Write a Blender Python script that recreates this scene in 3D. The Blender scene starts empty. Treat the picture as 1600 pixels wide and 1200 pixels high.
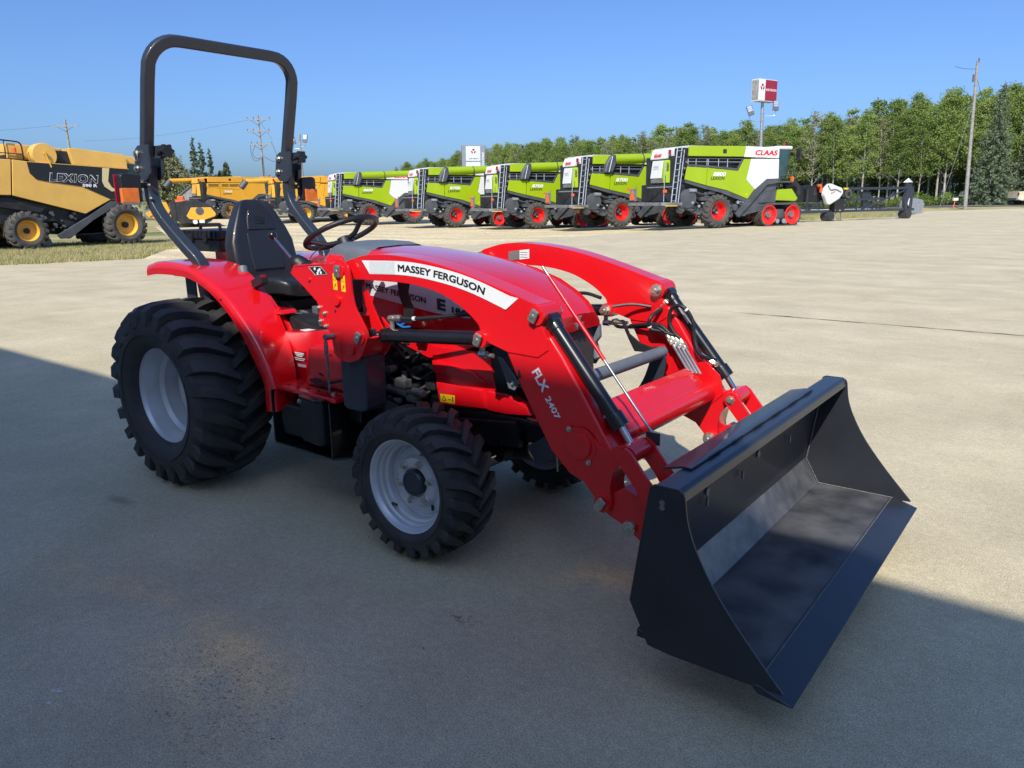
import bpy, bmesh, math, random
from mathutils import Vector, Matrix
from math import pi, sin, cos, radians
random.seed(7)
S = bpy.context.scene
COL = S.collection

# ---------------------------------------------------------------- camera, sky, sun, exposure
cam_data = bpy.data.cameras.new("camera")
cam = bpy.data.objects.new("camera", cam_data)
COL.objects.link(cam)
S.camera = cam
cam_data.sensor_width = 36.0
cam_data.lens = 36.0 * 1195.0 / 1600.0
cam_data.clip_end = 3000.0
cam_data.clip_start = 0.05
_right = Vector((0.79491, 0.60662, -0.01167))
_down = Vector((0.13312, -0.19314, -0.9721))
_fwd = Vector((-0.59194, 0.77118, -0.23428))
m = Matrix.Identity(4)
for i in range(3):
    m[i][0] = _right[i]; m[i][1] = -_down[i]; m[i][2] = -_fwd[i]
m[2][3] = 1.5
cam.matrix_world = m

SUN_L = Vector((-0.44, 1.0, -0.99)).normalized()
sun_d = bpy.data.lights.new("sun", 'SUN')
sun_d.energy = 2.85
sun_d.angle = radians(0.53)
sun_d.color = (1.0, 0.95, 0.87)
sun = bpy.data.objects.new("sun", sun_d)
COL.objects.link(sun)
sun.rotation_euler = SUN_L.to_track_quat('-Z', 'Y').to_euler()
sun.location = (0, -20, 30)

W = bpy.data.worlds.new("World"); S.world = W; W.use_nodes = True
wn = W.node_tree.nodes; wl = W.node_tree.links
sky = wn.new('ShaderNodeTexSky'); sky.sky_type = 'NISHITA'; sky.sun_disc = False
sky.sun_elevation = math.asin(-SUN_L.z)
sky.sun_rotation = math.atan2(-SUN_L.x, -SUN_L.y)
sky.air_density = 0.9; sky.dust_density = 1.9; sky.ozone_density = 1.3; sky.altitude = 0
tint = wn.new('ShaderNodeMix'); tint.data_type = 'RGBA'; tint.blend_type = 'MULTIPLY'
tint.inputs[0].default_value = 1.0; tint.inputs[7].default_value = (0.40, 0.57, 0.86, 1)
wl.new(sky.outputs[0], tint.inputs[6]); wl.new(tint.outputs[2], wn['Background'].inputs[0])
wn['Background'].inputs[1].default_value = 0.112
S.view_settings.view_transform = 'Standard'
S.view_settings.look = 'None'
S.view_settings.exposure = 0.82
S.view_settings.gamma = 1.0
S.render.engine = 'CYCLES'

# ---------------------------------------------------------------- materials
def mat(name, col, rough=0.5, metal=0.0, coat=0.0, var=0.0, vscale=6.0, bump=0.0, bscale=60.0, spec=0.5, col2=None, detail=4.0):
    M = bpy.data.materials.new(name); M.use_nodes = True
    nt = M.node_tree; b = nt.nodes['Principled BSDF']
    b.inputs['Roughness'].default_value = rough
    b.inputs['Metallic'].default_value = metal
    b.inputs['Coat Weight'].default_value = coat
    b.inputs['Coat Roughness'].default_value = 0.06
    b.inputs['Specular IOR Level'].default_value = spec
    c = (col[0], col[1], col[2], 1)
    b.inputs['Base Color'].default_value = c
    tc = nt.nodes.new('ShaderNodeTexCoord')
    if var > 0 or col2:
        n = nt.nodes.new('ShaderNodeTexNoise'); n.inputs['Scale'].default_value = vscale
        n.inputs['Detail'].default_value = detail
        nt.links.new(tc.outputs['Object'], n.inputs['Vector'])
        r = nt.nodes.new('ShaderNodeValToRGB')
        r.color_ramp.elements[0].position = 0.3; r.color_ramp.elements[1].position = 0.7
        c2 = col2 if col2 else tuple(min(1, x * (1 + var)) for x in col)
        c1 = col if col2 else tuple(x * (1 - var) for x in col)
        r.color_ramp.elements[0].color = (*c1, 1); r.color_ramp.elements[1].color = (*c2, 1)
        nt.links.new(n.outputs[0], r.inputs[0]); nt.links.new(r.outputs[0], b.inputs['Base Color'])
        m2 = nt.nodes.new('ShaderNodeMapRange')
        m2.inputs['To Min'].default_value = max(0.02, rough * 0.85); m2.inputs['To Max'].default_value = min(1, rough * 1.2)
        nt.links.new(n.outputs[0], m2.inputs['Value']); nt.links.new(m2.outputs[0], b.inputs['Roughness'])
    if bump > 0:
        n2 = nt.nodes.new('ShaderNodeTexNoise'); n2.inputs['Scale'].default_value = bscale
        n2.inputs['Detail'].default_value = 3
        nt.links.new(tc.outputs['Object'], n2.inputs['Vector'])
        bp = nt.nodes.new('ShaderNodeBump'); bp.inputs['Strength'].default_value = bump
        bp.inputs['Distance'].default_value = 0.01
        nt.links.new(n2.outputs[0], bp.inputs['Height']); nt.links.new(bp.outputs[0], b.inputs['Normal'])
    return M

MT = {}
MT['red'] = mat('red_paint', (0.72, 0.007, 0.012), 0.28, coat=0.55, var=0.06, vscale=3, bump=0.02, bscale=25)
MT['redp'] = mat('red_plastic_paint', (0.70, 0.006, 0.012), 0.2, coat=0.9, var=0.04, vscale=2)
MT['gun'] = mat('gunmetal_paint', (0.028, 0.036, 0.05), 0.42, coat=0.3, var=0.12, vscale=8, bump=0.06, bscale=90)
MT['bucket'] = mat('bucket_paint', (0.022, 0.025, 0.032), 0.38, coat=0.2, var=0.25, vscale=3, bump=0.05, bscale=40)
MT['scuff'] = mat('scuffed_floor', (0.032, 0.034, 0.04), 0.42, coat=0.1, col2=(0.13, 0.13, 0.13), vscale=7, bump=0.05, detail=9)
MT['bend_sheen'] = mat('reflecting_bend', (0.11, 0.115, 0.125), 0.36, metal=0.5, col2=(0.24, 0.24, 0.24), vscale=14, bump=0.05, detail=10)  # lighter base puts the bend's reflected light into the colour, noise adds streaks
MT['weld'] = mat('weld_bead', (0.12, 0.12, 0.12), 0.5, var=0.5, vscale=150, bump=0.4, bscale=200)
MT['black'] = mat('black_paint', (0.009, 0.009, 0.011), 0.28, coat=0.5, var=0.15, vscale=12)
MT['blackm'] = mat('black_matte', (0.012, 0.012, 0.014), 0.6, var=0.4, vscale=14, bump=0.2, bscale=80)
MT['cast'] = mat('cast_parts', (0.16, 0.165, 0.17), 0.5, metal=0.4, var=0.4, vscale=25, bump=0.3, bscale=90)
MT['rubber'] = mat('tyre_rubber', (0.022, 0.023, 0.025), 0.62, col2=(0.055, 0.054, 0.053), vscale=9, bump=0.25, bscale=120, detail=8)
MT['rubber_dusty'] = mat('dusty_tyre_rubber', (0.055, 0.052, 0.047), 0.85, col2=(0.10, 0.093, 0.08), vscale=3, bump=0.3, bscale=50, detail=8)
MT['hose'] = mat('hose_rubber', (0.014, 0.014, 0.017), 0.45, var=0.2, vscale=40)
MT['rim'] = mat('silver_rim_paint', (0.58, 0.60, 0.63), 0.3, metal=0.25, coat=0.3, var=0.08, vscale=9)
MT['seat'] = mat('seat_vinyl', (0.017, 0.018, 0.021), 0.36, coat=0.15, bump=0.12, bscale=320, var=0.1, vscale=5)
MT['plastic'] = mat('grey_plastic', (0.13, 0.15, 0.175), 0.5, var=0.07, vscale=20, bump=0.08, bscale=300)
MT['dplastic'] = mat('dark_plastic', (0.015, 0.015, 0.018), 0.42, bump=0.15, bscale=250, var=0.15, vscale=8)
MT['chrome'] = mat('chrome_rod', (0.62, 0.62, 0.62), 0.12, metal=1.0, var=0.05, vscale=30)
MT['zinc'] = mat('zinc_plated_steel', (0.55, 0.53, 0.46), 0.34, metal=0.85, var=0.2, vscale=60)
MT['steel'] = mat('plain_steel', (0.42, 0.42, 0.43), 0.36, metal=0.8, var=0.15, vscale=30)
MT['white'] = mat('white_decal', (0.78, 0.79, 0.78), 0.4, coat=0.2, var=0.03, vscale=20)
MT['whitel'] = mat('white_letters', (0.8, 0.8, 0.8), 0.45, var=0.02, vscale=20)
MT['dletter'] = mat('dark_letters', (0.016, 0.018, 0.022), 0.4, var=0.05, vscale=20)
MT['greyd'] = mat('grey_decal', (0.62, 0.65, 0.66), 0.4, var=0.05, vscale=60)
MT['yellow'] = mat('yellow_sticker', (0.85, 0.55, 0.01), 0.45, var=0.03, vscale=20)
MT['blue'] = mat('blue_cable_tie', (0.02, 0.16, 0.5), 0.45, var=0.05, vscale=30)
MT['orange'] = mat('orange_lens', (0.95, 0.20, 0.015), 0.25, coat=0.8, var=0.18, vscale=40)
MT['redlens'] = mat('red_lens', (0.35, 0.004, 0.02), 0.2, coat=0.8, var=0.1, vscale=30)
MT['orangep'] = mat('orange_reflective', (0.95, 0.13, 0.02), 0.5, var=0.05, vscale=20)
MT['redsticker'] = mat('dark_red_sticker', (0.16, 0.006, 0.012), 0.4, var=0.05, vscale=20)
MT['lens'] = mat('headlight_glass', (0.6, 0.62, 0.65), 0.12, metal=0.5, coat=1.0, var=0.1, vscale=40)
MT['mesh'] = mat('grille_mesh', (0.03, 0.03, 0.032), 0.5, metal=0.3, col2=(0.10, 0.10, 0.105), vscale=240, bump=0.8, bscale=240)
# combines
MT['lime'] = mat('lime_green_paint', (0.33, 0.46, 0.007), 0.38, coat=0.3, var=0.04, vscale=1.0)
MT['limed'] = mat('lime_green_tube', (0.32, 0.45, 0.007), 0.3, coat=0.4, var=0.05, vscale=1.0)
MT['cwhite'] = mat('combine_white_paint', (0.72, 0.72, 0.69), 0.4, coat=0.3, var=0.03, vscale=1.0)
MT['cgrey'] = mat('combine_dark_grey', (0.075, 0.08, 0.088), 0.5, var=0.2, vscale=2.0)
MT['cdark'] = mat('combine_works_dark', (0.02, 0.021, 0.023), 0.6, var=0.5, vscale=3.0, bump=0.4, bscale=8)
MT['cmid'] = mat('dusty_steel_grey', (0.20, 0.20, 0.195), 0.55, metal=0.2, var=0.3, vscale=4.0)
MT['calu'] = mat('ladder_aluminium', (0.42, 0.45, 0.48), 0.42, metal=0.6, var=0.15, vscale=4.0)
MT['cred'] = mat('red_rim_paint', (0.78, 0.022, 0.018), 0.4, coat=0.3, var=0.06, vscale=2.0)
MT['credl'] = mat('red_letters', (0.75, 0.012, 0.02), 0.4, var=0.03, vscale=3.0)
MT['cyel'] = mat('yellow_combine_paint', (0.74, 0.37, 0.03), 0.4, coat=0.3, var=0.05, vscale=1.0)
MT['colda'] = mat('faded_yellow_paint', (0.80, 0.47, 0.105), 0.5, coat=0.1, var=0.07, vscale=1.4, detail=8)
MT['cream'] = mat('cream_swoosh', (0.70, 0.58, 0.30), 0.5, var=0.05, vscale=3.0)
MT['crimy'] = mat('yellow_rim_paint', (0.75, 0.42, 0.05), 0.45, coat=0.2, var=0.1, vscale=2.0)
MT['glass'] = mat('tinted_cab_glass', (0.05, 0.12, 0.13), 0.06, coat=1.0, var=0.3, vscale=2.0)
MT['glass'].node_tree.nodes['Principled BSDF'].inputs['Transmission Weight'].default_value = 0.35
MT['bark'] = mat('pole_wood', (0.30, 0.28, 0.25), 0.85, var=0.25, vscale=5, bump=0.5, bscale=30)
MT['signgrey'] = mat('sign_grey_panel', (0.22, 0.25, 0.28), 0.5, var=0.06, vscale=2)
MT['signlight'] = mat('sign_light_panel', (0.62, 0.65, 0.67), 0.5, var=0.04, vscale=2)
MT['maroon'] = mat('sign_maroon', (0.33, 0.02, 0.05), 0.5, var=0.05, vscale=2)
MT['galv'] = mat('galvanised_sheet', (0.38, 0.40, 0.42), 0.42, metal=0.6, var=0.2, vscale=6)
MT['truck'] = mat('dusty_tan_paint', (0.62, 0.50, 0.30), 0.5, coat=0.2, col2=(0.75, 0.66, 0.48), vscale=2)
MT['cladding'] = mat('wall_cladding', (0.78, 0.77, 0.74), 0.55, var=0.05, vscale=1)
MT['bpost'] = mat('barn_wood', (0.30, 0.28, 0.25), 0.8, var=0.2, vscale=3)

# ---------------------------------------------------------------- mesh helpers
def norm(bm):
    bmesh.ops.recalc_face_normals(bm, faces=bm.faces)

def merge(bm, t):
    me = bpy.data.meshes.new('tmp'); t.to_mesh(me); t.free(); bm.from_mesh(me); bpy.data.meshes.remove(me)

def bevel(t, w, seg=2, ang=25):
    es = [e for e in t.edges if len(e.link_faces) == 2 and e.calc_face_angle(0) > radians(ang)]
    if w > 0 and es:
        bmesh.ops.bevel(t, geom=es, offset=w, offset_type='OFFSET', segments=seg, profile=0.5, affect='EDGES', clamp_overlap=True)

def prism(bm, pts, ax, a, b, bev=0.0, seg=2, xf=None):
    """polygon in the two axes other than ax, extruded from a to b along ax"""
    t = bmesh.new()
    def P(u, v, w):
        return {'x': (w, u, v), 'y': (u, w, v), 'z': (u, v, w)}[ax]
    v0 = [t.verts.new(P(u, v, a)) for u, v in pts]
    v1 = [t.verts.new(P(u, v, b)) for u, v in pts]
    n = len(pts)
    t.faces.new(v0); t.faces.new(v1[::-1])
    for i in range(n):
        j = (i + 1) % n
        t.faces.new((v0[i], v0[j], v1[j], v1[i]))
    norm(t); bevel(t, bev, seg)
    if xf is not None: bmesh.ops.transform(t, matrix=xf, verts=t.verts)
    merge(bm, t); return bm

def box(bm, lo, hi, bev=0.0, xf=None, seg=2):
    return prism(bm, [(lo[0], lo[1]), (hi[0], lo[1]), (hi[0], hi[1]), (lo[0], hi[1])], 'z', lo[2], hi[2], bev, seg, xf)

def frame_of(d):
    d = Vector(d).normalized()
    up = Vector((0, 0, 1)) if abs(d.z) < 0.9 else Vector((1, 0, 0))
    a = up.cross(d).normalized(); b = d.cross(a).normalized()
    return a, b, d

def cyl(bm, p, q, r, r2=None, n=20, bev=0.0):
    p, q = Vector(p), Vector(q); r2 = r if r2 is None else r2
    a, b, d = frame_of(q - p); t = bmesh.new()
    c0 = [t.verts.new(p + (a * cos(2 * pi * i / n) + b * sin(2 * pi * i / n)) * r) for i in range(n)]
    c1 = [t.verts.new(q + (a * cos(2 * pi * i / n) + b * sin(2 * pi * i / n)) * r2) for i in range(n)]
    t.faces.new(c0); t.faces.new(c1[::-1])
    for i in range(n):
        j = (i + 1) % n; t.faces.new((c0[i], c0[j], c1[j], c1[i]))
    norm(t); bevel(t, bev, 2, 40); merge(bm, t); return bm

def smooth(pts, n=6, closed=False):
    P = [Vector(p) for p in pts]; out = []
    N = len(P); rng = range(N if closed else N - 1)
    for i in rng:
        p0 = P[(i - 1) % N] if (closed or i > 0) else P[0] * 2 - P[1]
        p1 = P[i]; p2 = P[(i + 1) % N]
        p3 = P[(i + 2) % N] if (closed or i + 2 < N) else P[-1] * 2 - P[-2]
        for k in range(n):
            t = k / n
            out.append(0.5 * ((2 * p1) + (p2 - p0) * t + (2 * p0 - 5 * p1 + 4 * p2 - p3) * t * t + (3 * p1 - p0 - 3 * p2 + p3) * t ** 3))
    if not closed: out.append(P[-1])
    return out

def tube(bm, pts, r, n=10, closed=False, prof=None, ref=None, caps=True):
    """sweep along pts; prof = list of (u,v) offsets; ref = fixed side vector"""
    P = [Vector(p) for p in pts]; N = len(P)
    if prof is None: prof = [(cos(2 * pi * i / n) * r, sin(2 * pi * i / n) * r) for i in range(n)]
    rings = []; a = None
    for i in range(N):
        if closed: d = (P[(i + 1) % N] - P[i - 1]).normalized()
        else: d = (P[min(i + 1, N - 1)] - P[max(i - 1, 0)]).normalized()
        if ref is not None: a = Vector(ref)
        elif a is None: a = frame_of(d)[0]
        a = (a - d * a.dot(d)).normalized(); b = d.cross(a)
        sc = 1.0
        rr = r[i] if isinstance(r, (list, tuple)) and prof is None else 1
        rings.append([bm.verts.new(P[i] + a * u + b * v) for u, v in prof])
    m_ = len(prof)
    for i in range(N if closed else N - 1):
        A, B = rings[i], rings[(i + 1) % N]
        for k in range(m_):
            l = (k + 1) % m_; bm.faces.new((A[k], A[l], B[l], B[k]))
    if not closed and caps:
        bm.faces.new(rings[0][::-1]); bm.faces.new(rings[-1])
    norm(bm); return bm

def rrect(w, h, c=0.01, k=3):
    out = []
    for cx, cy, a0 in ((w/2-c, h/2-c, 0), (-w/2+c, h/2-c, pi/2), (-w/2+c, -h/2+c, pi), (w/2-c, -h/2+c, 1.5*pi)):
        for i in range(k + 1):
            a = a0 + pi/2 * i / k; out.append((cx + c * cos(a), cy + c * sin(a)))
    return out

def lathe(bm, prof, c, n=48, closed=True, axis='y'):
    """prof = [(r, y)], around an axis parallel to y through c=(x,z)"""
    rings = []
    for r, y in prof:
        if r < 1e-5:
            rings.append([bm.verts.new((c[0], y, c[1]))])
        else:
            rings.append([bm.verts.new((c[0] + r * cos(2*pi*i/n), y, c[1] + r * sin(2*pi*i/n))) for i in range(n)])
    for A, B in zip(rings, rings[1:]):
        for i in range(n):
            j = (i + 1) % n
            if len(A) == 1 and len(B) == 1: continue
            if len(A) == 1: bm.faces.new((A[0], B[i], B[j]))
            elif len(B) == 1: bm.faces.new((A[i], A[j], B[0]))
            else: bm.faces.new((A[i], A[j], B[j], B[i]))
    return bm

def bolt(bm, p, d, r=0.012, h=0.01, n=6):
    p = Vector(p); d = Vector(d).normalized()
    cyl(bm, p, p + d * h * 0.35, r * 1.45, n=16); cyl(bm, p + d * h * 0.3, p + d * h, r, n=n, bev=r * 0.12)

def finish(bm, name, m_, sharp=32):
    me = bpy.data.meshes.new(name); norm(bm); bm.to_mesh(me); bm.free()
    for mm in (m_ if isinstance(m_, (list, tuple)) else [m_]):
        me.materials.append(MT[mm] if isinstance(mm, str) else mm)
    me.shade_smooth(); me.set_sharp_from_angle(angle=radians(sharp))
    return me

ORG = {}
def obj(name, bm, m_, parent=None, label=None, cat=None, group=None, kind=None, sharp=32):
    me = bm if isinstance(bm, bpy.types.Mesh) else finish(bm, name, m_, sharp)
    o = bpy.data.objects.new(name, me); COL.objects.link(o)
    if parent is not None:
        o.parent = parent
        if parent.name in ORG: o.location = -ORG[parent.name]
    if len(me.polygons) > 6 and len(me.polygons) < 20000 and not name.startswith(('letter', 'number', 'tyre', 'grav', 'trunk')):
        wn_ = o.modifiers.new('weighted_normals', 'WEIGHTED_NORMAL'); wn_.keep_sharp = True; wn_.weight = 80
    if label: o['label'] = label
    if cat: o['category'] = cat
    if group: o['group'] = group
    if kind: o['kind'] = kind
    return o

def thing(name, label, cat, loc=(0, 0, 0), rz=0.0, group=None, world=False):
    o = bpy.data.objects.new(name, None); COL.objects.link(o)
    o.empty_display_size = 0.2
    o.location = loc; o.rotation_euler = (0, 0, rz)
    o['label'] = label; o['category'] = cat
    if group: o['group'] = group
    if world: ORG[o.name] = Vector(loc)      # children are given in world coordinates
    return o

def kids(o): return [c for c in bpy.data.objects if c.parent == o]

def copy_tree(o, parent=None):
    c = o.copy(); COL.objects.link(c)
    if parent is not None: c.parent = parent
    for ch in [x for x in o.children]: copy_tree(ch, c)
    return c

_TXT = {}
def text_mesh(s, size=1.0, bold=0.0, shear=0.0, ext=0.001, space=1.0):
    """letters in the XY plane, left baseline at 0, returned as bmesh"""
    cu = bpy.data.curves.new('txt', 'FONT'); cu.body = s; cu.size = size
    cu.offset = bold * size; cu.shear = shear; cu.extrude = ext; cu.space_character = space
    cu.resolution_u = 3; cu.fill_mode = 'BOTH'
    o = bpy.data.objects.new('txt', cu); COL.objects.link(o)
    dg = bpy.context.evaluated_depsgraph_get(); dg.update()
    me = bpy.data.meshes.new_from_object(o.evaluated_get(dg))
    bm = bmesh.new(); bm.from_mesh(me)
    bpy.data.objects.remove(o); bpy.data.curves.remove(cu); bpy.data.meshes.remove(me)
    return bm

def put_text(s, origin, right, up, width, height, bold=0.0, shear=0.0, space=1.0, ext=0.0006, fn=None, mirror=False, fat=0.0):
    """letters stretched to width x height with lower-left at origin"""
    b = text_mesh(s, 1.0, bold, 0, 0.5, space)
    xs = [v.co.x for v in b.verts]; ys = [v.co.y for v in b.verts]
    x0, x1, y0, y1 = min(xs), max(xs), min(ys), max(ys)
    R_, U_ = Vector(right).normalized(), Vector(up).normalized(); N_ = R_.cross(U_)
    O_ = Vector(origin)
    if fat > 0:
        src = b.copy(); i_ = 0
        for du, dw in ((fat, 0), (fat, fat), (0, fat), (fat * .5, fat * .5)):
            c = src.copy(); i_ += 1
            for v in c.verts: v.co.x += du; v.co.y += dw; v.co.z += .04 * i_
            merge(b, c)
        src.free()
        xs = [v.co.x for v in b.verts]; ys = [v.co.y for v in b.verts]; x0, x1, y0, y1 = min(xs), max(xs), min(ys), max(ys)
    for v in b.verts:
        u = (v.co.x - x0) / (x1 - x0); w = (v.co.y - y0) / (y1 - y0); h = v.co.z * 2 * ext
        if mirror: u = 1 - u
        if fn: v.co = fn(u, w, h)
        else: v.co = O_ + R_ * (u * width + w * height * shear) + U_ * w * height + N_ * (h + ext)
    return b

# ================================================================ SETTING
def gz(x, y):
    """the lot falls a little towards the left; the road lies slightly raised"""
    s = -.592 * x + .771 * y
    z = 0.0 if x > -15 else (-.3 if x < -25 else -.03 * (-x - 15))
    return z + .35 * min(max((s - 66) / 6, 0), 1)

RH = Vector((.795, .607, 0)); FH = Vector((-.609, .793, 0))
def ts(t, d):
    """ground point: t metres to the right of the view, d metres along it"""
    s = d - 0.35
    p = RH * t + FH * (s / 0.972)
    return p.x, p.y

def ground_mat(name, cols, scale, rough=0.9, bump=0.3, speck=None, extra=None):
    M = bpy.data.materials.new(name); M.use_nodes = True
    nt = M.node_tree; N = nt.nodes; L = nt.links; b = N['Principled BSDF']
    b.inputs['Roughness'].default_value = rough; b.inputs['Specular IOR Level'].default_value = 0.25
    tc = N.new('ShaderNodeTexCoord')
    def noise(sc, det=6, dist=0.0, vec=None):
        n = N.new('ShaderNodeTexNoise'); n.inputs['Scale'].default_value = sc; n.inputs['Detail'].default_value = det
        n.inputs['Distortion'].default_value = dist; L.new(vec or tc.outputs['Object'], n.inputs['Vector']); return n.outputs[0]
    def ramp(src, stops):
        r = N.new('ShaderNodeValToRGB'); e = r.color_ramp.elements
        while len(e) < len(stops): e.new(0.5)
        for el, (p, c) in zip(e, stops): el.position = p; el.color = (*c, 1) if len(c) == 3 else c
        L.new(src, r.inputs[0]); return r.outputs[0]
    def mix(f, a, c, mode='MIX'):
        x = N.new('ShaderNodeMix'); x.data_type = 'RGBA'; x.blend_type = mode
        if isinstance(f, (int, float)): x.inputs[0].default_value = f
        else: L.new(f, x.inputs[0])
        for k, v in ((6, a), (7, c)):
            if isinstance(v, tuple): x.inputs[k].default_value = (*v, 1)
            else: L.new(v, x.inputs[k])
        return x.outputs[2]
    big = noise(scale[0], 5, 0.4); mid = noise(scale[1], 8, 0.3); fine = noise(scale[2], 6)
    c = ramp(big, [(0.35, cols[0]), (0.65, cols[1])])
    c2 = ramp(mid, [(0.3, tuple(x * 0.82 for x in cols[0])), (0.7, tuple(x * 1.12 for x in cols[1]))])
    c = mix(0.5, c, c2)
    f = ramp(fine, [(0.32, (0.45, 0.45, 0.46)), (0.68, (1.5, 1.48, 1.45))])
    c = mix(0.6, c, f, 'MULTIPLY')
    ctx = dict(N=N, L=L, tc=tc, noise=noise, ramp=ramp, mix=mix, b=b)
    if extra: c = extra(c, ctx)
    L.new(c, b.inputs['Base Color'])
    bp = N.new('ShaderNodeBump'); bp.inputs['Strength'].default_value = bump; bp.inputs['Distance'].default_value = 0.02
    L.new(fine, bp.inputs['Height']); L.new(bp.outputs[0], b.inputs['Normal'])
    return M

def lot_extra(c, k):
    N, L = k['N'], k['L']
    # exposed aggregate
    v = N.new('ShaderNodeTexVoronoi'); v.inputs['Scale'].default_value = 130; L.new(k['tc'].outputs['Object'], v.inputs['Vector'])
    sp = k['ramp'](v.outputs['Distance'], [(0.0, (1, 1, 1)), (0.22, (0, 0, 0))])
    n = k['noise'](60, 2); gate = k['ramp'](n, [(0.55, (0, 0, 0)), (0.66, (1, 1, 1))])
    mm = N.new('ShaderNodeMath'); mm.operation = 'MULTIPLY'; L.new(sp, mm.inputs[0]); L.new(gate, mm.inputs[1])
    m2 = N.new('ShaderNodeMath'); m2.operation = 'MULTIPLY'; L.new(mm.outputs[0], m2.inputs[0]); m2.inputs[1].default_value = 0.55
    c = k['mix'](m2.outputs[0], c, (0.55, 0.53, 0.48))
    v2 = N.new('ShaderNodeTexVoronoi'); v2.inputs['Scale'].default_value = 75; L.new(k['tc'].outputs['Object'], v2.inputs['Vector'])
    sp2 = k['ramp'](v2.outputs['Distance'], [(0.0, (1, 1, 1)), (0.17, (0, 0, 0))])
    n2 = k['noise'](23, 2); gate2 = k['ramp'](n2, [(0.56, (0, 0, 0)), (0.64, (1, 1, 1))])
    m3 = N.new('ShaderNodeMath'); m3.operation = 'MULTIPLY'; L.new(sp2, m3.inputs[0]); L.new(gate2, m3.inputs[1])
    c = k['mix'](m3.outputs[0], c, (0.06, 0.055, 0.05))
    g2 = k['noise'](38, 4); g2r = k['ramp'](g2, [(0.36, (0.80, 0.79, 0.78)), (0.64, (1.16, 1.16, 1.15))]); c = k['mix'](0.4, c, g2r, 'MULTIPLY')
    g3 = k['noise'](420, 2); g3r = k['ramp'](g3, [(0.36, (0.66, 0.66, 0.66)), (0.64, (1.32, 1.32, 1.32))]); c = k['mix'](0.5, c, g3r, 'MULTIPLY')
    g4 = k['noise'](9, 6, 1.0); g4r = k['ramp'](g4, [(0.38, (0.92, 0.91, 0.90)), (0.62, (1.06, 1.06, 1.05))]); c = k['mix'](0.5, c, g4r, 'MULTIPLY')
    # long drive-over streaks
    mp = N.new('ShaderNodeMapping'); mp.inputs['Rotation'].default_value = (0, 0, radians(12)); mp.inputs['Scale'].default_value = (0.12, 1.1, 1)
    L.new(k['tc'].outputs['Object'], mp.inputs[0])
    st = k['noise'](1.1, 7, 0.6, mp.outputs[0]); sr = k['ramp'](st, [(0.38, (0.90, 0.89, 0.89)), (0.62, (1.06, 1.06, 1.05))])
    c = k['mix'](0.45, c, sr, 'MULTIPLY')
    # dirt patches and painted light dapples on the near concrete (x, y, radius, squash angle)
    def blob(px_, py_, rx, ry, ang, col, strength, c, nsc=9.0, thr=(0.35, 0.6)):
        mp = N.new('ShaderNodeMapping'); mp.vector_type = 'TEXTURE'
        mp.inputs['Location'].default_value = (px_, py_, 0); mp.inputs['Rotation'].default_value = (0, 0, radians(ang)); mp.inputs['Scale'].default_value = (rx, ry, 50)
        L.new(k['tc'].outputs['Object'], mp.inputs[0])
        ln = N.new('ShaderNodeVectorMath'); ln.operation = 'LENGTH'; L.new(mp.outputs[0], ln.inputs[0])
        inv = k['ramp'](ln.outputs['Value'], [(0.25, (1, 1, 1)), (1.0, (0, 0, 0))])
        nn = k['noise'](nsc, 5, 0.15); g = k['ramp'](nn, [(thr[0], (0, 0, 0)), (thr[1], (1, 1, 1))])
        q = N.new('ShaderNodeMath'); q.operation = 'MULTIPLY'; L.new(inv, q.inputs[0]); L.new(g, q.inputs[1])
        q2 = N.new('ShaderNodeMath'); q2.operation = 'MULTIPLY'; L.new(q.outputs[0], q2.inputs[0]); q2.inputs[1].default_value = strength
        return k['mix'](q2.outputs[0], c, col, 'MULTIPLY')
    c = blob(-2.05, 1.15, 0.62, 0.34, -15, (1.26, 1.12, 0.96), 1.0, c, 6, (0.3, 0.62))
    c = blob(-2.05, 1.12, 0.55, 0.30, -15, (0.50, 0.42, 0.34), 0.8, c, 62, (0.56, 0.66))
    c = blob(-2.2, 1.28, 0.42, 0.14, -10, (1.32, 1.14, 0.96), 1.0, c, 4, (0.25, 0.5))
    c = blob(-3.2, 1.25, 0.6, 0.16, 8, (1.30, 1.13, 0.93), 0.55, c, 5, (0.4, 0.62))  # warm dapple of light in the shade, painted into the colour
    c = blob(-2.75, 1.3, 0.35, 0.08, 20, (1.30, 1.13, 0.93), 0.45, c, 7, (0.4, 0.62))  # smaller light dapple, painted likewise
    c = blob(-1.45, 2.5, 0.5, 0.18, 25, (1.45, 1.22, 0.92), 0.9, c, 5, (0.42, 0.6))  # spot of dappled light by the loader, painted as a warm brightening
    c = blob(-1.15, 1.0, 0.10, 0.06, 0, (0.40, 0.32, 0.22), 0.8, c, 40, (0.45, 0.55))
    c = blob(-3.9, 1.72, 0.16, 0.05, 5, (0.55, 0.55, 0.55), 0.7, c, 6, (0.2, 0.4))
    c = blob(-1.7, 1.9, 0.10, 0.04, 0, (0.35, 0.30, 0.26), 0.8, c, 30, (0.5, 0.56))
    return c

def straw_extra(c, k):
    mp = k['N'].new('ShaderNodeMapping'); mp.inputs['Rotation'].default_value = (0, 0, radians(37)); mp.inputs['Scale'].default_value = (0.05, 0.6, 1)
    k['L'].new(k['tc'].outputs['Object'], mp.inputs[0])
    st = k['noise'](1.6, 6, 0.5, mp.outputs[0]); sr = k['ramp'](st, [(0.4, (0.78, 0.76, 0.74)), (0.6, (1.1, 1.1, 1.08))])
    c = k['mix'](0.8, c, sr, 'MULTIPLY')
    n = k['noise'](26, 3); g = k['ramp'](n, [(0.6, (0, 0, 0)), (0.68, (1, 1, 1))])
    return k['mix'](g, c, (0.22, 0.17, 0.10))

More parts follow.
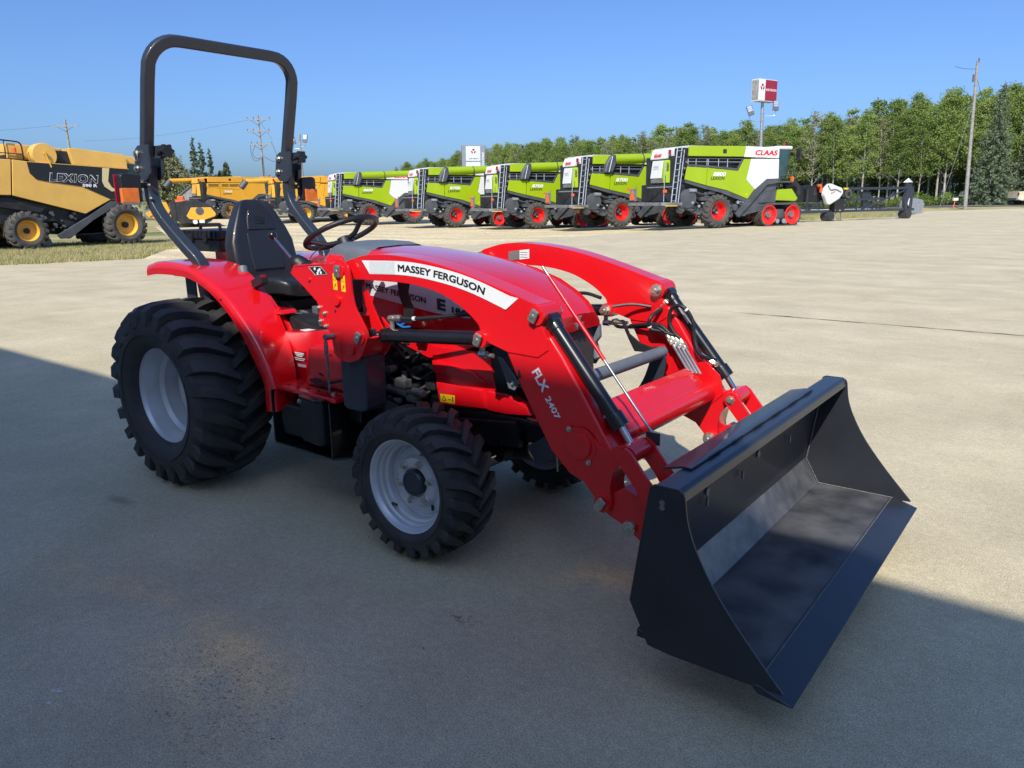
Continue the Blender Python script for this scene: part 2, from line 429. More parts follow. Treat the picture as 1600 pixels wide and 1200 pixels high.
def land_extra(c, k):
    n = k['noise'](0.25, 8, 0.5); g = k['ramp'](n, [(0.36, (0, 0, 0)), (0.56, (1, 1, 1))])
    return k['mix'](g, c, (0.42, 0.35, 0.17))

# dusty drag streaks and the light dapples are part of the patches above
MT['lot'] = ground_mat('lot_concrete', ((0.555, 0.48, 0.315), (0.625, 0.545, 0.37)), (0.35, 1.3, 170), 0.88, 0.3, extra=lot_extra)
MT['yard'] = ground_mat('straw_gravel', ((0.66, 0.54, 0.32), (0.78, 0.66, 0.42)), (0.3, 3.0, 14), 0.95, 0.8, extra=straw_extra)
MT['land'] = ground_mat('field_grass', ((0.11, 0.15, 0.035), (0.17, 0.19, 0.06)), (0.12, 1.5, 9), 0.95, 0.8, extra=land_extra)
MT['roadm'] = ground_mat('road_asphalt', ((0.16, 0.15, 0.15), (0.20, 0.19, 0.185)), (0.1, 1.0, 12), 0.9, 0.3)
MT['dirtm'] = ground_mat('forest_floor', ((0.05, 0.045, 0.025), (0.08, 0.075, 0.04)), (0.2, 1.5, 8), 0.95, 0.8)

def sheet(name, pts, dz, m_, th=0.0, kind='structure'):
    bm = bmesh.new()
    bm.faces.new([bm.verts.new((x, y, 0)) for x, y in pts])
    def cut(co, no):
        bmesh.ops.bisect_plane(bm, geom=bm.verts[:] + bm.edges[:] + bm.faces[:], plane_co=co, plane_no=no, dist=1e-5)
    cut((-15, 0, 0), (1, 0, 0)); cut((-25, 0, 0), (1, 0, 0))
    n = Vector((-.592, .771, 0)); L2 = n.length_squared
    cut(n * (66 / L2), n); cut(n * (72 / L2), n)
    for v in bm.verts: v.co.z = gz(v.co.x, v.co.y) + dz
    for f in bm.faces:
        if f.normal.z < 0: f.normal_flip()
    bmesh.ops.recalc_face_normals(bm, faces=bm.faces)
    if bm.faces and sum(f.normal.z for f in bm.faces) < 0:
        bmesh.ops.reverse_faces(bm, faces=bm.faces)
    me = bpy.data.meshes.new(name); bm.to_mesh(me); bm.free(); me.materials.append(MT[m_])
    o = bpy.data.objects.new(name, me); COL.objects.link(o); o['kind'] = kind
    return o

sheet('ground', [(-1600, -1600), (1600, -1600), (1600, 1600), (-1600, 1600)], -0.05, 'land')
sheet('gravel_yard', [(-27.5, 9.0), (-26.2, 13.4), (-34, 19.2), (-62, 33), (-78, 47), (-76, 55), (-60, 60), (-34, 58), (-22, 52), (-16.5, 52.5), (-12.8, 60), (-11.5, 50), (-14, 30), (-16, 18), (-22, 11)], -0.025, 'yard')
_lotb = [(-13.0, 77.5), (-12.3, 70), (-12.0, 62), (-13.2, 56), (-13.6, 50.4), (-15.7, 43), (-17.6, 35.5), (-18.3, 31), (-18.6, 25), (-18.9, 20.9), (-22.3, 16.8), (-25.8, 13), (-26.6, 11), (-27.2, 9.3), (-40, 1), (-80, -25)]
_rb = []
random.seed(3)
for (x0, y0), (x1, y1) in zip(_lotb, _lotb[1:]):
    for k in range(7):
        t = k / 7; w = 0.0 if k == 0 else random.uniform(-.28, .28)
        _rb.append((x0 + (x1 - x0) * t + w, y0 + (y1 - y0) * t + w * .6))
sheet('concrete_lot', [(-80, -60), (70, -60), (70, 100), (22, 104), (-6.2, 84.8)] + _rb + [(-80, -25)], 0.0, 'lot')
# joint across the lot
bm = bmesh.new()
random.seed(5)
x = -5.2; last = None
while x < 7.0:
    w = random.uniform(0.004, 0.016) if -3.6 < x else random.uniform(0.002, 0.006)
    if random.random() < .12: w *= 2.2
    y = 9.87 - (x + 4.26) * 0.005 + random.uniform(-.012, .012)
    cur = (bm.verts.new((x, y - w, 0.004)), bm.verts.new((x, y + w, 0.004)))
    if last: bm.faces.new((last[0], cur[0], cur[1], last[1]))
    last = cur; x += random.uniform(.08, .2)
o = obj('expansion_joint', bm, 'blackm', kind='structure')
# road beyond the lot
def strip(name, d0, d1, t0, t1, dz, m_):
    return sheet(name, [ts(t0, d0), ts(t1, d0), ts(t1, d1), ts(t0, d1)], dz, m_)
strip('road', 75.0, 84.5, -140, 200, 0.0, 'roadm')
MT['paint'] = mat('road_paint', (0.7, 0.7, 0.66), 0.7, var=0.1, vscale=1)
strip('road_edge_line', 75.7, 75.95, -140, 200, 0.006, 'paint')
strip('forest_floor', 88.0, 260, 10, 200, 0.02, 'dirtm')

# ---------------------------------------------------------------- dealership building behind the camera (casts the shade)
bd = thing('dealership_building', 'long beige metal clad dealership building whose wall shades the near lot', 'building', (-8, -3.5, 0), world=True)
bm = bmesh.new(); box(bm, (-45, -22, 0), (26, -3.5, 6.39)); obj('wall', bm, 'cladding', bd)
bm = bmesh.new(); box(bm, (-45.1, -22.1, 6.39), (26.1, -3.42, 6.47)); obj('roof', bm, 'cgrey', bd)
bm = bmesh.new(); box(bm, (-45, -3.5, 0.0), (22, -3.46, 0.5)); obj('base_flashing', bm, 'cgrey', bd)
for x in (-14, -4, 6):
    bm = bmesh.new(); box(bm, (x, -3.5, 0.02), (x + 4.6, -3.44, 4.4)); d = obj('overhead_door', bm, 'cwhite', bd)
    bm = bmesh.new()
    for k in range(4): box(bm, (x + 0.5 + k * 1.0, -3.44, 2.4), (x + 1.1 + k * 1.0, -3.43, 2.8))
    obj('window', bm, 'glass', d)

# ---------------------------------------------------------------- trees
def leaf_mat(name, c1, c2, trans=0.35):
    M = bpy.data.materials.new(name); M.use_nodes = True
    nt = M.node_tree; N = nt.nodes; L = nt.links; b = N['Principled BSDF']
    oi = N.new('ShaderNodeObjectInfo'); r = N.new('ShaderNodeValToRGB')
    r.color_ramp.elements[0].color = (*c1, 1); r.color_ramp.elements[1].color = (*c2, 1)
    tc = N.new('ShaderNodeTexCoord'); n = N.new('ShaderNodeTexNoise'); n.inputs['Scale'].default_value = 1.6; n.inputs['Detail'].default_value = 5
    L.new(tc.outputs['Object'], n.inputs['Vector'])
    a = N.new('ShaderNodeMath'); a.operation = 'MULTIPLY_ADD'; a.inputs[1].default_value = 0.55
    L.new(oi.outputs['Random'], a.inputs[0]); 
    s = N.new('ShaderNodeMath'); s.operation = 'MULTIPLY_ADD'; s.inputs[1].default_value = 1.3; s.inputs[2].default_value = -0.42
    L.new(n.outputs[0], s.inputs[0]); L.new(s.outputs[0], a.inputs[2]); L.new(a.outputs[0], r.inputs[0])
    L.new(r.outputs[0], b.inputs['Base Color']); b.inputs['Roughness'].default_value = 0.6; b.inputs['Specular IOR Level'].default_value = 0.25
    t = N.new('ShaderNodeBsdfTranslucent'); L.new(r.outputs[0], t.inputs['Color'])
    mx = N.new('ShaderNodeMixShader'); mx.inputs[0].default_value = trans
    L.new(b.outputs[0], mx.inputs[1]); L.new(t.outputs[0], mx.inputs[2]); L.new(mx.outputs[0], N['Material Output'].inputs[0])
    return M
MT['aspen'] = leaf_mat('aspen_leaves', (0.14, 0.21, 0.045), (0.35, 0.44, 0.12))
MT['aspen_dry'] = leaf_mat('sparse_leaves', (0.19, 0.21, 0.09), (0.36, 0.36, 0.18))
MT['bush'] = leaf_mat('bush_leaves', (0.11, 0.19, 0.03), (0.24, 0.35, 0.06))
MT['spruce'] = leaf_mat('spruce_needles', (0.07, 0.105, 0.05), (0.20, 0.25, 0.14), 0.2)
MT['grassm'] = leaf_mat('grass_blades', (0.24, 0.26, 0.07), (0.66, 0.56, 0.30), 0.3)
MT['trunk'] = mat('aspen_bark', (0.55, 0.51, 0.43), 0.9, col2=(0.27, 0.24, 0.20), vscale=3.5, bump=0.4, bscale=12)
MT['trunkd'] = mat('dark_bark', (0.10, 0.085, 0.07), 0.9, var=0.3, vscale=4, bump=0.5, bscale=12)

def add_leaf(vs, fs, p, s, nrm=None):
    a = Vector((random.gauss(0, 1), random.gauss(0, 1), random.gauss(0, 1))).normalized()
    b = a.orthogonal().normalized(); c = a.cross(b)
    r = random.uniform(0, 2 * pi); b, c = b * cos(r) + c * sin(r), c * cos(r) - b * sin(r)
    i = len(vs); q = random.uniform(.55, .9)
    vs += [p - b * s, p + c * s * q, p + b * s, p - c * s * q * random.uniform(.5, 1)]
    fs.append((i, i + 1, i + 2, i + 3))

def mesh_from(name, vs, fs, m_):
    me = bpy.data.meshes.new(name); me.from_pydata([tuple(v) for v in vs], [], fs)
    me.materials.append(MT[m_]); return me

def aspen(H, cr, z0, nclump, nleaf, leaf=0.13, m_='aspen', lean=0.0, twiggy=False):
    bm = bmesh.new()
    top = Vector((random.uniform(-.5, .5) + lean, random.uniform(-.5, .5), H * 0.96))
    path = smooth([(0, 0, -0.2), (random.uniform(-.12, .12), random.uniform(-.12, .12), H * .3), (top.x * .5 + random.uniform(-.15, .15), top.y * .5, H * .62), top], 4)
    r0 = random.uniform(.10, .15)
    for i in range(len(path) - 1):
        ra = r0 * (1 - .85 * i / (len(path) - 1)); rb = r0 * (1 - .85 * (i + 1) / (len(path) - 1))
        cyl(bm, path[i], path[i + 1], ra, rb, n=6)
    vs, fs = [], []
    for k in range(nclump):
        h = random.uniform(0, 1)
        z = z0 + (H - z0) * h
        wr = cr * (1 - abs(h - .28) ** 1.5 * 1.35) * random.uniform(.2, 1.12)
        a = random.uniform(0, 2 * pi)
        base = path[min(len(path) - 1, int(max(0, z / H - .03) * (len(path) - 1)))]
        c = Vector((base.x + cos(a) * wr, base.y + sin(a) * wr, z))
        if k % (2 if twiggy else 4) == 0: cyl(bm, Vector((base.x, base.y, max(base.z, z - wr * .9))), c, 0.03, 0.008, n=4)
        R_ = random.uniform(.28, .62) * (0.8 if twiggy else 1)
        for j in range(nleaf):
            d = Vector((random.gauss(0, 1), random.gauss(0, 1), random.gauss(0, .8)))
            add_leaf(vs, fs, c + d * R_ * .55, leaf * random.uniform(.6, 1.25))
    # dead lower twigs
    for k in range(10 if not twiggy else 40):
        z = random.uniform(H * .15, z0 + .2 * H) if not twiggy else random.uniform(H * .3, H * .95); a = random.uniform(0, 2 * pi); l = random.uniform(.4, 1.2)
        b0 = path[int(z / H * (len(path) - 1))]
        cyl(bm, (b0.x, b0.y, z), (b0.x + cos(a) * l, b0.y + sin(a) * l, z + l * random.uniform(.2, .9)), 0.022, 0.006, n=3)
    return finish(bm, 'trunk', 'trunk'), mesh_from('crown', vs, fs, m_)

random.seed(11)
ASP = [aspen(12 + random.uniform(-.8, .6), random.uniform(2.1, 2.7), random.uniform(3.6, 5.0), 165, 50, leaf=.092) for _ in range(5)]
ASP += [aspen(11.8, 1.9, 3.8, 80, 34, leaf=.10, m_='aspen_dry', twiggy=True) for _ in range(2)]
LOW = [aspen(11.9, 2.6, 1.0, 110, 44, leaf=.16) for _ in range(2)]

def plant_tree(kind, x, y, z, sc, rz, label, cat, group, meshes, sz=None):
    r = thing(kind, label, cat, (x, y, z), rz, group)
    r.scale = (sc, sc, sz if sz else sc)
    for nm, me in zip(('trunk', 'crown'), meshes):
        o = bpy.data.objects.new(nm, me); COL.objects.link(o); o.parent = r
    return r

FR = [(66, 84), (58.9, 88), (46, 98), (36, 108), (30, 115), (18, 124), (5.6, 135), (-4, 150), (-16, 178), (-30, 205)]
def front(u):
    """point on the wood's edge at arc length u (metres)"""
    for (t0, d0), (t1, d1) in zip(FR, FR[1:]):
        l = math.hypot(t1 - t0, d1 - d0)
        if u <= l: return t0 + (t1 - t0) * u / l, d0 + (d1 - d0) * u / l
        u -= l
    return None
TOT = sum(math.hypot(b[0] - a[0], b[1] - a[1]) for a, b in zip(FR, FR[1:]))
LAB_A = 'pale trunked aspen with green crown in the dense wood beyond the road'
LAB_T = 'thin leaved greyish aspen with bare twigs in the wood beyond the road'
LAB_L = 'aspen leafy down to the ground along the back of the wood'
GRP = 'aspens of the wood beyond the road'
cnt = 0
for row, (off, sp) in enumerate(((0, 2.1), (2.6, 2.2), (6.5, 3.4), (10.5, 4.0), (15, 4.6), (20, 5.6))):
    u = random.uniform(0, 1)
    while u < TOT - 1:
        t, d = front(u)
        t += random.uniform(-.7, .7) + off * .45; d += off + random.uniform(-1, 1)
        x, y = ts(t, d)
        frac = u / TOT
        hh = {0: 1.0}.get(row, 1.0) * (1.06 if u < 25 else (0.97 if u < 60 else (0.93 if frac < .8 else 0.84))) * random.uniform(.86, 1.10) + row * .012
        twig = random.random() < (0.10 if u < 35 else 0.34)
        if row >= 3: me, lab, g = random.choice(LOW), LAB_L, GRP
        elif twig: me, lab, g = random.choice(ASP[5:]), LAB_T, GRP
        else: me, lab, g = random.choice(ASP[:5]), LAB_A, GRP
        grp = {LAB_A: 'green aspens of the wood beyond the road', LAB_T: 'greyish aspens of the wood beyond the road', LAB_L: 'leafy aspens at the back of the wood'}[lab]
        plant_tree('aspen_tree', x, y, gz(x, y), hh, random.uniform(0, 6.28), lab, 'tree', grp, me)
        cnt += 1; u += sp * random.uniform(.7, 1.3)
print('aspens', cnt)

def bush_meshes(w, h, n):
    bm = bmesh.new(); vs, fs = [], []
    for k in range(7):
        a = random.uniform(0, 6.28); l = random.uniform(.3, .7) * w
        cyl(bm, (0, 0, -.05), (cos(a) * l * .6, sin(a) * l * .6, h * .7), .03, .01, n=4)
    for k in range(n):
        a = random.uniform(0, 6.28); r = w * math.sqrt(random.random()) ; z = h * random.uniform(.05, 1) * (1 - .5 * (r / w) ** 2)
        c = Vector((cos(a) * r, sin(a) * r, z))
        for j in range(26): add_leaf(vs, fs, c + Vector((random.gauss(0, .2), random.gauss(0, .2), random.gauss(0, .17))), .10 * random.uniform(.6, 1.3))
    return finish(bm, 'trunk', 'trunkd'), mesh_from('crown', vs, fs, 'bush')
BU = [bush_meshes(1.5, 2.1, 48) for _ in range(3)]
u = 0.5
while u < 95:
    t, d = front(u); t += random.uniform(-.8, .8); d += random.uniform(-2.4, -.6)
    x, y = ts(t, d); s = random.uniform(.45, 1.25)
    r = thing('roadside_bush', 'bright green bush at the foot of the wood along the road', 'bush', (x, y, gz(x, y)), random.uniform(0, 6), 'bushes at the foot of the wood')
    r.scale = (s, s, s * random.uniform(.7, 1.2))
    for nm, me in zip(('stems', 'foliage'), random.choice(BU)):
        o = bpy.data.objects.new(nm, me); COL.objects.link(o); o.parent = r
    u += random.uniform(1.3, 3.2)

def spruce(H, W_, n=3000, dead=0.0, needle=.11):
    bm = bmesh.new(); cyl(bm, (0, 0, -.1), (0, 0, H), .16, .015, n=7)
    vs, fs = [], []
    z = .35
    while z < H - .15:
        f = z / H; R_ = W_ * (1 - f) ** .85 + .08
        nb = max(4, int(11 * (1 - f) + 3))
        a0 = random.uniform(0, 6.28)
        for k in range(nb):
            a = a0 + 2 * pi * k / nb + random.uniform(-.25, .25); l = R_ * random.uniform(.72, 1.08)
            if dead and random.random() < dead * .5: l *= .5
            e = Vector((cos(a) * l, sin(a) * l, z - l * .22 + l * l * .03)); s = Vector((0, 0, z + .1))
            if k % 2 == 0 or dead: cyl(bm, s, e, .022, .006, n=3)
            if random.random() < dead: continue
            m_ = int(l * 26) + 5
            for j in range(m_):
                t = random.uniform(.12, 1.0) ** .7
                p = s.lerp(e, t) + Vector((random.gauss(0, .10), random.gauss(0, .10), random.gauss(-.10, .09)))
                add_leaf(vs, fs, p, needle * random.uniform(.6, 1.3))
        z += random.uniform(.26, .42)
    return finish(bm, 'trunk', 'trunkd'), mesh_from('crown', vs, fs, 'spruce')
SP1 = spruce(12.6, 2.9); SP2 = spruce(10.5, 2.5)
x, y = ts(51.6, 82.5); plant_tree('spruce_tree', x, y, gz(x, y), 1.0, 0.3, 'tall pale grey-green spruce standing just right of the leaning pole', 'tree', None, SP1)
x, y = ts(56.2, 83.5); plant_tree('spruce_tree', x, y, gz(x, y), .95, 2.1, 'spruce at the right edge above the tan pickup truck', 'tree', None, SP2)
x, y = ts(59.5, 86); plant_tree('spruce_tree', x, y, gz(x, y), 1.05, 1.1, 'spruce partly cut by the right edge of the picture', 'tree', None, SP1)

# grass tufts in view on the verges
def tufts(name, polys, n, h, label=None):
    vs, fs = [], []
    for _ in range(n):
        (x0, y0), (x1, y1), (x2, y2), (x3, y3) = random.choice(polys)
        a, b = random.random(), random.random()
        x = (x0 * (1 - a) + x1 * a) * (1 - b) + (x3 * (1 - a) + x2 * a) * b; y = (y0 * (1 - a) + y1 * a) * (1 - b) + (y3 * (1 - a) + y2 * a) * b
        z = gz(x, y) - .05
        for k in range(5):
            an = random.uniform(0, 6.28); w = random.uniform(.012, .03); hh = h * random.uniform(.4, 1.3)
            dx, dy = random.uniform(-.1, .1), random.uniform(-.1, .1); l = random.uniform(-.08, .08)
            i = len(vs); vs += [Vector((x + dx - cos(an) * w, y + dy - sin(an) * w, z)), Vector((x + dx + cos(an) * w, y + dy + sin(an) * w, z)), Vector((x + dx + l, y + dy + l, z + hh))]
            fs.append((i, i + 1, i + 2))
    me = mesh_from(name, vs, fs, 'grassm'); o = bpy.data.objects.new(name, me); COL.objects.link(o); o['kind'] = 'stuff'
    return o
random.seed(21)
g = tufts('grass', [((-27.5, 8.6), (-26.3, 13.3), (-33.2, 18.6), (-37, 11)), ((-33, 10), (-30.5, 17), (-36.5, 20.5), (-44, 13))], 9000, .17)
g['label'] = 'patchy green and straw coloured grass in front of the old yellow combine'; g['category'] = 'grass'
g = tufts('grass', [((-15.5, 52.5), (-12.4, 61.5), (-14.5, 72), (-21, 64)), ((-60, 35), (-64, 39), (-75, 45), (-68, 37))], 7000, .22)
g['label'] = 'green grass behind the black header frame and under the far yellow header'; g['category'] = 'grass'

# ---------------------------------------------------------------- poles, signs, far things
def crossarm_pole(label, x, y, H, r, arms, lean=(0, 0), cat='power pole', insul=True):
    z = gz(x, y); t = thing('power_pole', label, cat, (x, y, z), math.atan2(RH.y, RH.x))
    bm = bmesh.new(); cyl(bm, (0, 0, -.3), (lean[0], lean[1], H), r, r * .62, n=12); obj('pole', bm, 'bark', t)
    for h, w, side in arms:
        cx = lean[0] * h / H
        bm = bmesh.new(); box(bm, (cx - w * (.5 - side), -.22, h - .07), (cx + w * (.5 + side), -.1, h + .07), .01); obj('crossarm', bm, 'bark', t)
        bm = bmesh.new()
        for s in (-1, 1): cyl(bm, (cx + s * w * .3 , -.18, h - .08), (cx, -.15, h - .62), .025, n=5)
        obj('arm_brace', bm, 'trunkd', t)
        if insul:
            for k in (-.46, -.2, .46):
                bm = bmesh.new(); xx = cx + w * (k + side)
                cyl(bm, (xx, -.16, h + .06), (xx, -.16, h + .3), .055, .035, n=8); obj('insulator', bm, 'cgrey', t)
    return t
def wire(bm, p, q, sag, r=.012):
    P, Q = Vector(p), Vector(q)
    tube(bm, [P.lerp(Q, k / 10) - Vector((0, 0, sag * 4 * (k / 10) * (1 - k / 10))) for k in range(11)], r, n=4)

t = crossarm_pole('bare grey wooden pole leaning right, tallest at the right edge of the lot', -10.61, 82.24, 12.6, .17, [], lean=(-.5, 0))
bm = bmesh.new()
wire(bm, (-.5, 0, 12.0), (-2.4, 0, 12.2), .1, .02); wire(bm, (-.5, 0, 11.6), (2.2, 3, 9.6), .1, .015); cyl(bm, (-.75, -.1, 10.9), (-.75, -.1, 11.5), .08, n=8)
cyl(bm, (-.45, -.1, 12.5), (-.45, -.1, 12.85), .05, n=6)
obj('line_hardware', bm, 'trunkd', t)
bm = bmesh.new(); cyl(bm, (-.45, -.1, 9.2), (-2.6, -.5, 0.2), .013, n=4); obj('guy_wire', bm, 'galv', t)
t = crossarm_pole('wooden power pole with three crossarms and hanging cable loops, seen through the roll bar', -83.11, 58.95, 11.7, .17, [(11.2, 2.9, .02), (9.85, 2.8, -.04), (8.35, 2.7, .06)], lean=(-.25, 0))
bm = bmesh.new()
for a in (((-1.4, -.15, 8.3), (-1.35, -.2, 7.0), (-.9, -.2, 6.4), (-.1, -.2, 6.8)), ((-.8, -.15, 8.3), (-1.2, -.2, 7.3), (-.8, -.2, 6.7), (-.1, -.2, 6.85)), ((1.3, -.15, 8.3), (1.7, -.2, 7.0), (1.4, -.2, 6.3), (.1, -.2, 6.9))):
    tube(bm, smooth(a, 6), .03, n=5)
obj('cable_loop', bm, 'trunkd', t)
bm = bmesh.new(); cyl(bm, (-.15, -.28, 0), (-.18, -.26, 6.9), .08, n=8); obj('riser_conduit', bm, 'galv', t)
bm = bmesh.new(); wire(bm, (.05, -.2, 10.9), (1.3, -.2, 8.9), 0, .03); obj('brace_cable', bm, 'galv', t)
bm = bmesh.new(); wire(bm, (-1.3, -.1, 11.2), (-26, 8, 9.6), .5, .011); obj('overhead_wire', bm, 'cgrey', t)
t = crossarm_pole('small distant power pole with one crossarm above the old yellow combine', -106.95, 47.14, 12.0, .2, [(11.2, 3.4, .0)], lean=(-.3, 0), insul=False)
bm = bmesh.new(); wire(bm, (-1.5, -.1, 11.3), (-26, -6, 10.2), .5, .013); obj('overhead_wire', bm, 'cgrey', t)

def flood(parent, x, z, flip):
    bm = bmesh.new(); X = Matrix.Translation((x, -.12, z)) @ Matrix.Rotation(radians(-18 * flip), 4, 'Y') @ Matrix.Rotation(radians(-12), 4, 'X')
    box(bm, (-.27, -.06, -.42), (.27, .08, .45), .03, X); o = obj('floodlight', bm, 'cgrey', parent)
    for k in range(3):
        bm = bmesh.new(); box(bm, (-.21, -.085, -.08 + k * .17), (.21, -.055, .06 + k * .17), 0, X); obj('lamp_panel', bm, 'lens', o)
    bm = bmesh.new(); tube(bm, smooth([(x, -.1, z - .4), (x, -.1, z - .72), (x * .8, -.08, z - .86), (0, 0, z - .88)], 4), .035, n=6); obj('lamp_bracket', bm, 'galv', parent)

t = thing('light_pole', 'slim wooden pole carrying two floodlights right of the roll bar', 'light pole', (-73.59, 57.19, gz(-73.6, 57.2)), math.atan2(RH.y, RH.x))
bm = bmesh.new(); cyl(bm, (0, 0, -.2), (0, 0, 8.9), .16, .11, n=10); obj('pole', bm, 'bark', t)
flood(t, .62, 8.4, -.3); flood(t, -.75, 8.2, 1)

# tall sign by the road
SG = thing('roadside_sign', 'maroon and white box sign on a tall steel post with two floodlights', 'sign', (-26.33, 72.71, gz(-26.3, 72.7)), math.atan2(RH.y, RH.x))
bm = bmesh.new(); cyl(bm, (0, 0, -.2), (-.25, 0, 9.9), .17, .13, n=14); obj('post', bm, 'galv', SG)
XF = Matrix.Translation((-.15, 0, 0)) @ Matrix.Rotation(radians(34), 4, 'Z')
bm = bmesh.new(); box(bm, (-1.25, -.42, 9.85), (1.25, .42, 11.75), .03, XF); cb = obj('sign_box', bm, 'signlight', SG)
bm = bmesh.new(); box(bm, (-1.22, -.435, 9.95), (-.42, -.42, 11.68), 0, XF); obj('emblem_panel', bm, 'whitel', cb)
bm = bmesh.new(); box(bm, (-.40, -.435, 9.93), (1.22, -.42, 11.68), 0, XF); obj('name_panel', bm, 'maroon', cb)
bm = bmesh.new(); box(bm, (-1.27, -.36, 9.97), (-1.25, .36, 11.66), 0, XF); obj('side_panel', bm, 'bark', cb)
def emblem(parent, X, cx, cz, s, y, m_='maroon'):
    """three joined inverted triangles standing on two feet"""
    bm = bmesh.new()
    prism(bm, [(cx - s*.42, cz + s), (cx + s*.42, cz + s), (cx + s*.2, cz + s*.45), (cx - s*.2, cz + s*.45)], 'y', y - .012, y, 0, xf=X)
    prism(bm, [(cx - s*.8, cz + s*.5), (cx - s*.3, cz + s*.3), (cx - s*.1, cz - s*.25), (cx - s*.55, cz - s*.25)], 'y', y - .012, y, 0, xf=X)
    prism(bm, [(cx + s*.8, cz + s*.5), (cx + s*.3, cz + s*.3), (cx + s*.1, cz - s*.25), (cx + s*.55, cz - s*.25)], 'y', y - .012, y, 0, xf=X)
    prism(bm, [(cx - s*.5, cz - s*.4), (cx - s*.36, cz - s*.4), (cx - s*.43, cz - s*.75)], 'y', y - .012, y, 0, xf=X)
    prism(bm, [(cx + s*.5, cz - s*.4), (cx + s*.36, cz - s*.4), (cx + s*.43, cz - s*.75)], 'y', y - .012, y, 0, xf=X)
    return obj('emblem', bm, m_, parent)
emblem(cb, XF, -.82, 10.95, .36, -.44)
b = put_text('MASSEY FERGUSON', (-.34, -.44, 10.75), (1, 0, 0), (0, 0, 1), 1.48, .2, bold=.02); bmesh.ops.transform(b, matrix=XF, verts=b.verts)
obj('lettering', b, 'whitel', cb)
flood(SG, .95, 9.5, -.25); flood(SG, -1.35, 9.1, 1)

# grey pylon sign
PY = thing('pylon_sign', 'grey pylon sign with emblem panel and second panel above the green combines', 'sign', (-66.12, 78.48, gz(-66, 78)), math.atan2(RH.y, RH.x) + radians(8))
bm = bmesh.new(); box(bm, (-1.45, -.4, 0), (1.5, .4, 8.3), .04); obj('pylon_body', bm, 'signgrey', PY)
bm = bmesh.new(); box(bm, (-.95, -.44, 6.35), (.9, -.4, 8.15), .01); a = obj('emblem_panel', bm, 'signlight', PY)
emblem(a, Matrix.Identity(4), .02, 7.4, .42, -.45)
b = put_text('MASSEY FERGUSON', (-.55, -.445, 6.55), (1, 0, 0), (0, 0, 1), 1.2, .13, bold=.03); obj('lettering', b, 'dletter', a)
bm = bmesh.new(); box(bm, (-.95, -.44, 4.3), (.9, -.4, 6.2), .01); a = obj('name_panel', bm, 'signlight', PY)
b = put_text('FENDT', (-.75, -.445, 5.15), (1, 0, 0), (0, 0, 1), 1.5, .5, bold=.05); obj('lettering', b, 'dletter', a)
b = put_text('CENTRE', (1.38, -.405, 5.2), (0, 0, 1), (-1, 0, 0), 2.2, .26, bold=.01); obj('side_lettering', b, 'whitel', PY)

# mailbox, marker stake, far back-to-front letters, pickup, hopper
mb = thing('birdhouse_post', 'white post lantern with pointed cap behind the black header frame', 'post', (-15.81, 83.47, gz(-15.8, 83.5)), math.atan2(RH.y, RH.x))
bm = bmesh.new(); box(bm, (-.09, -.09, -.1), (.09, .09, 2.2)); obj('post', bm, 'cwhite', mb)
bm = bmesh.new(); box(bm, (-.3, -.25, 1.9), (.3, .25, 2.35), .01); obj('lantern_body', bm, 'cdark', mb)
bm = bmesh.new(); cyl(bm, (0, 0, 2.35), (0, 0, 2.75), .48, .02, n=4); obj('cap', bm, 'cwhite', mb)
mk = thing('marker_stake', 'orange marker stake with small white box beside the leaning pole', 'marker', (-11.62, 82.78, gz(-11.6, 82.8)), math.atan2(RH.y, RH.x))
bm = bmesh.new(); cyl(bm, (-.06, 0, -.1), (.1, 0, .9), .04, n=6); obj('stake', bm, 'orangep', mk)
bm = bmesh.new(); box(bm, (-.15, -.1, .66), (.3, .1, .9), .01); obj('box', bm, 'cwhite', mk)

LT = thing('letter_sign', 'row of dark upright letters seen from behind beyond the header frame', 'sign', (0, 0, 0), 0, world=True)
o0 = Vector((*ts(27.4, 72.5), 0)); o0.z = gz(o0.x, o0.y)
rt = RH.normalized()
words = (('CENTRE', 0.2, 2.2), ('HARVEST', 2.7, 2.6), ('ALBERTA', 5.6, 2.6))
for wd, off, wid in words:
    for i, ch in enumerate(wd[::-1]):
        w1 = wid / len(wd); oo = o0 + rt * (off + i * w1); oo.z += .18
        b = put_text(ch, oo, rt, (0, 0, 1), w1 * .8, .52, bold=.04, ext=.03, mirror=True); obj('letter', b, 'dletter', LT)
bm = bmesh.new()
tube(bm, [o0 + rt * .1 + Vector((0, 0, .14)), o0 + rt * 8.3 + Vector((0, 0, .14))], .03, n=4)
for k in range(5): cyl(bm, o0 + rt * (.3 + k * 1.8) + Vector((0, 0, -.1)), o0 + rt * (.3 + k * 1.8) + Vector((0, 0, .14)), .03, n=4)
obj('rail', bm, 'cwhite', LT)

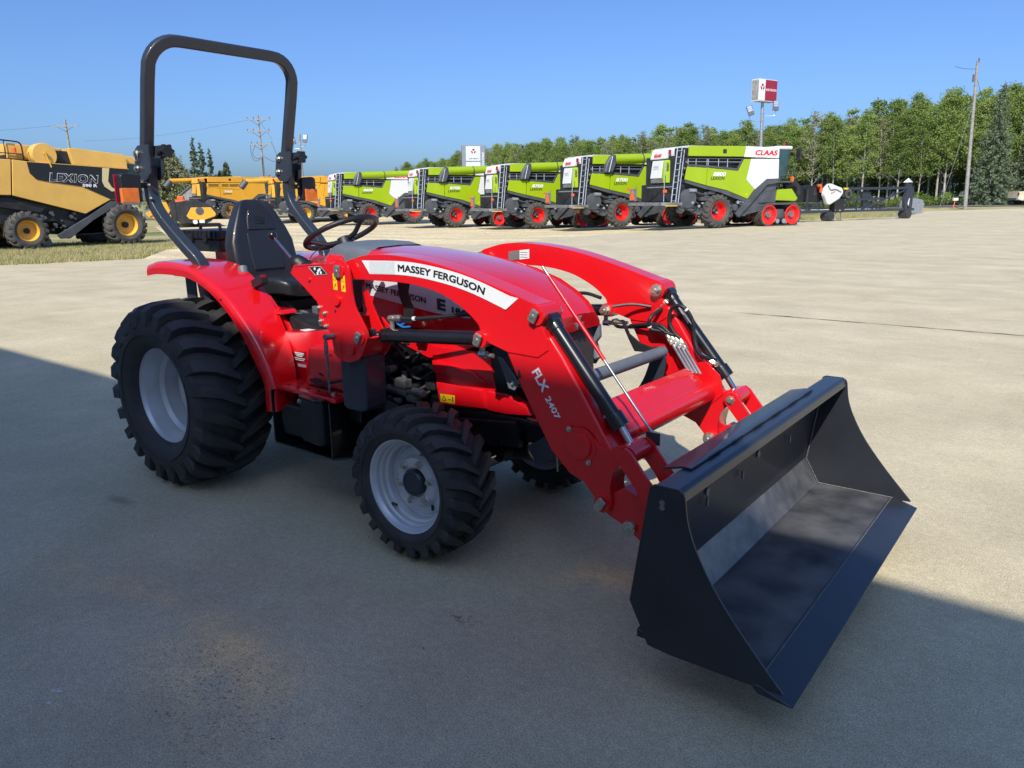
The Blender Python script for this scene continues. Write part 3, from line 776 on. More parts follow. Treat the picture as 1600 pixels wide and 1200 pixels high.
TK = thing('pickup_truck', 'dusty tan pickup truck on the road cut off by the right edge', 'pickup truck', (*ts(52.7, 80), gz(*ts(52.7, 80)) + .003), math.atan2(RH.y, RH.x))
bm = bmesh.new(); arch = [(.75 + .52 * cos(a), .42 + .52 * sin(a)) for a in [pi * k / 10 for k in range(11)]]
prism(bm, [(-.35, .55), (-.35, 1.36), (1.95, 1.38), (1.95, .42)] + arch, 'y', -.95, .95, .04); obj('cargo_bed', bm, 'truck', TK)
bm = bmesh.new(); arch2 = [(4.35 + .52 * cos(a), .42 + .52 * sin(a)) for a in [pi * k / 10 for k in range(11)]]
prism(bm, [(1.97, .42), (1.97, 1.32), (3.7, 1.32), (5.3, 1.15), (5.4, .5), (4.87, .42)] + arch2[1:], 'y', -.95, .95, .06); obj('body', bm, 'truck', TK)
bm = bmesh.new(); prism(bm, [(2.0, 1.32), (2.12, 1.9), (3.1, 1.92), (3.75, 1.32)], 'y', -.82, .82, .08); obj('cab', bm, 'truck', TK)
for s in (-1, 1):
    bm = bmesh.new(); prism(bm, [(2.12, 1.36), (2.2, 1.8), (3.05, 1.82), (3.5, 1.36)], 'y', s * .83 - .01, s * .83 + .01, 0); obj('window', bm, 'glass', TK)
    for xx in (.75, 4.35):
        bm = bmesh.new(); cyl(bm, (xx, s * .70, .41), (xx, s * .94, .41), .41, n=26, bev=.03); w = obj('wheel', bm, 'rubber_dusty', TK)
        bm = bmesh.new(); cyl(bm, (xx, s * .93, .41), (xx, s * .955, .41), .29, n=24); obj('rim', bm, 'signlight', w)
        bm = bmesh.new()
        for k in range(6): a = k * pi / 3; cyl(bm, (xx + .17 * cos(a), s * .95, .41 + .17 * sin(a)), (xx + .17 * cos(a), s * .96, .41 + .17 * sin(a)), .05, n=8)
        obj('rim_hole', bm, 'cdark', w)
bm = bmesh.new(); box(bm, (-.5, -.9, .5), (-.32, .9, .72), .03); obj('bumper', bm, 'steel', TK)
bm = bmesh.new(); box(bm, (-.37, -.96, .95), (-.3, -.8, 1.25), .01); obj('tail_light', bm, 'redlens', TK)
bm = bmesh.new(); cyl(bm, (-.35, 0, .5), (-1.5, 0, .42), .05, n=6); obj('hitch_bar', bm, 'cdark', TK)

hp = thing('metal_bin', 'galvanised sheet metal bin with sloping sides right of the header frame', 'bin', (*ts(33.0, 63.0), 0), math.atan2(RH.y, RH.x) + .35)
hp.scale = (.72, .7, .72)
bm = bmesh.new(); prism(bm, [(-.95, .05), (-1.1, 1.0), (-.75, 1.75), (.7, 1.55), (1.05, 1.0), (.6, .05)], 'y', -.8, .8, .03); obj('bin_body', bm, 'galv', hp)
bm = bmesh.new()
for s in (-.8, .8):
    box(bm, (-.9, s - .04, 0), (.55, s + .04, .1))
obj('skid', bm, 'galv', hp)

# left background: conifers, broadleaf trees, shed, flags, far implements
random.seed(33)
BLM = [aspen(9.5, 2.4, 1.0, 60, 46, leaf=.2, m_='aspen_dry') for _ in range(2)]
DSP = spruce(11.5, 1.7, dead=.62, needle=.2); GSP = spruce(8.5, 2.2, needle=.22)
def at_u(u, D):
    t = (u - 800) / 1195.0 * D; return ts(t, D)
for u, D, s, k, lab in ((303, 118, 1.0, 0, 'bare topped spruce, leftmost of the three behind the far yellow combine'), (314, 118, .93, 0, 'bare topped spruce between two others behind the far yellow combine'), (327, 118, .85, 0, 'bare topped spruce, rightmost of the close trio behind the far yellow combine'),
                        (341, 120, .78, 1, 'small dark spruce right of the bare topped trio'), (351, 122, .95, 1, 'small pointed spruce at the right end of the far left tree line')):
    x, y = at_u(u + 12, D); plant_tree('spruce_tree', x, y, gz(x, y), s, u, lab, 'tree', None, (DSP, GSP)[k])
for i, (u, s, D) in enumerate(((248, .86, 115), (259, .98, 116), (268, .9, 118), (278, .95, 116), (289, .84, 117), (300, .66, 114), (312, .6, 116), (324, .55, 116), (336, .55, 120), (347, .62, 124), (358, .55, 126), (368, .5, 128), (378, .42, 128), (240, .8, 118))):
    x, y = at_u(u, D); plant_tree('broadleaf_tree', x, y, gz(x, y), s, i * 1.3, 'round grey-green tree in the far row left of the power pole', 'tree', 'trees of the far row at left', BLM[i % 2])
for i, (u, s, D) in enumerate(((592, .5, 150), (632, .48, 152), (640, .5, 150), (618, .42, 150), (563, .36, 150), (700, .72, 170), (712, .62, 176), (722, .7, 172), (680, .6, 150))):
    x, y = at_u(u, D); plant_tree('small_tree', x, y, gz(x, y), s, i * 2.1, 'small loose crowned tree showing above the far green combines', 'tree', 'small trees beyond the green combines', ASP[5 + i % 2] if i % 3 else BLM[i % 2])
x, y = at_u(313, 104)
sh = thing('farm_shed', 'small weathered grey wooden shed with pitched roof beyond the yellow header', 'shed', (x, y, gz(x, y)), .9)
bm = bmesh.new(); prism(bm, [(-1.8, 0), (1.8, 0), (1.8, 2.4), (0, 3.8), (-1.8, 2.4)], 'y', -2.5, 2.5, 0); obj('wall', bm, 'bpost', sh)
bm = bmesh.new(); prism(bm, [(-2.0, 2.3), (0, 3.85), (2.0, 2.3), (2.0, 2.42), (0, 3.99), (-2.0, 2.42)], 'y', -2.7, 2.7, 0); obj('roof', bm, 'cmid', sh)
bm = bmesh.new(); box(bm, (-.5, -2.53, .9), (.5, -2.5, 1.7)); obj('window', bm, 'cdark', sh)
for u, D, h, lab in ((252.5, 75, 5.4, 'tall thin pink pole left of the far yellow header'), (256, 74, 2.3, 'short pole flying a small pink flag behind the yellow header')):
    x, y = at_u(u, D); f = thing('flag_pole', lab, 'flag pole', (x, y, gz(x, y)), 0.9)
    bm = bmesh.new(); cyl(bm, (0, 0, -.1), (-.1, 0, h), .05, .035, n=6); obj('pole', bm, 'cwhite' if h > 3 else 'orangep', f)
    bm = bmesh.new(); prism(bm, [(-.05, 2.0), (-.75, 1.75), (-.6, 1.35), (-.05, 1.6)], 'y', -.01, .01, 0); obj('flag', bm, 'orangep', f)
x, y = at_u(289, 88)
im = thing('farm_implement', 'small orange and white implement parked far behind the yellow header', 'farm implement', (x, y, gz(x, y)), .9)
bm = bmesh.new(); box(bm, (-.6, -.5, .7), (.6, .5, 1.9), .1); box(bm, (-.35, -.4, 1.9), (.3, .4, 2.3), .08); obj('hopper', bm, 'orangep', im)
bm = bmesh.new(); box(bm, (-4, -.1, .75), (4, .1, .9)); 
for k in range(9): box(bm, (-4 + k, -.5, .2), (-3.9 + k, -.4, 1.4))
obj('frame', bm, 'cmid', im)
bm = bmesh.new(); cyl(bm, (1.2, -.5, 1.0), (1.2, .6, 1.0), .55, n=16, bev=.1); obj('tank', bm, 'cwhite', im)
bm = bmesh.new()
for xx in (-.5, .7): cyl(bm, (xx, -.9, .35), (xx, -.6, .35), .4, n=16); cyl(bm, (xx, .6, .35), (xx, .9, .35), .4, n=16)
obj('wheels', bm, 'rubber', im)

# ================================================================ TYRES
def tyre(bm, c, y0, y1, Rr, R, h, nl, skew, wl=0.42, n=64, fwd=1, two=True):
    """lugged tyre; y0 = outer face, y1 = inner face, R = carcass tread radius, h = lug height"""
    w = y1 - y0; d = R - Rr
    pr = [(Rr - .004, .13), (Rr + .1 * d, .045), (Rr + .3 * d, .0), (Rr + .37 * d, -.006), (Rr + .375 * d, -.022), (Rr + .405 * d, -.022), (Rr + .41 * d, -.010), (Rr + .55 * d, -.015), (Rr + .74 * d, .02), (Rr + .90 * d, .10), (R, .25), (R * 1.006, .5)]
    prof = [(r, y0 + f * w) for r, f in pr] + [(r, y0 + (1 - f) * w) for r, f in pr[-2::-1]]
    lathe(bm, prof, c, n)
    pitch = 2 * pi / nl
    for side in (0, 1):
        for k in range(nl):
            a0 = pitch * (k + (.5 if side else 0))
            secs = []
            for t, fb, rb, ft, rt, ww in ((0, .54, R - .01, .53, R + h, .62), (.35, .38, R - .01, .38, R + h, .85), (.7, .22, R - .012, .22, R + h * .9, 1.0), (.9, .11, R - .05 * d, .075, R + h * .6, 1.12), (1.0, .035, R - .2 * d, -.005, R - .11 * d + h * .45, 1.15), (1.03, .0, R - .42 * d, -.022, R - .40 * d, 1.0)):
                a = a0 + fwd * skew * t
                hw = pitch * wl * .5 * ww
                fb2, ft2 = (fb, ft) if side == 0 else (1 - fb, 1 - ft)
                yb, yt = y0 + fb2 * w, y0 + ft2 * w
                P = []
                for (aa, rr, yy) in ((a - hw * 1.15, rb, yb), (a - hw * .88, rt, yt), (a + hw * .88, rt, yt), (a + hw * 1.15, rb, yb)):
                    P.append(bm.verts.new((c[0] + rr * cos(aa), yy, c[1] + rr * sin(aa))))
                secs.append(P)
            for A, B in zip(secs, secs[1:]):
                for i in range(3): bm.faces.new((A[i], A[i + 1], B[i + 1], B[i]))
            bm.faces.new(secs[0]); bm.faces.new(secs[-1][::-1])
    return bm

# ================================================================ COMBINES (x forward, right side at y = -1.65, origin at the rear wheel)
def wheel_c(parent, x, yo, yi, z, R, rimr, m_rim, name='wheel', nl=18, deep=.35):
    bm = bmesh.new(); tyre(bm, (x, z), yo, yi, rimr, R * .95, R * .05, nl, .33, .42, 40)
    o = obj(name, bm, 'rubber_dusty', parent)
    w = yi - yo; bm = bmesh.new()
    lathe(bm, [(rimr * 1.02, yo + .10 * w), (rimr * .97, yo + .08 * w), (rimr * .9, yo + .14 * w), (rimr * .84, yo + (.14 + deep) * w), (rimr * .5, yo + (.16 + deep) * w), (0, yo + (.16 + deep) * w)], (x, z), 36)
    r = obj('rim', bm, m_rim, o)
    bm = bmesh.new(); cyl(bm, (x, yo + (.16 + deep) * w, z), (x, yo + (.02 + deep) * w, z), rimr * .27, n=16, bev=.01); obj('hub', bm, 'cdark', r)
    return o

def track_c(parent, yo, yi, x0=2.72, x1=5.35, m_rim='cred'):
    """rubber track unit between two big wheels"""
    R = .55; xa, xb = x0 + R, x1 - R
    w = yi - yo; s = 1 if w > 0 else -1
    def outline(r):
        P = [(xa + r * cos(a), .57 + r * sin(a)) for a in [pi / 2 + pi * k / 14 for k in range(15)]]
        P += [(xb + r * cos(a), .57 + r * sin(a)) for a in [-pi / 2 + pi * k / 14 for k in range(15)]]
        return P
    tr = bmesh.new(); O, I = outline(.57), outline(.515); n = len(O)
    V = [[tr.verts.new((p[0], y, p[1])) for p in L_] for y in (yo, yi) for L_ in (O, I)]
    for i in range(n):
        j = (i + 1) % n
        tr.faces.new((V[0][i], V[0][j], V[2][j], V[2][i])); tr.faces.new((V[1][i], V[1][j], V[3][j], V[3][i]))
        tr.faces.new((V[0][i], V[0][j], V[1][j], V[1][i])); tr.faces.new((V[2][i], V[2][j], V[3][j], V[3][i]))
    # chevron bars
    L_ = 2 * (xb - xa) + 2 * pi * .57; nb = 34
    def at(u):
        u %= L_; a = xb - xa
        if u < a: return (xa + u, .57 + .57, 0, 1)
        u -= a
        if u < pi * .57: t = pi / 2 - u / .57; return (xb + .57 * cos(t), .57 + .57 * sin(t), cos(t), sin(t))
        u -= pi * .57
        if u < a: return (xb - u, 0.0, 0, -1)
        u -= a; t = -pi / 2 - u / .57; return (xa + .57 * cos(t), .57 + .57 * sin(t), cos(t), sin(t))
    for k in range(nb):
        for side in (0, 1):
            secs = []
            for t in (0, .5, 1):
                u0 = L_ * (k + .5 * side) / nb + t * .26
                y = yo + w * (.5 + (t * .5 if side else -t * .5))
                P = []
                for du, hh in ((-.055, -.01), (-.04, .045), (.04, .045), (.055, -.01)):
                    X, Z, nx, nz = at(u0 + du); P.append(tr.verts.new((X + nx * hh, y, Z + nz * hh)))
                secs.append(P)
            for A, B in zip(secs, secs[1:]):
                for i in range(3): tr.faces.new((A[i], A[i + 1], B[i + 1], B[i]))
            tr.faces.new(secs[0]); tr.faces.new(secs[-1])
    o = obj('rubber_track', tr, 'rubber_dusty', parent)
    for X in (xa, xb):
        b = bmesh.new(); lathe(b, [(.50, yo + .02 * w), (.46, yo + .0 * w), (.43, yo + .05 * w), (.38, yo + .3 * w), (.17, yo + .34 * w), (0, yo + .34 * w)], (X, .57), 32)
        r = obj('track_wheel', b, m_rim, o)
        b = bmesh.new(); cyl(b, (X, yo + .34 * w, .57), (X, yo + .1 * w, .57), .16, .13, n=18, bev=.01); obj('hub', b, 'cmid', r)
    for X in (4.04 - .21, 4.04 + .21):
        b = bmesh.new(); cyl(b, (X, yo + .03 * w, .26), (X, yo + .5 * w, .26), .18, n=20, bev=.02); r = obj('track_roller', b, 'cdark', o)
        b = bmesh.new(); cyl(b, (X, yo + .0 * w, .26), (X, yo + .04 * w, .26), .12, n=16); obj('hub', b, 'calu', r)
    b = bmesh.new(); prism(b, [(3.62, .4), (3.75, .86), (4.3, .86), (4.5, .4), (4.3, .36), (3.9, .36)], 'y', yo + .2 * w, yo + .6 * w, .03); obj('track_frame', b, 'cgrey', o)
    return o

def P2(bm, pts, y, th, bev=.012): return prism(bm, pts, 'y', y - th / 2, y + th / 2, bev)

def combine(label, loc, head, paint='lime', auger=True, tracks=True, number='8700', group=None, cab_white='cwhite', style=0, rimm='cred', name='combine_harvester'):
    loc = (loc[0] - 1.65 * sin(head), loc[1] + 1.65 * cos(head), loc[2])
    T = thing(name, label, 'combine harvester', loc, head, group)
    Y = -1.65
    # dark inner works
    bm = bmesh.new(); prism(bm, [(-2.3, 1.25), (-2.3, 3.5), (3.55, 3.45), (3.55, 1.2), (1.9, .75), (.9, .85), (-.2, 1.75), (-1.4, 1.3)], 'y', -1.42, 1.42, .03); obj('inner_body', bm, 'cdark', T)
    random.seed(hash(number) % 1000 if False else 4)
    bm = bmesh.new()
    for k in range(26):
        x = random.uniform(-2.3, 1.9); z = random.uniform(.75, 1.7) if x < .8 else random.uniform(.5, 1.1); s = random.uniform(.06, .2)
        if random.random() < .5: cyl(bm, (x, -1.55, z), (x, -1.3, z), s, n=12, bev=.01)
        else: box(bm, (x, -1.58, z), (x + s * 3, -1.3, z + s * 1.1), .01)
    for k in range(7):
        x = random.uniform(-2.1, .5); z = random.uniform(1.0, 1.9); cyl(bm, (x, -1.56, z), (x + random.uniform(.3, .9), -1.56, z - random.uniform(-.1, .5)), .03, n=6)
    obj('drive_parts', bm, 'cgrey', T)
    bm = bmesh.new()
    for k in range(14):
        x = random.uniform(-1.7, 1.7); z = random.uniform(.7, 1.3); cyl(bm, (x, -1.62, z), (x + .02, -1.5, z), random.uniform(.04, .09), n=10)
    cyl(bm, (-1.75, -1.6, 1.85), (-1.35, -1.6, 1.83), .09, n=10)
    obj('bright_fittings', bm, 'calu', T)
    bm = bmesh.new(); cyl(bm, (-1.75, -1.6, 1.45), (-1.75, -1.2, 1.45), .46, n=24, bev=.03); obj('chopper_drum', bm, 'cgrey', T)
    # lower feeder side panels
    bm = bmesh.new(); P2(bm, [(1.5, .55), (3.72, .95), (3.72, 2.25), (3.0, 2.3), (2.1, 1.4), (1.2, .7)], Y + .12, .06); o = obj('lower_side_panel', bm, 'cgrey', T)
    bm = bmesh.new(); P2(bm, [(2.6, 1.2), (3.68, 1.2), (3.68, 1.75), (3.1, 1.75), (2.8, 1.5)], Y + .05, .06); obj('service_box', bm, 'cgrey', T)
    # side panels
    for s in (1, -1):
        y = Y * s
        bm = bmesh.new(); P2(bm, [(-1.97, 2.96), (-.78, 2.91), (-.82, 2.08), (-2.09, 2.36)], y, .07, .02); a = obj('side_panel', bm, paint, T)
        bm = bmesh.new(); P2(bm, [(-.75, 2.91), (1.13, 2.77), (1.47, 3.35), (1.88, 3.35), (1.65, 2.33), (2.22, 1.88), (1.8, 1.4), (.48, 1.83), (-.79, 2.07)], y, .07, .02); b = obj('side_panel', bm, paint, T)
        if s == 1:
            sp = b
            bm = bmesh.new(); cyl(bm, (1.72, y - .05, 1.62), (1.72, y - .03, 1.62), .05, n=8); obj('latch', bm, 'yellow', b)
        bm = bmesh.new(); P2(bm, [(1.9, 3.36), (3.69, 3.37), (3.74, 2.4), (2.96, 2.37), (2.24, 1.86), (1.67, 2.33)], y, .07, .02); obj('front_side_panel', bm, cab_white, T)
        bm = bmesh.new(); P2(bm, [(-2.1, 2.34), (-.8, 2.05), (.5, 1.81), (1.8, 1.38), (1.72, 1.26), (.95, 1.45), (.1, 1.72), (-.6, 1.86), (-.85, 1.9), (-2.05, 2.2)], y, .05, .01); obj('lower_trim', bm, 'cgrey', T)
        bm = bmesh.new(); P2(bm, [(3.74, 2.38), (2.96, 2.35), (2.24, 1.84), (1.8, 1.36), (1.08, .68), (1.3, .5), (2.05, 1.16), (3.02, 2.1), (3.74, 2.18)], y * .99, .12, .02); obj('diagonal_beam', bm, 'cgrey', T)
        if style == 1:
            bm = bmesh.new(); P2(bm, [(-2.0, 2.98), (-.77, 2.93), (-.77, 3.40), (-2.0, 3.36)], y, .07, .02); P2(bm, [(-.74, 2.93), (1.13, 2.79), (1.46, 3.37), (1.42, 3.42), (-.74, 3.40)], y, .07, .02); us = obj('upper_side_panel', bm, paint, T)
            bm = bmesh.new()
            for xa, xb in ((-1.85, -.9), (-.6, .05), (.15, .95)):
                for zz in (3.08, 3.2): box(bm, (xa, y - .045 if s == 1 else y + .035, zz), (xb + (.12 if xb > .5 and zz > 3.1 else 0), y - .035 if s == 1 else y + .045, zz + .075))
            obj('vent_slot', bm, 'cdark', us)
        # rail gallery
        if style == 0:
            bm = bmesh.new(); P2(bm, [(-1.95, 2.98), (-.76, 2.93), (1.11, 2.79), (1.46, 3.36), (1.36, 3.36), (1.06, 2.9), (-.76, 3.03), (-1.95, 3.08)], y, .05, .008); P2(bm, [(-1.95, 3.36), (1.4, 3.38), (1.4, 3.34), (-1.95, 3.32)], y, .05, .006)
            gal = obj('gallery_frame', bm, 'cgrey', T)
            bm = bmesh.new()
            for xx in (-1.92, -1.45, -.8, -.72, -.1, .45): cyl(bm, (xx, y, 2.9), (xx, y, 3.36), .022, n=5)
            cyl(bm, (-1.9, y, 3.2), (1.25, y, 3.2), .02, n=5)
            obj('gallery_rail', bm, 'calu', gal)
        # grain tank flanks
        bm = bmesh.new(); prism(bm, [(-1.88, 3.45), (-1.86, 3.93), (1.53, 3.97), (1.42, 3.45)], 'y', y - .03, y + .12 * s, .04) if s == 1 else prism(bm, [(-1.88, 3.45), (-1.86, 3.93), (1.53, 3.97), (1.42, 3.45)], 'y', y - .12, y + .03, .04)
        tk = obj('grain_tank_side', bm, paint, T)
        bm = bmesh.new(); prism(bm, [(1.46, 3.44), (1.57, 3.97), (3.69, 3.92), (3.69, 3.4)], 'y', min(y - .03 * s, y + .12 * s), max(y - .03 * s, y + .12 * s), .03); fs_ = obj('upper_front_panel', bm, cab_white, T)
        if s == 1:
            bm = bmesh.new(); box(bm, (.12, y - .04, 3.6), (.34, y - .028, 3.8), .01); obj('hatch_handle', bm, 'cdark', tk)
            if style == 0:
                b = put_text('CLAAS', (2.1, y - .032, 3.53), (1, 0, 0), (0, 0, 1), 1.42, .26, fat=.07, shear=.25); obj('lettering', b, 'credl', fs_)
    # roof
    bm = bmesh.new(); box(bm, (-1.8, -1.5, 3.8), (3.6, 1.5, 3.96), .05); obj('roof_cover', bm, paint if style else 'cwhite', T)
    # numbers
    y = Y - .037
    b = put_text(number, (-.42, y, 2.52), (1, 0, 0), (0, 0, 1), .76, .19, fat=.05, shear=.2, space=1.0); obj('number', b, 'whitel', sp)
    b = put_text('LEXION', (-.55, y, 2.33), (1, 0, 0), (0, 0, 1), .82, .16, fat=.04, shear=.2); obj('lettering', b, 'dletter', sp)
    # rear hood
    zb, zt = 2.2, 3.32
    pl_ = [(-2.62, -.45), (-2.62, .45), (-2.25, .92), (-1.6, .92), (-1.6, -.92), (-2.25, -.92)]
    bm = bmesh.new(); prism(bm, pl_, 'z', zb, zt, .06, 3)
    for v in bm.verts:
        if v.co.x < -2.0: v.co.x += (0.12 if v.co.z > 3.2 else 0.0) + (.1 if v.co.z < 2.3 else 0)
    hood = obj('rear_hood', bm, paint, T)
    bm = bmesh.new(); prism(bm, [(-.47, 2.45), (.47, 2.45), (.44, 3.3), (-.44, 3.3)], 'x', -2.66, -2.60, .015)
    for v in bm.verts:
        if v.co.z > 3.2: v.co.x += .10
    hp_ = obj('hood_panel', bm, cab_white, hood)
    bm = bmesh.new(); prism(bm, [(-.45, 2.22), (.45, 2.22), (.47, 2.42), (-.47, 2.42)], 'x', -2.63, -2.5, .015); obj('hood_grille', bm, 'cmid', hood)
    if style == 0:
        b = put_text('LEXION', (-2.675, .2, 2.95), (0, -1, 0), (.1, 0, 1), .42, .09, bold=.02, shear=.2); obj('lettering', b, 'cmid', hp_)
        bm = bmesh.new()
        for zz in (2.95, 3.12):
            cyl(bm, (-2.43, -.7, zz), (-2.46, -.74, zz), .06, n=8)
        obj('vent_symbol', bm, 'cgrey', hood)
    # engine cover at the top rear
    bm = bmesh.new(); prism(bm, [(-2.55, 3.36), (-2.4, 3.84), (-1.7, 3.9), (-1.6, 3.36)], 'y', -.55, .75, .08, 3); ec = obj('engine_cover', bm, cab_white, T)
    if style == 0:
        b = put_text('CLAAS', (-2.535, .38, 3.48), (0, -1, 0), (.3, 0, 1), .62, .16, bold=.07, shear=.2); bmesh.ops.translate(b, verts=b.verts, vec=(-.02, 0, 0)); obj('lettering', b, 'credl', ec)
    bm = bmesh.new(); cyl(bm, (-2.35, -.72, 3.58), (-2.35, -.72, 3.8), .07, n=10, bev=.01); obj('beacon', bm, 'redlens', T)
    if style == 0:
        # radiator box and machinery behind the ladder
        bm = bmesh.new(); box(bm, (-2.25, -1.45, 2.0), (-1.75, -.95, 3.85), .03)
        for k in range(6): box(bm, (-2.15 + .05 * (k % 2), -1.52, 2.2 + k * .26), (-1.85, -1.44, 2.32 + k * .26), .01)
        obj('radiator_box', bm, 'cdark', T)
        bm = bmesh.new()
        for k in range(5): cyl(bm, (-2.2 + k * .1, -1.5, 2.3 + k * .3), (-2.2 + k * .1, -1.46, 2.3 + k * .3), .07, n=8)
        obj('cooler_fittings', bm, 'cmid', T)
        # ladder, leaning
        bm = bmesh.new()
        for xx in (0, .26):
            cyl(bm, (-2.72 + xx, -1.5, 1.2), (-2.42 + xx, -1.45, 3.85), .032, n=6)
        for k in range(9):
            f = (k + .5) / 9; xx = -2.72 + .3 * f
            cyl(bm, (xx, -1.5, 1.2 + 2.65 * f), (xx + .26, -1.5, 1.2 + 2.65 * f), .022, n=5)
        obj('ladder', bm, 'calu', T)
        bm = bmesh.new(); cyl(bm, (-2.32, -1.52, 1.25), (-2.05, -1.5, 3.75), .028, n=6); cyl(bm, (-2.95, -1.2, 1.3), (-2.85, -1.1, 3.2), .02, n=6); obj('ladder_handrail', bm, 'calu', T)
    # rear platform, lamp bar, triangle
    bm = bmesh.new(); prism(bm, [(-3.3, -1.5), (-3.3, 1.5), (-1.9, 1.5), (-1.9, -1.5), (-2.3, -1.66), (-3.0, -1.66)], 'z', 1.12, 1.28, .03); obj('rear_platform', bm, 'cmid', T)
    bm = bmesh.new(); box(bm, (-2.7, -1.0, 1.3), (-2.2, 1.2, 2.15), .04); obj('rear_chute', bm, 'cdark', T)
    bm = bmesh.new(); cyl(bm, (-3.2, -.1, 2.0), (-2.5, -1.4, 2.02), .03, n=6); obj('lamp_bar', bm, 'cmid', T)
    bm = bmesh.new(); cyl(bm, (-3.25, .9, 1.3), (-3.2, .9, 2.1), .03, n=6); obj('lamp_stay', bm, 'cmid', T)
    bm = bmesh.new(); box(bm, (-3.3, .75, 1.35), (-3.24, 1.35, 1.95), .01); obj('triangle_plate', bm, 'cmid', T)
    bm = bmesh.new(); prism(bm, [(.85, 1.42), (1.3, 1.42), (1.075, 1.88)], 'x', -3.33, -3.31, 0); obj('warning_triangle', bm, 'orangep', T)
    for yy, xx, zz in ((1.6, -3.2, 1.95), (-1.25, -2.9, 1.8)):
        bm = bmesh.new(); box(bm, (xx - .06, yy - .14, zz - .06), (xx, yy + .14, zz + .08), .02); obj('tail_light', bm, 'orangep', T)
    bm = bmesh.new(); prism(bm, [(-3.15, -1.64), (-2.7, -1.68), (-2.5, -1.72), (-3.0, -1.7)], 'z', 1.1, 1.13, 0); obj('step_edge', bm, 'yellow', T)
    bm = bmesh.new(); tube(bm, smooth([(-2.6, -1.5, 1.15), (-2.2, -1.72, 1.0), (-1.5, -1.72, 1.02), (-1.1, -1.55, 1.2)], 4), .025, n=5); obj('guard_rail', bm, 'cdark', T)
    # axle and wheels
    bm = bmesh.new(); cyl(bm, (0, -1.5, .8), (0, 1.5, .8), .14, n=10); box(bm, (-.25, -1.0, .6), (.3, 1.0, 1.3), .05); obj('rear_axle', bm, 'cdark', T)
    wheel_c(T, 0, -1.78, -1.02, .83, .83, .45, rimm, 'rear_wheel'); wheel_c(T, 0, 1.78, 1.02, .83, .83, .45, rimm, 'rear_wheel')
    if tracks:
        track_c(T, -1.72, -1.08, m_rim=rimm); track_c(T, 1.72, 1.08, m_rim=rimm)
    else:
        wheel_c(T, 3.75, -1.75, -.95, .98, .98, .5, rimm, 'front_wheel', 20, .3); wheel_c(T, 3.75, 1.75, .95, .98, .98, .5, rimm, 'front_wheel', 20, .3)
    # cab
    bm = bmesh.new(); prism(bm, [(3.7, 2.4), (3.7, 3.84), (4.5, 3.84), (4.28, 2.4)], 'y', -1.58, 1.58, .05); cb = obj('cab_glass', bm, 'glass', T)
    bm = bmesh.new()
    for yy in (-1.58, 1.58):
        cyl(bm, (4.47, yy, 3.84), (4.27, yy, 2.4), .04, n=6); cyl(bm, (3.72, yy, 3.84), (3.72, yy, 2.4), .05, n=6)
    obj('cab_pillar', bm, 'cdark', cb)
    bm = bmesh.new(); box(bm, (3.6, -1.62, 3.84), (4.62, 1.62, 4.02), .07); obj('cab_roof', bm, cab_white, T)
    bm = bmesh.new(); cyl(bm, (4.5, -1.1, 4.02), (4.5, -1.1, 4.2), .07, n=10); obj('beacon', bm, 'redlens', T)
    bm = bmesh.new(); tube(bm, [(4.6, -1.2, 3.95), (4.8, -1.75, 3.98), (4.85, -1.8, 3.85)], .03, n=5); box(bm, (4.78, -1.98, 3.3), (4.9, -1.68, 3.88), .04); obj('mirror', bm, 'cdark', T)
    bm = bmesh.new(); box(bm, (3.7, -1.7, 2.2), (4.7, -1.0, 2.28)); 
    for xx in (3.8, 4.65): cyl(bm, (xx, -1.68, 2.25), (xx, -1.68, 2.95), .022, n=5)
    cyl(bm, (3.8, -1.68, 2.6), (4.65, -1.68, 2.6), .02, n=5); obj('cab_platform', bm, 'cgrey', T)
    bm = bmesh.new(); box(bm, (4.60, -1.72, 2.25), (4.72, -1.60, 2.5), .02); obj('side_marker_lamp', bm, 'orangep', T)
    bm = bmesh.new(); prism(bm, [(3.6, 1.2), (3.6, 2.1), (5.6, 1.5), (5.7, .8), (5.4, .7)], 'y', -.8, .8, .04); obj('feeder_house', bm, 'cdark', T)
    bm = bmesh.new(); P2(bm, [(3.85, 1.3), (3.95, 1.85), (4.9, 1.9), (5.35, 1.4), (5.2, 1.25)], -1.2, .5, .04); obj('feeder_cover', bm, paint, T)
    bm = bmesh.new(); tube(bm, smooth([(4.6, -1.2, 2.0), (5.0, -1.3, 2.15), (5.35, -1.3, 2.0), (5.45, -1.3, 1.6)], 4), .16, n=8); obj('feeder_hose', bm, 'cdark', T)
    if auger and style == 1:
        bm = bmesh.new(); cyl(bm, (-4.3, 1.2, 3.62), (2.6, 1.3, 3.92), .21, n=20, bev=.02); au = obj('unloading_tube', bm, paint, T)
        bm = bmesh.new(); cyl(bm, (-4.25, 1.2, 3.64), (-4.75, 1.2, 3.05), .24, .27, n=16, bev=.03); obj('spout', bm, 'cgrey', au)
    elif auger:
        bm = bmesh.new(); cyl(bm, (-.55, -1.62, 3.72), (3.75, -1.45, 3.86), .27, n=22, bev=.02); au = obj('unloading_tube', bm, paint + 'd' if paint == 'lime' else paint, T)
        bm = bmesh.new(); cyl(bm, (1.3, -1.59, 3.78), (1.34, -1.59, 3.78), .285, n=22); obj('tube_band', bm, 'cgrey', au)
        bm = bmesh.new(); prism(bm, [(-1.28, 2.98), (-1.12, 3.55), (-.85, 3.92), (-.55, 3.98), (-.5, 3.5), (-.72, 3.0)], 'y', -1.9, -1.42, .09, 3)
        for k in range(4): pass
        sp_ = obj('spout', bm, 'cgrey', au)
        bm = bmesh.new(); cyl(bm, (-1.02, -1.92, 3.02), (-.8, -1.92, 3.85), .02, n=5); obj('spout_edge', bm, 'calu', sp_)
    return T

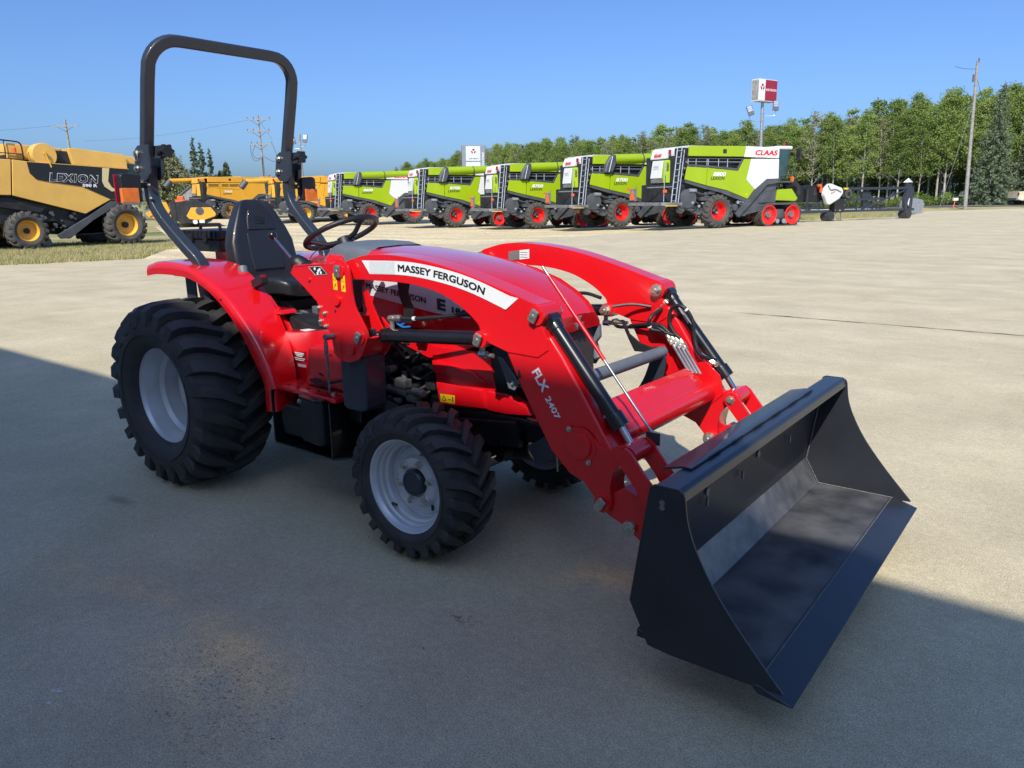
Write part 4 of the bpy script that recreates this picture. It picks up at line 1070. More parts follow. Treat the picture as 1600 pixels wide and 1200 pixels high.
GC = 'green combines parked in a row along the lot edge'
combine('green and white combine on front tracks numbered 8800, largest at the right of the row', (-15.65, 37.5, 0.0), radians(61), auger=False, number='8800', group=GC)
combine('green combine numbered 8700 with unloading tube, second from the right in the row', (-22.05, 39.1, -.10), radians(62), number='8700', group=GC)
combine('green combine numbered 8700 beneath the pylon sign right edge, third from the right', (-28.5, 40.0, -.3), radians(63), number='8700', group=GC)
combine('green combine numbered 8700 whose tube ends left of the pylon sign, fourth from the right', (-35.45, 40.15, -.3), radians(64), number='8700', group=GC)
combine('green and white combine numbered 8600 behind the steering wheel', (-46.35, 42.25, -.25), radians(66), auger=True, tracks=False, number='8600', group=GC)
combine('partly hidden green combine whose tube shows right of the roll bar lamp', (-64.5, 52.5, -.1), radians(66), tracks=False, number='8600', group=GC)
GY = 'yellow combines parked beyond the tractor'
combine('yellow combine half hidden behind the tractor roll bar and lamp', (-55.75, 43.4, -.3), radians(66), paint='cyel', cab_white='cyel', auger=True, tracks=False, number='760', group=GY, style=1, rimm='crimy')
_x, _y = ts((364 - 800) / 1195 * 73, 73)
combine('yellow combine numbered 760 seen over the tractor seat', (_x, _y, gz(_x, _y) - .1), radians(80), paint='cyel', cab_white='cyel', auger=True, tracks=False, number='760', group=GY, style=1, rimm='crimy')

# ---------------------------------------------------------------- old yellow combine at the left (profile in the same frame, heading 90 deg)
OC = thing('combine_harvester', 'old faded yellow combine with black flank stripe at the left edge of the picture', 'combine harvester', (-34.54, 13.15, -.3), radians(90))
Y = 0.0
def yl(*p): return [(a, b + .25) for a, b in p]
bm = bmesh.new(); prism(bm, yl((-5.5, .9), (-5.5, 3.4), (4.6, 3.2), (3.7, 1.6), (3.4, .35), (1.9, .3), (1.2, .9), (-1.2, .8)), 'y', .3, 3.2, .04); obj('inner_body', bm, 'cdark', OC)
bm = bmesh.new(); P2(bm, yl((-5.5, 3.36), (-.24, 3.32), (-.42, 1.95), (-5.5, 2.1)), .05, .08, .03); obj('rear_side_panel', bm, 'colda', OC)
bm = bmesh.new(); P2(bm, yl((-.2, 3.32), (.31, 3.26), (4.4, 3.07), (3.62, 1.76), (3.44, 1.76), (2.31, 1.18), (-.38, 1.94)), .05, .08, .03); fp_ = obj('side_panel', bm, 'colda', OC)
bm = bmesh.new(); P2(bm, yl((.31, 3.24), (4.36, 3.05), (4.1, 2.4), (3.8, 1.80), (3.44, 1.77), (2.3, 2.30), (.9, 2.5), (.56, 2.57), (.36, 2.8)), .0, .03, .004); st = obj('flank_stripe', bm, 'black', fp_)
bm = bmesh.new(); P2(bm, yl((3.23, 3.08), (3.52, 3.07), (3.40, 2.53), (3.52, 2.28), (3.75, 2.13), (3.5, 2.1), (3.22, 2.3), (3.15, 2.52)), -.02, .012, 0); obj('cream_swoosh', bm, 'cream', fp_)
for off, mm, bo in ((0, 'whitel', .085), (-.05, 'black', .03)):
    b = put_text('LEXION', (1.03 + (.022 if off else 0), -.03 + off * .2, 2.74 + (.02 if off else 0)), (1, 0, -.04), (0, 0, 1), 1.92 - (.05 if off else 0), .36 - (.04 if off else 0), fat=bo, shear=.2, space=1.12); obj('lettering', b, mm, fp_)
b = put_text('590 R', (2.3, -.03, 2.53), (1, 0, -.02), (0, 0, 1), .62, .13, bold=.05, shear=.1); obj('number', b, 'whitel', fp_)
bm = bmesh.new(); prism(bm, yl((-.16, 3.36), (-.16, 3.95), (.41, 3.95), (2.0, 3.86), (1.9, 3.3)), 'y', .75, 3.0, .04); obj('engine_deck', bm, 'colda', OC)
bm = bmesh.new(); cyl(bm, (1.06, .10, 3.78), (1.06, .62, 3.78), .47, n=40, bev=.03); dd = obj('rotary_screen', bm, 'colda', OC)
bm = bmesh.new(); cyl(bm, (1.05, .0, 3.86), (1.2, -.02, 3.3), .03, n=6); cyl(bm, (1.06, .0, 3.85), (1.06, .08, 3.85), .06, n=10); obj('screen_arm', bm, 'crimy', dd)
bm = bmesh.new(); prism(bm, yl((1.55, 3.2), (1.55, 3.75), (2.1, 3.72), (2.1, 3.2)), 'y', .3, .8, .05); obj('air_intake', bm, 'cdark', OC)
bm = bmesh.new(); prism(bm, yl((2.14, 3.18), (2.0, 3.83), (2.2, 3.86), (4.3, 3.66), (4.38, 3.56), (4.38, 3.07)), 'y', .1, 2.8, .025); obj('grain_tank_cover', bm, 'colda', OC)
bm = bmesh.new(); prism(bm, yl((4.4, 3.3), (4.4, 3.62), (4.9, 3.6), (4.85, 3.3)), 'y', .3, 2.8, .04); obj('cab_roof', bm, 'colda', OC)
bm = bmesh.new(); prism(bm, yl((3.9, 2.2), (4.4, 3.3), (5.0, 3.3), (5.1, 2.1)), 'y', .6, 2.5, .04); obj('cab_glass', bm, 'glass', OC)
bm = bmesh.new(); P2(bm, yl((3.78, 1.75), (3.44, 1.72), (2.4, 1.06), (1.08, .34), (1.2, .18), (1.6, .2), (2.6, .9), (3.6, 1.45), (3.85, 1.6)), .1, .14, .03); obj('diagonal_beam', bm, 'cgrey', OC)
bm = bmesh.new(); P2(bm, yl((1.75, .3), (2.6, .95), (3.3, 1.35), (3.3, .3)), .35, .1, .02); obj('lower_side_panel', bm, 'cdark', OC)
bm = bmesh.new(); P2(bm, yl((-5.5, 2.05), (-.5, 1.85), (.9, 1.5), (.6, 1.25), (-.9, 1.5), (-5.5, 1.6)), .2, .1, .02); obj('lower_trim', bm, 'cdark', OC)
bm = bmesh.new(); random.seed(2)
for k in range(16):
    x = random.uniform(.5, 1.9); z = random.uniform(.7, 1.5); cyl(bm, (x, .1, z), (x + .02, .3, z), random.uniform(.03, .08), n=10)
obj('drive_parts', bm, 'cgrey', OC)
bm = bmesh.new(); cyl(bm, (1.55, .15, .62), (1.55, .35, .62), .2, n=20, bev=.02); obj('pulley', bm, 'cgrey', OC)
bm = bmesh.new(); cyl(bm, (.75, .5, .3), (.75, 2.6, .3), .25, n=14); obj('under_tank', bm, 'cmid', OC)
bm = bmesh.new()
tube(bm, smooth([(-1.2, .3, 4.35), (.0, .3, 4.28), (.28, .3, 4.2), (.33, .3, 3.9), (.33, .3, 3.5)], 4), .03, n=6); tube(bm, [(-1.2, .3, 3.85), (.3, .3, 3.8)], .02, n=5); tube(bm, [(-.3, .3, 3.6), (-.3, .3, 4.3)], .02, n=5)
obj('handrail', bm, 'black', OC)
bm = bmesh.new(); box(bm, (-.2, .35, 3.62), (.12, .6, 4.2), .03); obj('rear_post', bm, 'colda', OC)
bm = bmesh.new(); cyl(bm, (.0, .2, 3.85), (.0, .2, 4.02), .07, n=10); obj('beacon', bm, 'orangep', OC)
bm = bmesh.new(); box(bm, (-.95, .5, 3.6), (-.4, 1.2, 4.05), .06); obj('exhaust_box', bm, 'cdark', OC)
wheel_c(OC, 0, -.05, .62, .80, .80, .42, 'crimy', 'rear_wheel', 17, .28); wheel_c(OC, 0, 3.2, 2.5, .80, .80, .42, 'crimy', 'rear_wheel', 17, .28)
wheel_c(OC, 3.95, -.2, .75, .92, .92, .48, 'crimy', 'front_wheel', 19, .2); wheel_c(OC, 3.95, 3.6, 2.7, .92, .92, .48, 'crimy', 'front_wheel', 19, .2)

# ---------------------------------------------------------------- corn/grain headers
hx, hy = -56.8, 34.6
HD = thing('grain_header', 'black and yellow grain header with yellow end shield standing behind the old combine', 'header', (hx, hy, -.3), radians(62))
bm = bmesh.new(); prism(bm, [(-2.2, .5), (-2.3, 1.9), (-.7, 2.1), (.4, 1.6), (.9, .95), (.2, .35), (-1.8, .25)], 'y', -.05, 7.0, .05); obj('header_body', bm, 'cdark', HD)
bm = bmesh.new(); prism(bm, [(-1.5, .85), (-1.1, 1.5), (.35, 1.5), (.7, 1.0), (.6, .8), (-.3, .5), (-1.3, .6)], 'y', -.2, -.06, .05); e = obj('end_shield', bm, 'cyel', HD)
bm = bmesh.new(); cyl(bm, (-.5, -.23, 1.22), (-.5, -.19, 1.22), .3, n=20); obj('shield_emblem', bm, 'cgrey', e)
bm = bmesh.new(); prism(bm, [(-4.2, .9), (-3.2, 2.0), (-2.8, 1.9), (-2.4, .6), (-3.0, .2)], 'y', .0, .3, .05); prism(bm, [(-4.4, 1.1), (-3.4, 1.6), (-3.2, 1.3), (-4.2, .8)], 'y', -.1, .25, .04); obj('divider', bm, 'cyel', HD)
bm = bmesh.new(); box(bm, (-2.6, -.1, .1), (-2.2, .3, 2.0), .03); cyl(bm, (-2.9, .0, .7), (-2.2, 0, 1.9), .06); box(bm, (-2.4, .0, .02), (-1.9, .4, .3), .03); obj('support_frame', bm, 'cdark', HD)
bm = bmesh.new(); cyl(bm, (-.9, -.15, .4), (-.9, .1, .4), .18, n=14); box(bm, (-.6, -.2, .3), (-.2, -.1, .55), .03); obj('skid_wheel', bm, 'cwhite', HD)

# black header with frame and white end shield to the right of the tracked combine
c0 = Vector((*ts(17.6, 45.8), 0)); c1 = Vector((*ts(25.8, 50.2), 0))
dr = (c1 - c0); ln = dr.length; ang = math.atan2(dr.y, dr.x)
HB = thing('header_cart', 'long black draper header frame with white pointed end shield right of the tracked combine', 'header', c0, ang)
def bar(bm, p, q, w=.09): 
    tube(bm, [p, q], 0, prof=rrect(w, w, .01, 1))
zt, zl = 1.92, .58
bm = bmesh.new(); bar(bm, (3.2, 0, zt), (ln + .6, 0, zt + .02), .16); obj('top_beam', bm, 'gun', HB)
bm = bmesh.new(); bar(bm, (-.4, 0, zl), (ln + .9, 0, zl), .15); obj('bottom_beam', bm, 'gun', HB)
bm = bmesh.new(); bar(bm, (3.2, 0, 1.25), (7.0, 0, 1.3), .14); obj('middle_beam', bm, 'gun', HB)
for p, q in (((.1, .02, zl), (1.6, .02, 1.3)), ((4.6, 0, zl), (4.6, 0, zt)), ((4.9, .02, zl), (ln + .3, .02, zt)), ((3.2, .02, 1.1), (4.4, .02, zt)), ((0.1, 0, zl), (.1, 0, 1.9)), ((3.1, 0, zl), (3.1, 0, 1.8))):
    bm = bmesh.new(); bar(bm, p, q, .09); obj('brace', bm, 'gun', HB)
bm = bmesh.new(); P2(bm, [(ln - .1, zl), (ln - .25, 1.25), (ln - .0, zt), (ln + .62, zt), (ln + .62, zl), (ln + .35, zl), (ln + .3, 1.35), (ln + .08, .75)], 0, .2, .02); obj('end_frame', bm, 'gun', HB)
bm = bmesh.new(); P2(bm, [(ln + .1, .95), (ln + .22, 1.3), (ln + .28, 1.3), (ln + .24, .8)], -.02, .18, 0); obj('end_plate', bm, 'cwhite', HB)
bm = bmesh.new(); P2(bm, [(5.4, .8), (5.15, 1.75), (6.0, 1.72), (6.0, 1.5), (6.4, 1.45), (5.9, 1.35), (5.8, .85)], .2, .2, .02); obj('side_plate', bm, 'gun', HB)
bm = bmesh.new(); prism(bm, [(-1.0, 1.15), (-1.0, 2.1), (1.7, 2.12), (1.7, 1.1)], 'y', .1, .9, .04); obj('draper_body', bm, 'black', HB)
bm = bmesh.new(); prism(bm, [(1.2, 1.55), (1.28, 1.95), (1.6, 2.2), (1.75, 2.22), (2.7, 1.98), (2.86, 1.85), (2.85, 1.6), (2.55, 1.3), (1.75, .95), (1.55, 1.0)], 'y', -.35, -.02, .1, 3); sh_ = obj('end_shield', bm, 'cwhite', HB)
bm = bmesh.new(); tube(bm, smooth([(1.4, -.36, 2.12), (1.65, -.37, 1.85), (2.1, -.37, 1.88), (2.6, -.37, 1.72)], 4), .03, n=5); obj('shield_groove', bm, 'cmid', sh_)
b = put_text('CLAAS', (1.7, -.37, 1.6), (1, 0, .35), (-.2, 0, 1), .4, .07, bold=.04); obj('lettering', b, 'credl', sh_)
bm = bmesh.new(); box(bm, (2.2, -.3, .5), (3.2, .1, 1.35), .04); cb_ = obj('control_box', bm, 'black', HB)
bm = bmesh.new()
for xx, zz in ((2.3, 1.25), (3.1, 1.25), (3.1, .95), (3.1, .65), (2.3, .65)): cyl(bm, (xx, -.31, zz), (xx, -.29, zz), .03, n=8)
box(bm, (2.6, -.31, .6), (2.8, -.3, .68)); obj('box_fitting', bm, 'calu', cb_)
bm = bmesh.new(); cyl(bm, (3.35, -.35, 1.62), (3.35, .1, 1.62), .3, n=26, bev=.05); w = obj('support_wheel', bm, 'rubber_dusty', HB)
bm = bmesh.new(); cyl(bm, (3.35, -.37, 1.62), (3.35, -.3, 1.62), .13, n=18); obj('hub', bm, 'cdark', w)
bm = bmesh.new(); box(bm, (2.85, -.3, 1.4), (3.25, .2, 1.85), .05); cyl(bm, (2.6, -.2, 1.9), (3.3, -.25, 1.75), .07); obj('drive_parts', bm, 'cdark', HB)
bm = bmesh.new(); box(bm, (3.0, -.32, 1.86), (3.3, -.2, 1.97), .01); obj('yellow_decal', bm, 'yellow', HB)
for xx in (1.8, ln - .1):
    bm = bmesh.new(); box(bm, (xx, -.2, .05), (xx + .5, .3, .5), .04); cyl(bm, (xx + .25, -.25, .3), (xx + .25, .35, .3), .28, n=18); obj('cart_wheel', bm, 'rubber', HB)
bm = bmesh.new(); cyl(bm, (2.5, -.2, .5), (2.35, -.2, .05), .03); cyl(bm, (2.9, -.2, .5), (3.0, -.2, .05), .03); cyl(bm, (2.6, -.2, .1), (2.9, -.2, .1), .025); obj('stand', bm, 'cmid', HB)
bm = bmesh.new(); box(bm, (.9, -.1, 2.05), (1.15, .0, 2.18), .01); box(bm, (1.12, -.1, 1.7), (1.22, 0, 2.1), .01); obj('red_marker', bm, 'orangep', HB)

# ================================================================ RED TRACTOR (children in world coordinates; centre plane y = 2.72)
CY = 2.72
TR = thing('tractor', 'red compact tractor with roll bar, front loader and empty black bucket in the foreground', 'tractor', (-3.0, CY, 0.0), world=True)
def my(y): return 2 * CY - y
def both(f):
    """build once on the near side and once mirrored on the far side"""
    f(lambda y: y, 1); f(my, -1)
def part(name, bm, m_, parent=TR, **k): return obj(name, bm, m_, parent, **k)

def nut(bm, x, y, z, s, r=.02, h=.03):
    """hex head facing -y (s=1) or +y (s=-1)"""
    cyl(bm, (x, y, z), (x, y - s * h * .3, z), r * 1.3, n=20, bev=.001)
    cyl(bm, (x, y - s * h * .3, z), (x, y - s * h, z), r, n=6, bev=.002)
    cyl(bm, (x, y - s * h, z), (x, y - s * h * 1.2, z), r * .55, n=14)
def pinhead(bm, x, y, z, s, ang=.3):
    """cast pin head with rectangular keeper plate"""
    X = Matrix.Translation((x, y, z)) @ Matrix.Rotation(ang, 4, 'Y')
    box(bm, (-.0165, -.020 if s > 0 else .006, -.026), (.0165, -.006 if s > 0 else .020, .026), .007, X)
    cyl(bm, (x, y, z), (x, y - s * .023, z), .0085, n=14, bev=.002)

# ---- wheels
def rear_wheel(f, s):
    c = (-3.9, .5)
    bm = bmesh.new()
    lathe(bm, [(r, f(y)) for r, y in ((.268, 2.035), (.276, 2.022), (.272, 2.012), (.262, 2.018), (.254, 2.035), (.247, 2.045), (.245, 2.07), (.236, 2.085), (.232, 2.12), (.214, 2.14), (.212, 2.185), (.205, 2.20), (.205, 2.215), (.15, 2.232), (.10, 2.225), (.10, 2.16), (.07, 2.15), (0, 2.15))], c, 72)
    lathe(bm, [(.205, f(2.215)), (.212, f(2.26)), (.236, f(2.30)), (.247, f(2.33)), (.262, f(2.348)), (.275, f(2.362))], c, 72)
    w = part('rear_wheel', bm, 'rim')
    bm = bmesh.new(); tyre(bm, c, f(1.965), f(2.375), .262, .462, .043, 23, .22, .45, 96, 1); part('tyre', bm, 'rubber', w)
    for k in range(8):
        bm = bmesh.new(); a = k * pi / 4; bolt(bm, (c[0] + .155 * cos(a), f(2.225), c[1] + .155 * sin(a)), (0, -s, 0), .012, .018); part('wheel_bolt', bm, 'zinc', w)
    bm = bmesh.new(); a = radians(62); cyl(bm, (c[0] + .23 * cos(a), f(2.09), c[1] + .23 * sin(a)), (c[0] + .222 * cos(a), f(2.055), c[1] + .222 * sin(a)), .005, n=8); part('valve_stem', bm, 'steel', w)
both(rear_wheel)
def front_wheel(f, s):
    c = (-2.2, .335)
    bm = bmesh.new()
    lathe(bm, [(r, f(y)) for r, y in ((.202, 2.13), (.209, 2.12), (.206, 2.111), (.198, 2.115), (.192, 2.126), (.187, 2.132), (.185, 2.15), (.178, 2.157), (.176, 2.175), (.166, 2.182), (.162, 2.215), (.150, 2.222), (.148, 2.212), (.118, 2.205), (.104, 2.188), (.085, 2.182), (.066, 2.182), (.064, 2.195), (0, 2.195))], c, 64)
    lathe(bm, [(.150, f(2.222)), (.160, f(2.26)), (.178, f(2.30)), (.187, f(2.32)), (.198, f(2.338)), (.208, f(2.35))], c, 64)
    w = part('front_wheel', bm, 'rim')
    bm = bmesh.new(); tyre(bm, c, f(2.095), f(2.355), .198, .300, .030, 22, .28, .45, 80, 1); part('tyre', bm, 'rubber', w)
    bm = bmesh.new(); lathe(bm, [(.057, f(2.196)), (.057, f(2.165)), (.052, f(2.158)), (.044, f(2.156)), (.042, f(2.160)), (0, f(2.160))], c, 40); part('hub_cap', bm, 'gun', w)
    for k in range(6):
        a = k * pi / 3 + .22
        bm = bmesh.new(); cyl(bm, (c[0] + .088 * cos(a), f(2.184), c[1] + .088 * sin(a)), (c[0] + .088 * cos(a), f(2.172), c[1] + .088 * sin(a)), .019, .015, n=16, bev=.002)
        part('stud_boss', bm, 'rim', w)
        bm = bmesh.new(); bolt(bm, (c[0] + .088 * cos(a), f(2.172), c[1] + .088 * sin(a)), (0, -s, 0), .010, .013); part('wheel_bolt', bm, 'zinc', w)
    bm = bmesh.new()
    for a in (radians(80), radians(195), radians(305)):
        box(bm, (-.006, -.002, -.012), (.006, .002, .012), 0, Matrix.Translation((c[0] + .13 * cos(a), f(2.203), c[1] + .13 * sin(a))))
    part('rim_slot', bm, 'blackm', w)
    bm = bmesh.new(); a = radians(228); cyl(bm, (c[0] + .172 * cos(a), f(2.175), c[1] + .172 * sin(a)), (c[0] + .15 * cos(a), f(2.145), c[1] + .15 * sin(a)), .006, n=8); cyl(bm, (c[0] + .152 * cos(a), f(2.148), c[1] + .152 * sin(a)), (c[0] + .14 * cos(a), f(2.135), c[1] + .14 * sin(a)), .008, n=8); part('valve_stem', bm, 'hose', w)
both(front_wheel)

# ---- fenders
def fender(f, s):
    top = smooth([(-4.33, 0, 1.165), (-4.18, 0, 1.19), (-3.93, 0, 1.185), (-3.75, 0, 1.15), (-3.54, 0, 1.055), (-3.37, 0, .92), (-3.26, 0, .79), (-3.185, 0, .64), (-3.172, 0, .485)], 5)
    lip = smooth([(-4.345, 0, 1.10), (-4.18, 0, 1.118), (-3.90, 0, 1.117), (-3.72, 0, 1.081), (-3.54, 0, .982), (-3.41, 0, .862), (-3.32, 0, .74), (-3.248, 0, .625), (-3.244, 0, .480)], 5)
    n = len(top); bm = bmesh.new(); rows = []
    for i in range(n):
        t = i / (n - 1); T_, L_ = top[i], lip[i]; out = (T_ - L_).normalized()
        yi = 2.50 - .02 * t if t < .35 else 2.493 - (t - .35) / .65 * .17
        yo = 2.235 - .04 * min(1, t * 3)
        R = []
        R.append((L_.x, yo, L_.z)); R.append((L_.x * .6 + T_.x * .4, yo - .003, L_.z * .6 + T_.z * .4)); R.append((L_.x * .25 + T_.x * .75, yo, L_.z * .25 + T_.z * .75))
        R.append((T_.x - out.x * .006, yo + .006, T_.z - out.z * .006)); R.append((T_.x, yo + .022, T_.z)); 
        R.append((T_.x, (yo + yi) / 2, T_.z)); R.append((T_.x, yi - .01, T_.z)); R.append((T_.x - out.x * .03, yi, T_.z - out.z * .03))
        rows.append([bm.verts.new((a, f(b), c)) for a, b, c in R])
    for A, B in zip(rows, rows[1:]):
        for k in range(len(A) - 1): bm.faces.new((A[k], A[k + 1], B[k + 1], B[k]))
    norm(bm)
    bmesh.ops.solidify(bm, geom=bm.faces[:], thickness=.006)
    fe = part('rear_fender', bm, 'redp', sharp=50)
    # inner body panel behind the wheel
    bm = bmesh.new(); prism(bm, [(-4.2, 1.13), (-3.9, 1.14), (-3.7, 1.1), (-3.5, 1.02), (-3.35, .88), (-3.2, .68), (-3.2, .45), (-4.0, .75), (-4.15, .9)], 'y', f(2.44), f(2.455), .002); part('inner_fender_panel', bm, 'redp', fe)
    bm = bmesh.new(); cyl(bm, (-3.55, f(2.195), 1.02), (-3.55, f(2.19), 1.02), .007, n=10); part('fender_rivet', bm, 'blackm', fe)
both(fender)

# ---- roll bar
bm = bmesh.new()
d_ = Vector((.26, 0, 1)).normalized(); pb = Vector((-4.241, 0, 1.765))
def up_(y, t): v = pb + d_ * t; return Vector((v.x, y, v.z))
Ht = .60
pts = [up_(2.262, 0), up_(2.262, .38)]
for k in range(1, 8):
    a = pi / 2 * k / 8; pts.append(up_(2.262 + .16 * (1 - cos(a)), .44 + .16 * sin(a)))
pts.append(up_(2.262 + .17, Ht)); far = [Vector((p.x, my(p.y), p.z)) for p in pts[::-1]]
tube(bm, pts + far, 0, prof=rrect(.05, .062, .010, 3), ref=(d_.z, 0, -d_.x))
part('roll_bar_hoop', bm, 'gun', sharp=40)
def rops_low(f, s):
    bm = bmesh.new()
    c = smooth([(-4.215, f(2.262), 1.70), (-4.232, f(2.262), 1.62), (-4.236, f(2.262), 1.55), (-4.20, f(2.262), 1.475), (-4.10, f(2.265), 1.38), (-3.96, f(2.275), 1.27), (-3.87, f(2.30), 1.17), (-3.86, f(2.33), 1.0), (-3.86, f(2.33), .8)], 5)
    tube(bm, c, 0, prof=rrect(.062, .056, .010, 3), ref=(0, 1, 0)); lg = part('roll_bar_leg', bm, 'gun', sharp=40)
    bm = bmesh.new()
    for yy in (2.224, 2.300):
        prism(bm, [(-4.30, 1.72), (-4.31, 1.67), (-4.27, 1.635), (-4.20, 1.625), (-4.15, 1.66), (-4.135, 1.81), (-4.25, 1.81), (-4.285, 1.79)], 'y', f(yy) - .005, f(yy) + .005, .002)
    hg = part('hinge_bracket', bm, 'gun')
    bm = bmesh.new()
    for x, z in ((-4.255, 1.77), (-4.27, 1.69)):
        cyl(bm, (x, f(2.20), z), (x, f(2.325), z), .010, n=12); nut(bm, x, f(2.218), z, s, .014, .018); nut(bm, x, f(2.306), z, -s, .014, .018)
    tube(bm, [(-4.255 + .02 * cos(2 * pi * k / 14), f(2.206), 1.755 + .026 * sin(2 * pi * k / 14)) for k in range(14)], .003, n=5, closed=True)
    part('hinge_pin', bm, 'zinc', hg)
    bm = bmesh.new()
    kx, kz = -4.075, 1.775
    cyl(bm, (-4.15, f(2.28), 1.765), (kx, f(2.28), kz), .011, n=10)
    star = []
    for k in range(36):
        a = 2 * pi * k / 36; r = .034 + .006 * cos(6 * a); star.append((f(2.28) + r * cos(a), kz + r * sin(a)))
    prism(bm, star, 'x', kx - .005, kx + .025, .005); part('lock_knob', bm, 'dplastic', hg)
    # tail lamp unit, facing forward and back
    ya, yb_ = sorted((f(2.075), f(2.19)))
    bm = bmesh.new(); prism(bm, [(ya, 1.51), (yb_, 1.51), (yb_, 1.655), (ya + .02, 1.662), (ya, 1.65)] if s > 0 else [(ya, 1.51), (yb_, 1.51), (yb_, 1.65), (yb_ - .02, 1.662), (ya, 1.655)], 'x', -4.245, -4.195, .010, 3); lb = part('lamp_housing', bm, 'dplastic')
    bm = bmesh.new(); ya, yb_ = sorted((f(2.072), f(2.168))); prism(bm, [(ya, 1.506), (yb_, 1.506), (yb_, 1.585), (ya, 1.585)], 'x', -4.215, -4.188, .006); part('indicator_lens', bm, 'orange', lb)
    bm = bmesh.new(); ya, yb_ = sorted((f(2.066), f(2.185))); prism(bm, [(ya, 1.508), (yb_, 1.508), (yb_, 1.655), (ya, 1.655)], 'x', -4.252, -4.244, .003, 3); part('rear_lens', bm, 'redlens', lb)
    bm = bmesh.new(); cyl(bm, (-4.22, f(2.18), 1.60), (-4.23, f(2.26), 1.60), .014, n=8); part('lamp_bracket', bm, 'blackm', lb)
    bm = bmesh.new()
    for (x, z) in ((-4.19, 1.60), (-4.19, 1.53)): nut(bm, x, f(2.231), z, s, .008, .01)
    part('leg_bolt', bm, 'zinc', lg)
both(rops_low)

# ---- transmission housing, frame, engine
bm = bmesh.new()
prism(bm, [(-4.25, .75), (-4.25, .42), (-3.9, .35), (-3.0, .33), (-2.5, .38), (-2.35, .48), (-1.85, .52), (-1.82, .56), (-2.4, .60), (-3.0, .66), (-3.6, .80)], 'y', 2.52, 2.92, .02)
part('drivetrain_housing', bm, 'blackm')
bm = bmesh.new(); cyl(bm, (-3.9, 2.35, .5), (-3.9, 3.09, .5), .12, n=24, bev=.01); part('rear_axle', bm, 'black')
bm = bmesh.new(); box(bm, (-2.95, 2.50, .60), (-2.25, 2.94, .98), .02); eb = part('engine_block', bm, 'black')
random.seed(9)
bm = bmesh.new()
for k in range(26):
    x = random.uniform(-2.75, -2.40); z = random.uniform(.62, .92); r = random.uniform(.008, .035); y = 2.49
    if random.random() < .5: cyl(bm, (x, y - random.uniform(.01, .06), z), (x, 2.52, z), r, n=14, bev=.002)
    else: box(bm, (x, y - random.uniform(.01, .05), z), (x + r * 2.2, 2.52, z + r * 1.5), .004)
for k in range(6):
    x = random.uniform(-2.72, -2.5); z = random.uniform(.62, .9)
    tube(bm, smooth([(x, 2.47, z), (x + .06, 2.44, z + .03), (x + .13, 2.45, z - .02), (x + .2, 2.5, z + .02)], 5), .008, n=6)
part('engine_fittings', bm, 'blackm', eb)
bm = bmesh.new()
cyl(bm, (-2.60, 2.43, .645), (-2.47, 2.43, .63), .020, n=14, bev=.003); box(bm, (-2.55, 2.41, .655), (-2.47, 2.46, .70), .008); cyl(bm, (-2.50, 2.44, .70), (-2.50, 2.44, .735), .014)
cyl(bm, (-2.60, 2.40, .59), (-2.50, 2.41, .60), .014, n=12, bev=.003); cyl(bm, (-2.43, 2.42, .655), (-2.36, 2.42, .65), .018, n=12, bev=.003); box(bm, (-2.47, 2.41, .60), (-2.40, 2.45, .63), .006)
tube(bm, smooth([(-2.66, 2.41, .595), (-2.60, 2.38, .60), (-2.55, 2.40, .61)], 5), .010, n=7)
cyl(bm, (-2.57, 2.45, .74), (-2.57, 2.40, .74), .018, n=12, bev=.003)
part('pump_castings', bm, 'cast', eb)
bm = bmesh.new(); cyl(bm, (-2.66, 2.45, .72), (-2.66, 2.5, .72), .05, n=24, bev=.006); cyl(bm, (-2.66, 2.43, .72), (-2.66, 2.45, .72), .02, n=12); part('fan_pulley', bm, 'blackm', eb)
bm = bmesh.new(); prism(bm, [(-2.9, .50), (-1.75, .50), (-1.72, .58), (-1.85, .60), (-2.9, .60)], 'y', 2.49, 2.53, .006); prism(bm, [(-2.9, .50), (-1.75, .50), (-1.72, .58), (-1.85, .60), (-2.9, .60)], 'y', 2.91, 2.95, .006); box(bm, (-1.80, 2.5, .46), (-1.70, 2.94, .60), .01); part('front_frame', bm, 'black')
# loader side frame running from the mast foot forwards
def side_rail(f, s):
    bm = bmesh.new(); tube(bm, [(-2.68, f(2.36), .60), (-2.38, f(2.42), .49), (-1.85, f(2.46), .54)], 0, prof=rrect(.03, .11, .004, 2), ref=(0, 1, 0)); part('loader_side_rail', bm, 'black')
    bm = bmesh.new(); box(bm, (-2.70, f(2.27) if s > 0 else f(2.52), .50), (-2.62, f(2.52) if s > 0 else f(2.27), .62), .008); part('mast_cross_plate', bm, 'black')
both(side_rail)
# front axle and steering
bm = bmesh.new(); box(bm, (-2.27, 2.40, .28), (-2.14, 3.04, .39), .02); cyl(bm, (-2.2, 2.33, .335), (-2.2, 2.50, .335), .085, .06, n=22, bev=.01); cyl(bm, (-2.2, my(2.33), .335), (-2.2, my(2.50), .335), .085, .06, n=22, bev=.01); cyl(bm, (-2.3, CY, .36), (-1.95, CY, .40), .07, n=18, bev=.01)
fa = part('front_axle', bm, 'black')
bm = bmesh.new(); cyl(bm, (-2.05, 2.44, .385), (-2.05, 2.62, .385), .010, n=12); part('steering_rod', bm, 'chrome', fa)
bm = bmesh.new(); cyl(bm, (-2.05, 2.60, .385), (-2.05, 3.0, .385), .028, n=16, bev=.004); cyl(bm, (-2.05, 2.56, .385), (-2.05, 2.63, .385), .036, n=16, bev=.004); part('steering_cylinder', bm, 'blackm', fa)
